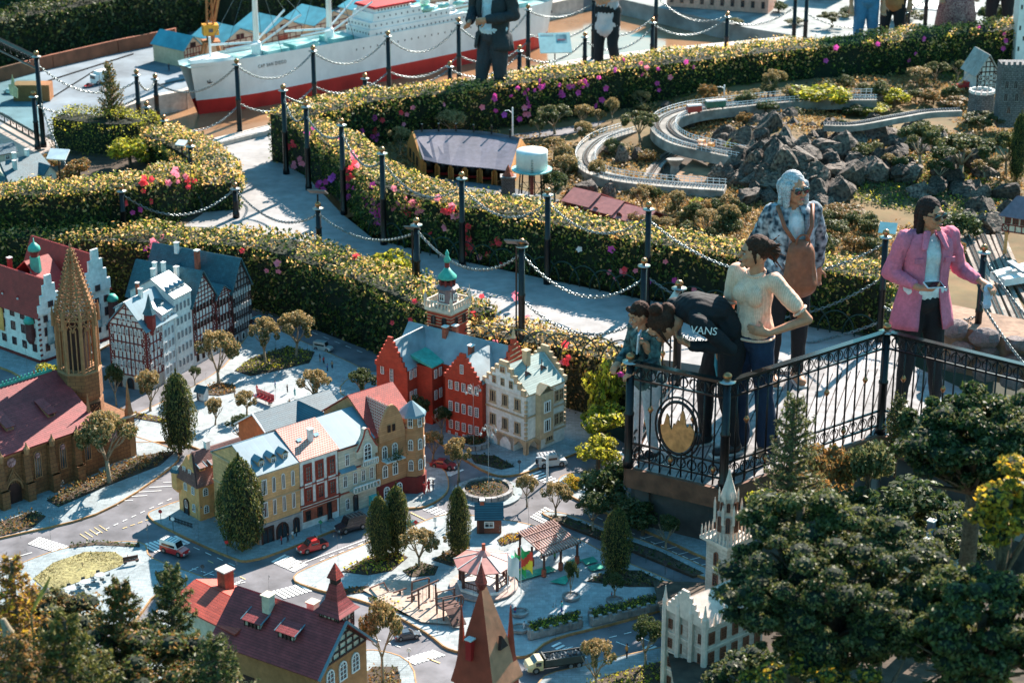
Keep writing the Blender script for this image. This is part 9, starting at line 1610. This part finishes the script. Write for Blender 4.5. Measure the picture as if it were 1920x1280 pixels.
 if over:
  om, hz, gap, fl_=over;sb2=MB();NA, zs=30, [hz, hz+.06, hz+.16, .98, 1.12, 1.24, 1.33, 1.385];rx=[.185*fl_, .180*fl_, .168*fl_, .150, .155, .170, .165, .085];ry=[.150*fl_, .145*fl_, .138, .122, .132, .140, .110, .080]
  for side_ in(0, .010):
   for j, zz in enumerate(zs):
    for i in range(NA+1):
     a=-pi/2+gap*(1-.35*j/7)+(2*pi-2*gap*(1-.35*j/7))*i/NA;fo=1+.035*sin(a*7+zz*5)*(1-j/8)+.02*sin(a*13+zz*11);sb2 .v.append((cos(a)*(rx[j]*girth*fo+side_), sin(a)*(ry[j]*girth*fo+side_)+.01, zz-(.02*sin(a)if j==0 else 0)))
  q_=(NA+1)*len(zs)
  for s2 in(0, 1):
   for j in range(len(zs)-1):
    for i in range(NA):k0=s2*q_+j*(NA+1)+i;sb2 .face((k0, k0+1, k0+NA+2, k0+NA+1))
  for i in range(NA):sb2 .face((i, i+1, q_+i+1, q_+i))
  for i in(0, NA):
   for j in range(len(zs)-1):k0=j*(NA+1)+i;sb2 .face((k0, k0+NA+1, q_+k0+NA+1, q_+k0))
  sb2 .bd('outer_shirt', om, t, True);c2=MB()
  for L in 'LR':cap(c2, V['neck']+Vector((0, .02, -.06)), V['sh'+L], .060, .060);cap(c2, V['sh'+L], V['el'+L], .064*hw, .054*hw);cap(c2, V['el'+L], V['el'+L].lerp(V['wr'+L], sleeve-1), .054*hw, .042*hw)
  fuse('sleeves', c2, om, t, .0085, 3, (.007, 26))
 if pants:
  c=MB();cap(c, V['pelvis']+Vector((0, 0, -.01)), V['pelvis'].lerp(V['mid'], .30), .122*girth, .106*girth, 1.25, gx)
  for L in 'LR':
   sg=1 if L=='L' else-1;cap(c, V['pelvis']+Vector((sg*.068, .01, -.03)), V['kn'+L], .100*girth, .066*girth**.5);cap(c, V['kn'+L], V['an'+L]+Vector((0, 0, leg_bare)), .066*girth**.5, .085 if flare else.046)
  fuse('trousers', c, pants, t, .0085, 3, (.004, 24))
 for L in 'LR':
  a=V['an'+L];sb_=MB();cap(sb_, a+Vector((0, .02, -.035)), a+Vector((0, -.135, -.048)), .042, .034, 1.1, gx);cap(sb_, a+Vector((0, 0, .01)), a+Vector((0, 0, -.04)), .040, .042);so_=fuse('shoe', sb_, shoes, t, .007, 2)
  MB().box(a.x-.042, a.x+.042, a.y-.175, a.y+.062, a.z-.080, a.z-.066).bd('sole', SOLE, so_)
 return t, V, H_
def stand(sh=.158, hip=.85, **k):
 J=dict(pelvis=(0, 0, .90), mid=(0, .0, 1.08), chest=(0, 0, 1.24), neck=(0, .01, 1.40), head=(0, -.015, 1.515), shL=(sh, .0, 1.335), shR=(-sh, 0, 1.335), elL=(sh+.05, .03, 1.07), elR=(-sh-.05, .03, 1.07), wrL=(sh+.05, -.03, .83), wrR=(-sh-.05, -.03, .83), knL=(.095, -.01, .48), knR=(-.095, -.01, .48), anL=(.10, .02, .085), anR=(-.10, .02, .085));J.update(k);return J
hcol=lambda n, c:mat(n, c, .75, .35, 90, .4, spec=.15)
BRN, DKB_, GRY=hcol('brown_hair', (.055, .022, .013)), hcol('dark_hair', (.035, .018, .015)), hcol('grey_hair', (.42, .44, .46));cl=lambda n, c, **k:mat(n, c, .85, .10, 50, .25, **k)
PEACH=cl('peach_knit', (.98, .56, .40));JEAN=cl('dark_jeans', (.012, .028, .065));n_=PEACH.node_tree.nodes;wv=n_.new('ShaderNodeTexWave');wv.inputs['Scale'].default_value=26;tc_=n_.new('ShaderNodeTexCoord');mxx=n_.new('ShaderNodeMix');mxx.data_type='RGBA';mxx.blend_type='MULTIPLY';mxx.inputs[0].default_value=.16;lk=PEACH.node_tree.links;bs=n_['Principled BSDF'];src_=bs.inputs['Base Color'].links[0].from_socket;lk.new(tc_.outputs['Object'], wv.inputs['Vector']);lk.new(src_, mxx.inputs[6]);lk.new(wv.outputs[0], mxx.inputs[7]);lk.new(mxx.outputs[2], bs.inputs['Base Color'])
BLK=cl('black_cloth', (.010, .010, .013));WH_=cl('white_cotton', (.70, .72, .74));PNK=cl('pink_corduroy', (.62, .16, .24));SHOEW=mat('white_shoe', (.6, .6, .6), .6);SHOEB=mat('brown_shoe', (.35, .17, .09), .6);SHOEK=mat('black_shoe', (.02, .02, .022), .5)
t, V, H_=PSn('woman in a peach short-sleeved top and dark flared jeans, hand on hip', 1402, 846, -.72, stand(elL=(.37, .12, 1.07), wrL=(.20, -.10, .985), hdL=(-.95, -.2, .05), pnL=(.1, 1, 0), curlL=(.15, 0, 0), elR=(-.21, -.0, 1.06), wrR=(-.20, -.09, .83), pnR=(1, 0, 0), knL=(.10, .02, .48), anL=(.13, .06, .085), bust=1), PEACH, JEAN, BRN, SHOEB, .945, ht=-.75, sleeve=.62, flare=True, hairstyle='bun', disp=.004, girth=.97)
nk=MB();nk.tube([V['neck']+Vector((cos(a)*.070, sin(a)*.060-.005, -.035+.018*sin(a)))for a in[2*pi*i/16 for i in range(17)]], .0075, 6);nk.bd('neckband', PEACH, t, True)
for L in 'LR':
 e_=(V['el'+L]-V['sh'+L]).normalized();x_, y_=basis(e_);c_=V['sh'+L].lerp(V['el'+L], .62)+e_*.055;MB().tube([c_+(x_*cos(a)+y_*sin(a))*.050 for a in[2*pi*i/14 for i in range(15)]], .011, 6).bd('cuff', PEACH, t, True)
MB().tube([V['pelvis']+Vector((cos(a)*.158, sin(a)*.128, .0))for a in[2*pi*i/20 for i in range(21)]], .010, 6).bd('hem', PEACH, t, True)
bl_=THg('blue_strap', 'turquoise folded strap held in the hand of the woman in peach', 'strap', t.location, t.rotation_euler.z);MB().tube([V['wrR']+Vector((.01, -.04, -.05)), V['wrR']+Vector((.01, -.05, -.20)), V['wrR']+Vector((.03, -.03, -.34))], .014, 8).bd('strap', mat('turquoise_cloth', (.03, .30, .42), .5), bl_, True)
Jb=dict(pelvis=(0, .04, .86), mid=(0, -.07, 1.05), chest=(0, -.24, 1.09), neck=(0, -.37, 1.06), head=(0, -.475, .995), shL=(.17, -.29, 1.06), shR=(-.17, -.29, 1.06), elL=(.24, -.08, .86), wrL=(.10, -.29, .86), hdL=(-.5, -.7, .4), pnL=(-.3, -.2, .9), elR=(-.20, -.42, .86), wrR=(-.02, -.56, .80), hdR=(.1, -.3, .9), pnR=(0, -1, 0), curlR=(.8, 0, 0), knL=(.10, .0, .47), knR=(-.10, -.06, .47), anL=(.11, .06, .085), anR=(-.12, -.04, .085))
t, V, H_=PSn('bending woman in a black sweatshirt with a high bun, photographing with her phone', 1346, 842, -1.15, Jb, BLK, BLK, BRN, SHOEK, .97, ht=.1, tilt=.75, sleeve=2.0, hairstyle='topbun', girth=1.08, disp=.007)
ph=THg('mobile_phone', 'pale mobile phone held up by the bending woman', 'phone', t.matrix_basis@(V['wrR']+Vector((.0, -.075, .10))), -1.0);o=MB().box(-.037, .037, -.005, .005, -.075, .075).bd('case', mat('phone_white', (.65, .65, .70), .25), ph);MB().box(-.025, .0, -.009, -.0055, .035, .06).bd('camera_lenses', DARKM, o);ph.rotation_euler=(-.1, .15, -1.9)
tx=bpy.data.curves.new('print', 'FONT');tx.body='VANS';tx.size=.075;tx.extrude=.001;tmp=bpy.data.objects.new('t', tx);COL.objects.link(tmp);me=bpy.data.meshes.new_from_object(tmp.evaluated_get(bpy.context.evaluated_depsgraph_get()));bpy.data.objects.remove(tmp);me.materials.clear();me.materials.append(WHITE);pr=obj('chest_print', me, t, (.228, -.38, 1.01));pr.rotation_euler=(1.5, .15, 1.35)
Jk=dict(pelvis=(0, 0, .90), mid=(0, -.01, 1.06), chest=(0, -.03, 1.20), neck=(0, -.05, 1.33), head=(0, -.10, 1.47), shL=(.16, -.03, 1.27), shR=(-.16, -.03, 1.27), elL=(.21, -.06, 1.06), wrL=(.16, -.24, .98), elR=(-.21, -.06, 1.06), wrR=(-.12, -.24, .98), pnL=(0, 0, -1), pnR=(0, 0, -1), knL=(.095, 0, .48), knR=(-.095, -.02, .48), anL=(.11, .03, .085), anR=(-.10, -.02, .085))
CAMO=mat('camo_jacket', (.012, .035, .04), .7, .5, 16, .1, col2=(.10, .19, .19), detail=2);t, V, H_=PSn('small boy in a dark teal patterned jacket and white trousers at the railing', 1208, 852, -1.0, Jk, CAMO, cl('pale_trousers', (.55, .50, .52)), BRN, SHOEK, .70, ht=-.15, tilt=.35, sleeve=2.0, hairstyle='short', top_len=.9, girth=1.15, hw=1.1)
CARD=mat('patterned_cardigan', (.04, .09, .14), .9, .6, 24, .2, col2=(.50, .55, .60), detail=1);t, V, H_=PSn('grey-haired woman in a patterned cardigan with a brown backpack on her chest', 1470, 716, .15, stand(elL=(.25, .08, 1.08), wrL=(.25, .12, .86), elR=(-.25, .08, 1.08), wrR=(-.25, .12, .86)), WH_, BLK, GRY, SHOEB, .985, ht=.35, sleeve=1.9, hairstyle='bob', glasses='grey-haired woman', girth=1.08, over=(CARD, .78, .45, 1.))
bp=THg('backpack', 'brown leather backpack worn on the chest of the grey-haired woman', 'backpack', t.location, .15, None, .985);LEA=mat('brown_leather', (.26, .085, .04), .55, .15, 30, .2);bb=MB();cap(bb, (.02, -.21, .86), (.02, -.20, 1.10), .115, .085, 1.15, (1, 0, 0));fuse('bag', bb, LEA, bp, .01, 3, (.004, 20))
for s_ in(-1, 1):MB().tube([(s_*.02+.02, -.20, 1.12), (s_*.10, -.17, 1.27), (s_*.13, -.06, 1.40)], .016, 6).bd('strap', LEA, bp, True)
MB().tube([(.02+.05*cos(a), -.235, 1.17+.06*sin(a))for a in[pi*i/8 for i in range(-1, 10)]], .007, 6).bd('handle', LEA, bp, True)
t, V, H_=PSn('woman in an open pink corduroy shirt, white top, black trousers and sunglasses', 1716, 765, .22, stand(sh=.175, elL=(.27, .03, 1.08), wrL=(.36, -.17, 1.03), pnL=(0, 0, -1), elR=(-.26, .03, 1.07), wrR=(-.13, -.21, 1.03), hdR=(.85, -.5, .1), pnR=(0, .1, 1), bust=1, knL=(.11, -.02, .48), anL=(.14, -.04, .085), anR=(-.13, -.02, .085)), WH_, BLK, DKB_, SHOEW, .96, ht=.45, sleeve=1.75, hairstyle='long', glasses='woman in the pink shirt', girth=1.1, hw=1.08, over=(PNK, .66, .42, 1.12))
cb_=MB();[cap(cb_, (s_*.045, -.09, 1.40), (s_*.085, -.15, 1.30), .018, .014, 1.6)for s_ in(-1, 1)];fuse('collar', cb_, PNK, t, .006, 1)
for s_ in(-1, 1):MB().box(s_*.12-.036, s_*.12+.036, -.152, -.140, 1.19, 1.225).bd('pocket_flap', PNK, t)
ph=THg('mobile_phone', 'white mobile phone in the right hand of the woman in pink', 'phone', t.matrix_basis@Vector((-.05, -.275, 1.065)), .5);MB().box(-.07, .07, -.036, .036, 0, .009).bd('case', MT['phone_white'], ph);MB().box(-.064, .064, -.032, .032, .0091, .0095).bd('screen', DARKM, ph);ph.rotation_euler=(.3, .1, .4)
mk_=THg('face_mask', 'crumpled pale face mask in the left hand of the woman in pink', 'mask', t.matrix_basis@Vector((.38, -.26, .95)), .3);fb_=MB();cap(fb_, (0, 0, -.07), (0, 0, .05), .03, .035, .45, (0, 1, 0));fuse('cloth', fb_, cl('mask_cloth', (.45, .50, .62)), mk_, .006, 1, (.006, 60))
NAV=cl('dark_jacket', (.025, .03, .035));t, V, H_=PSn('walking man in a dark open jacket and pale blue shirt at the top', 925, 232, -.6, stand(pelvis=(0, 0, .98), mid=(0, 0, 1.15), chest=(0, 0, 1.34), neck=(0, 0, 1.5), head=(0, 0, 1.65), shL=(.2, 0, 1.44), shR=(-.2, 0, 1.44), elL=(.26, .02, 1.18), wrL=(.10, -.24, 1.16), elR=(-.26, .02, 1.18), wrR=(-.12, -.25, 1.12), knL=(.09, .0, .52), anL=(.10, .22, .09), knR=(-.09, -.08, .52), anR=(-.10, -.12, .085)), cl('pale_blue_shirt', (.50, .62, .72)), cl('charcoal_trousers', (.03, .035, .045)), DKB_, SHOEK, 1.0, sleeve=1.95, hairstyle='short', girth=1.08, hw=1.15, over=(NAV, .80, .5, 1.05))
CHK=mat('checked_shirt', (.45, .50, .60), .85, .2, 8, .1, col2=(.70, .55, .55), detail=0);PSn('woman in a pale checked shirt and black tights at the top', 1137, 158, -.3, stand(knL=(.08, -.05, .48), anL=(.12, .10, .085), elL=(.24, -.05, 1.08), wrL=(.08, -.22, 1.05), elR=(-.24, -.05, 1.08), wrR=(-.08, -.22, 1.05)), CHK, BLK, BRN, SHOEK, .96, sleeve=1.9, hairstyle='long', girth=.95, top_len=1.6)
PSn('person in blue jeans and a white top at the top right', 1618, 128, .1, stand(), WH_, cl('blue_jeans', (.06, .17, .30)), BRN, SHOEW, .90, sleeve=.6, hairstyle='short');PSn('person in an orange-brown coat beside the jeans at the top right', 1668, 118, -.2, stand(), cl('rust_coat', (.40, .16, .06)), BLK, DKB_, SHOEK, .90, sleeve=1.9, hairstyle='short', top_len=.9)
DRS=mat('dotted_dress', (.16, .02, .035), .85, .3, 60, .1, col2=(.45, .25, .22));t, V, H_=PSn('woman in a dark red dotted dress at the top right', 1786, 112, .2, stand(), DRS, None, DKB_, SHOEK, 1.0, sleeve=.5, hairstyle='long', girth=1.15);sk_=MB().lt([(.26, .25), (.22, .6), (.15, .95)], 20).bd('skirt', DRS, t, True)
PSn('person in dark clothes at the top right corner', 1868, 96, -.2, stand(), BLK, BLK, DKB_, SHOEK, 1.0, sleeve=1.9, hairstyle='short', girth=1.1)
print('objects', len(bpy.data.objects), 'tris', sum(len(o.data.loops)-2*len(o.data.polygons)for o in bpy.data.objects if o.type=='MESH' and o.data.users<=1 or o.type=='MESH'))
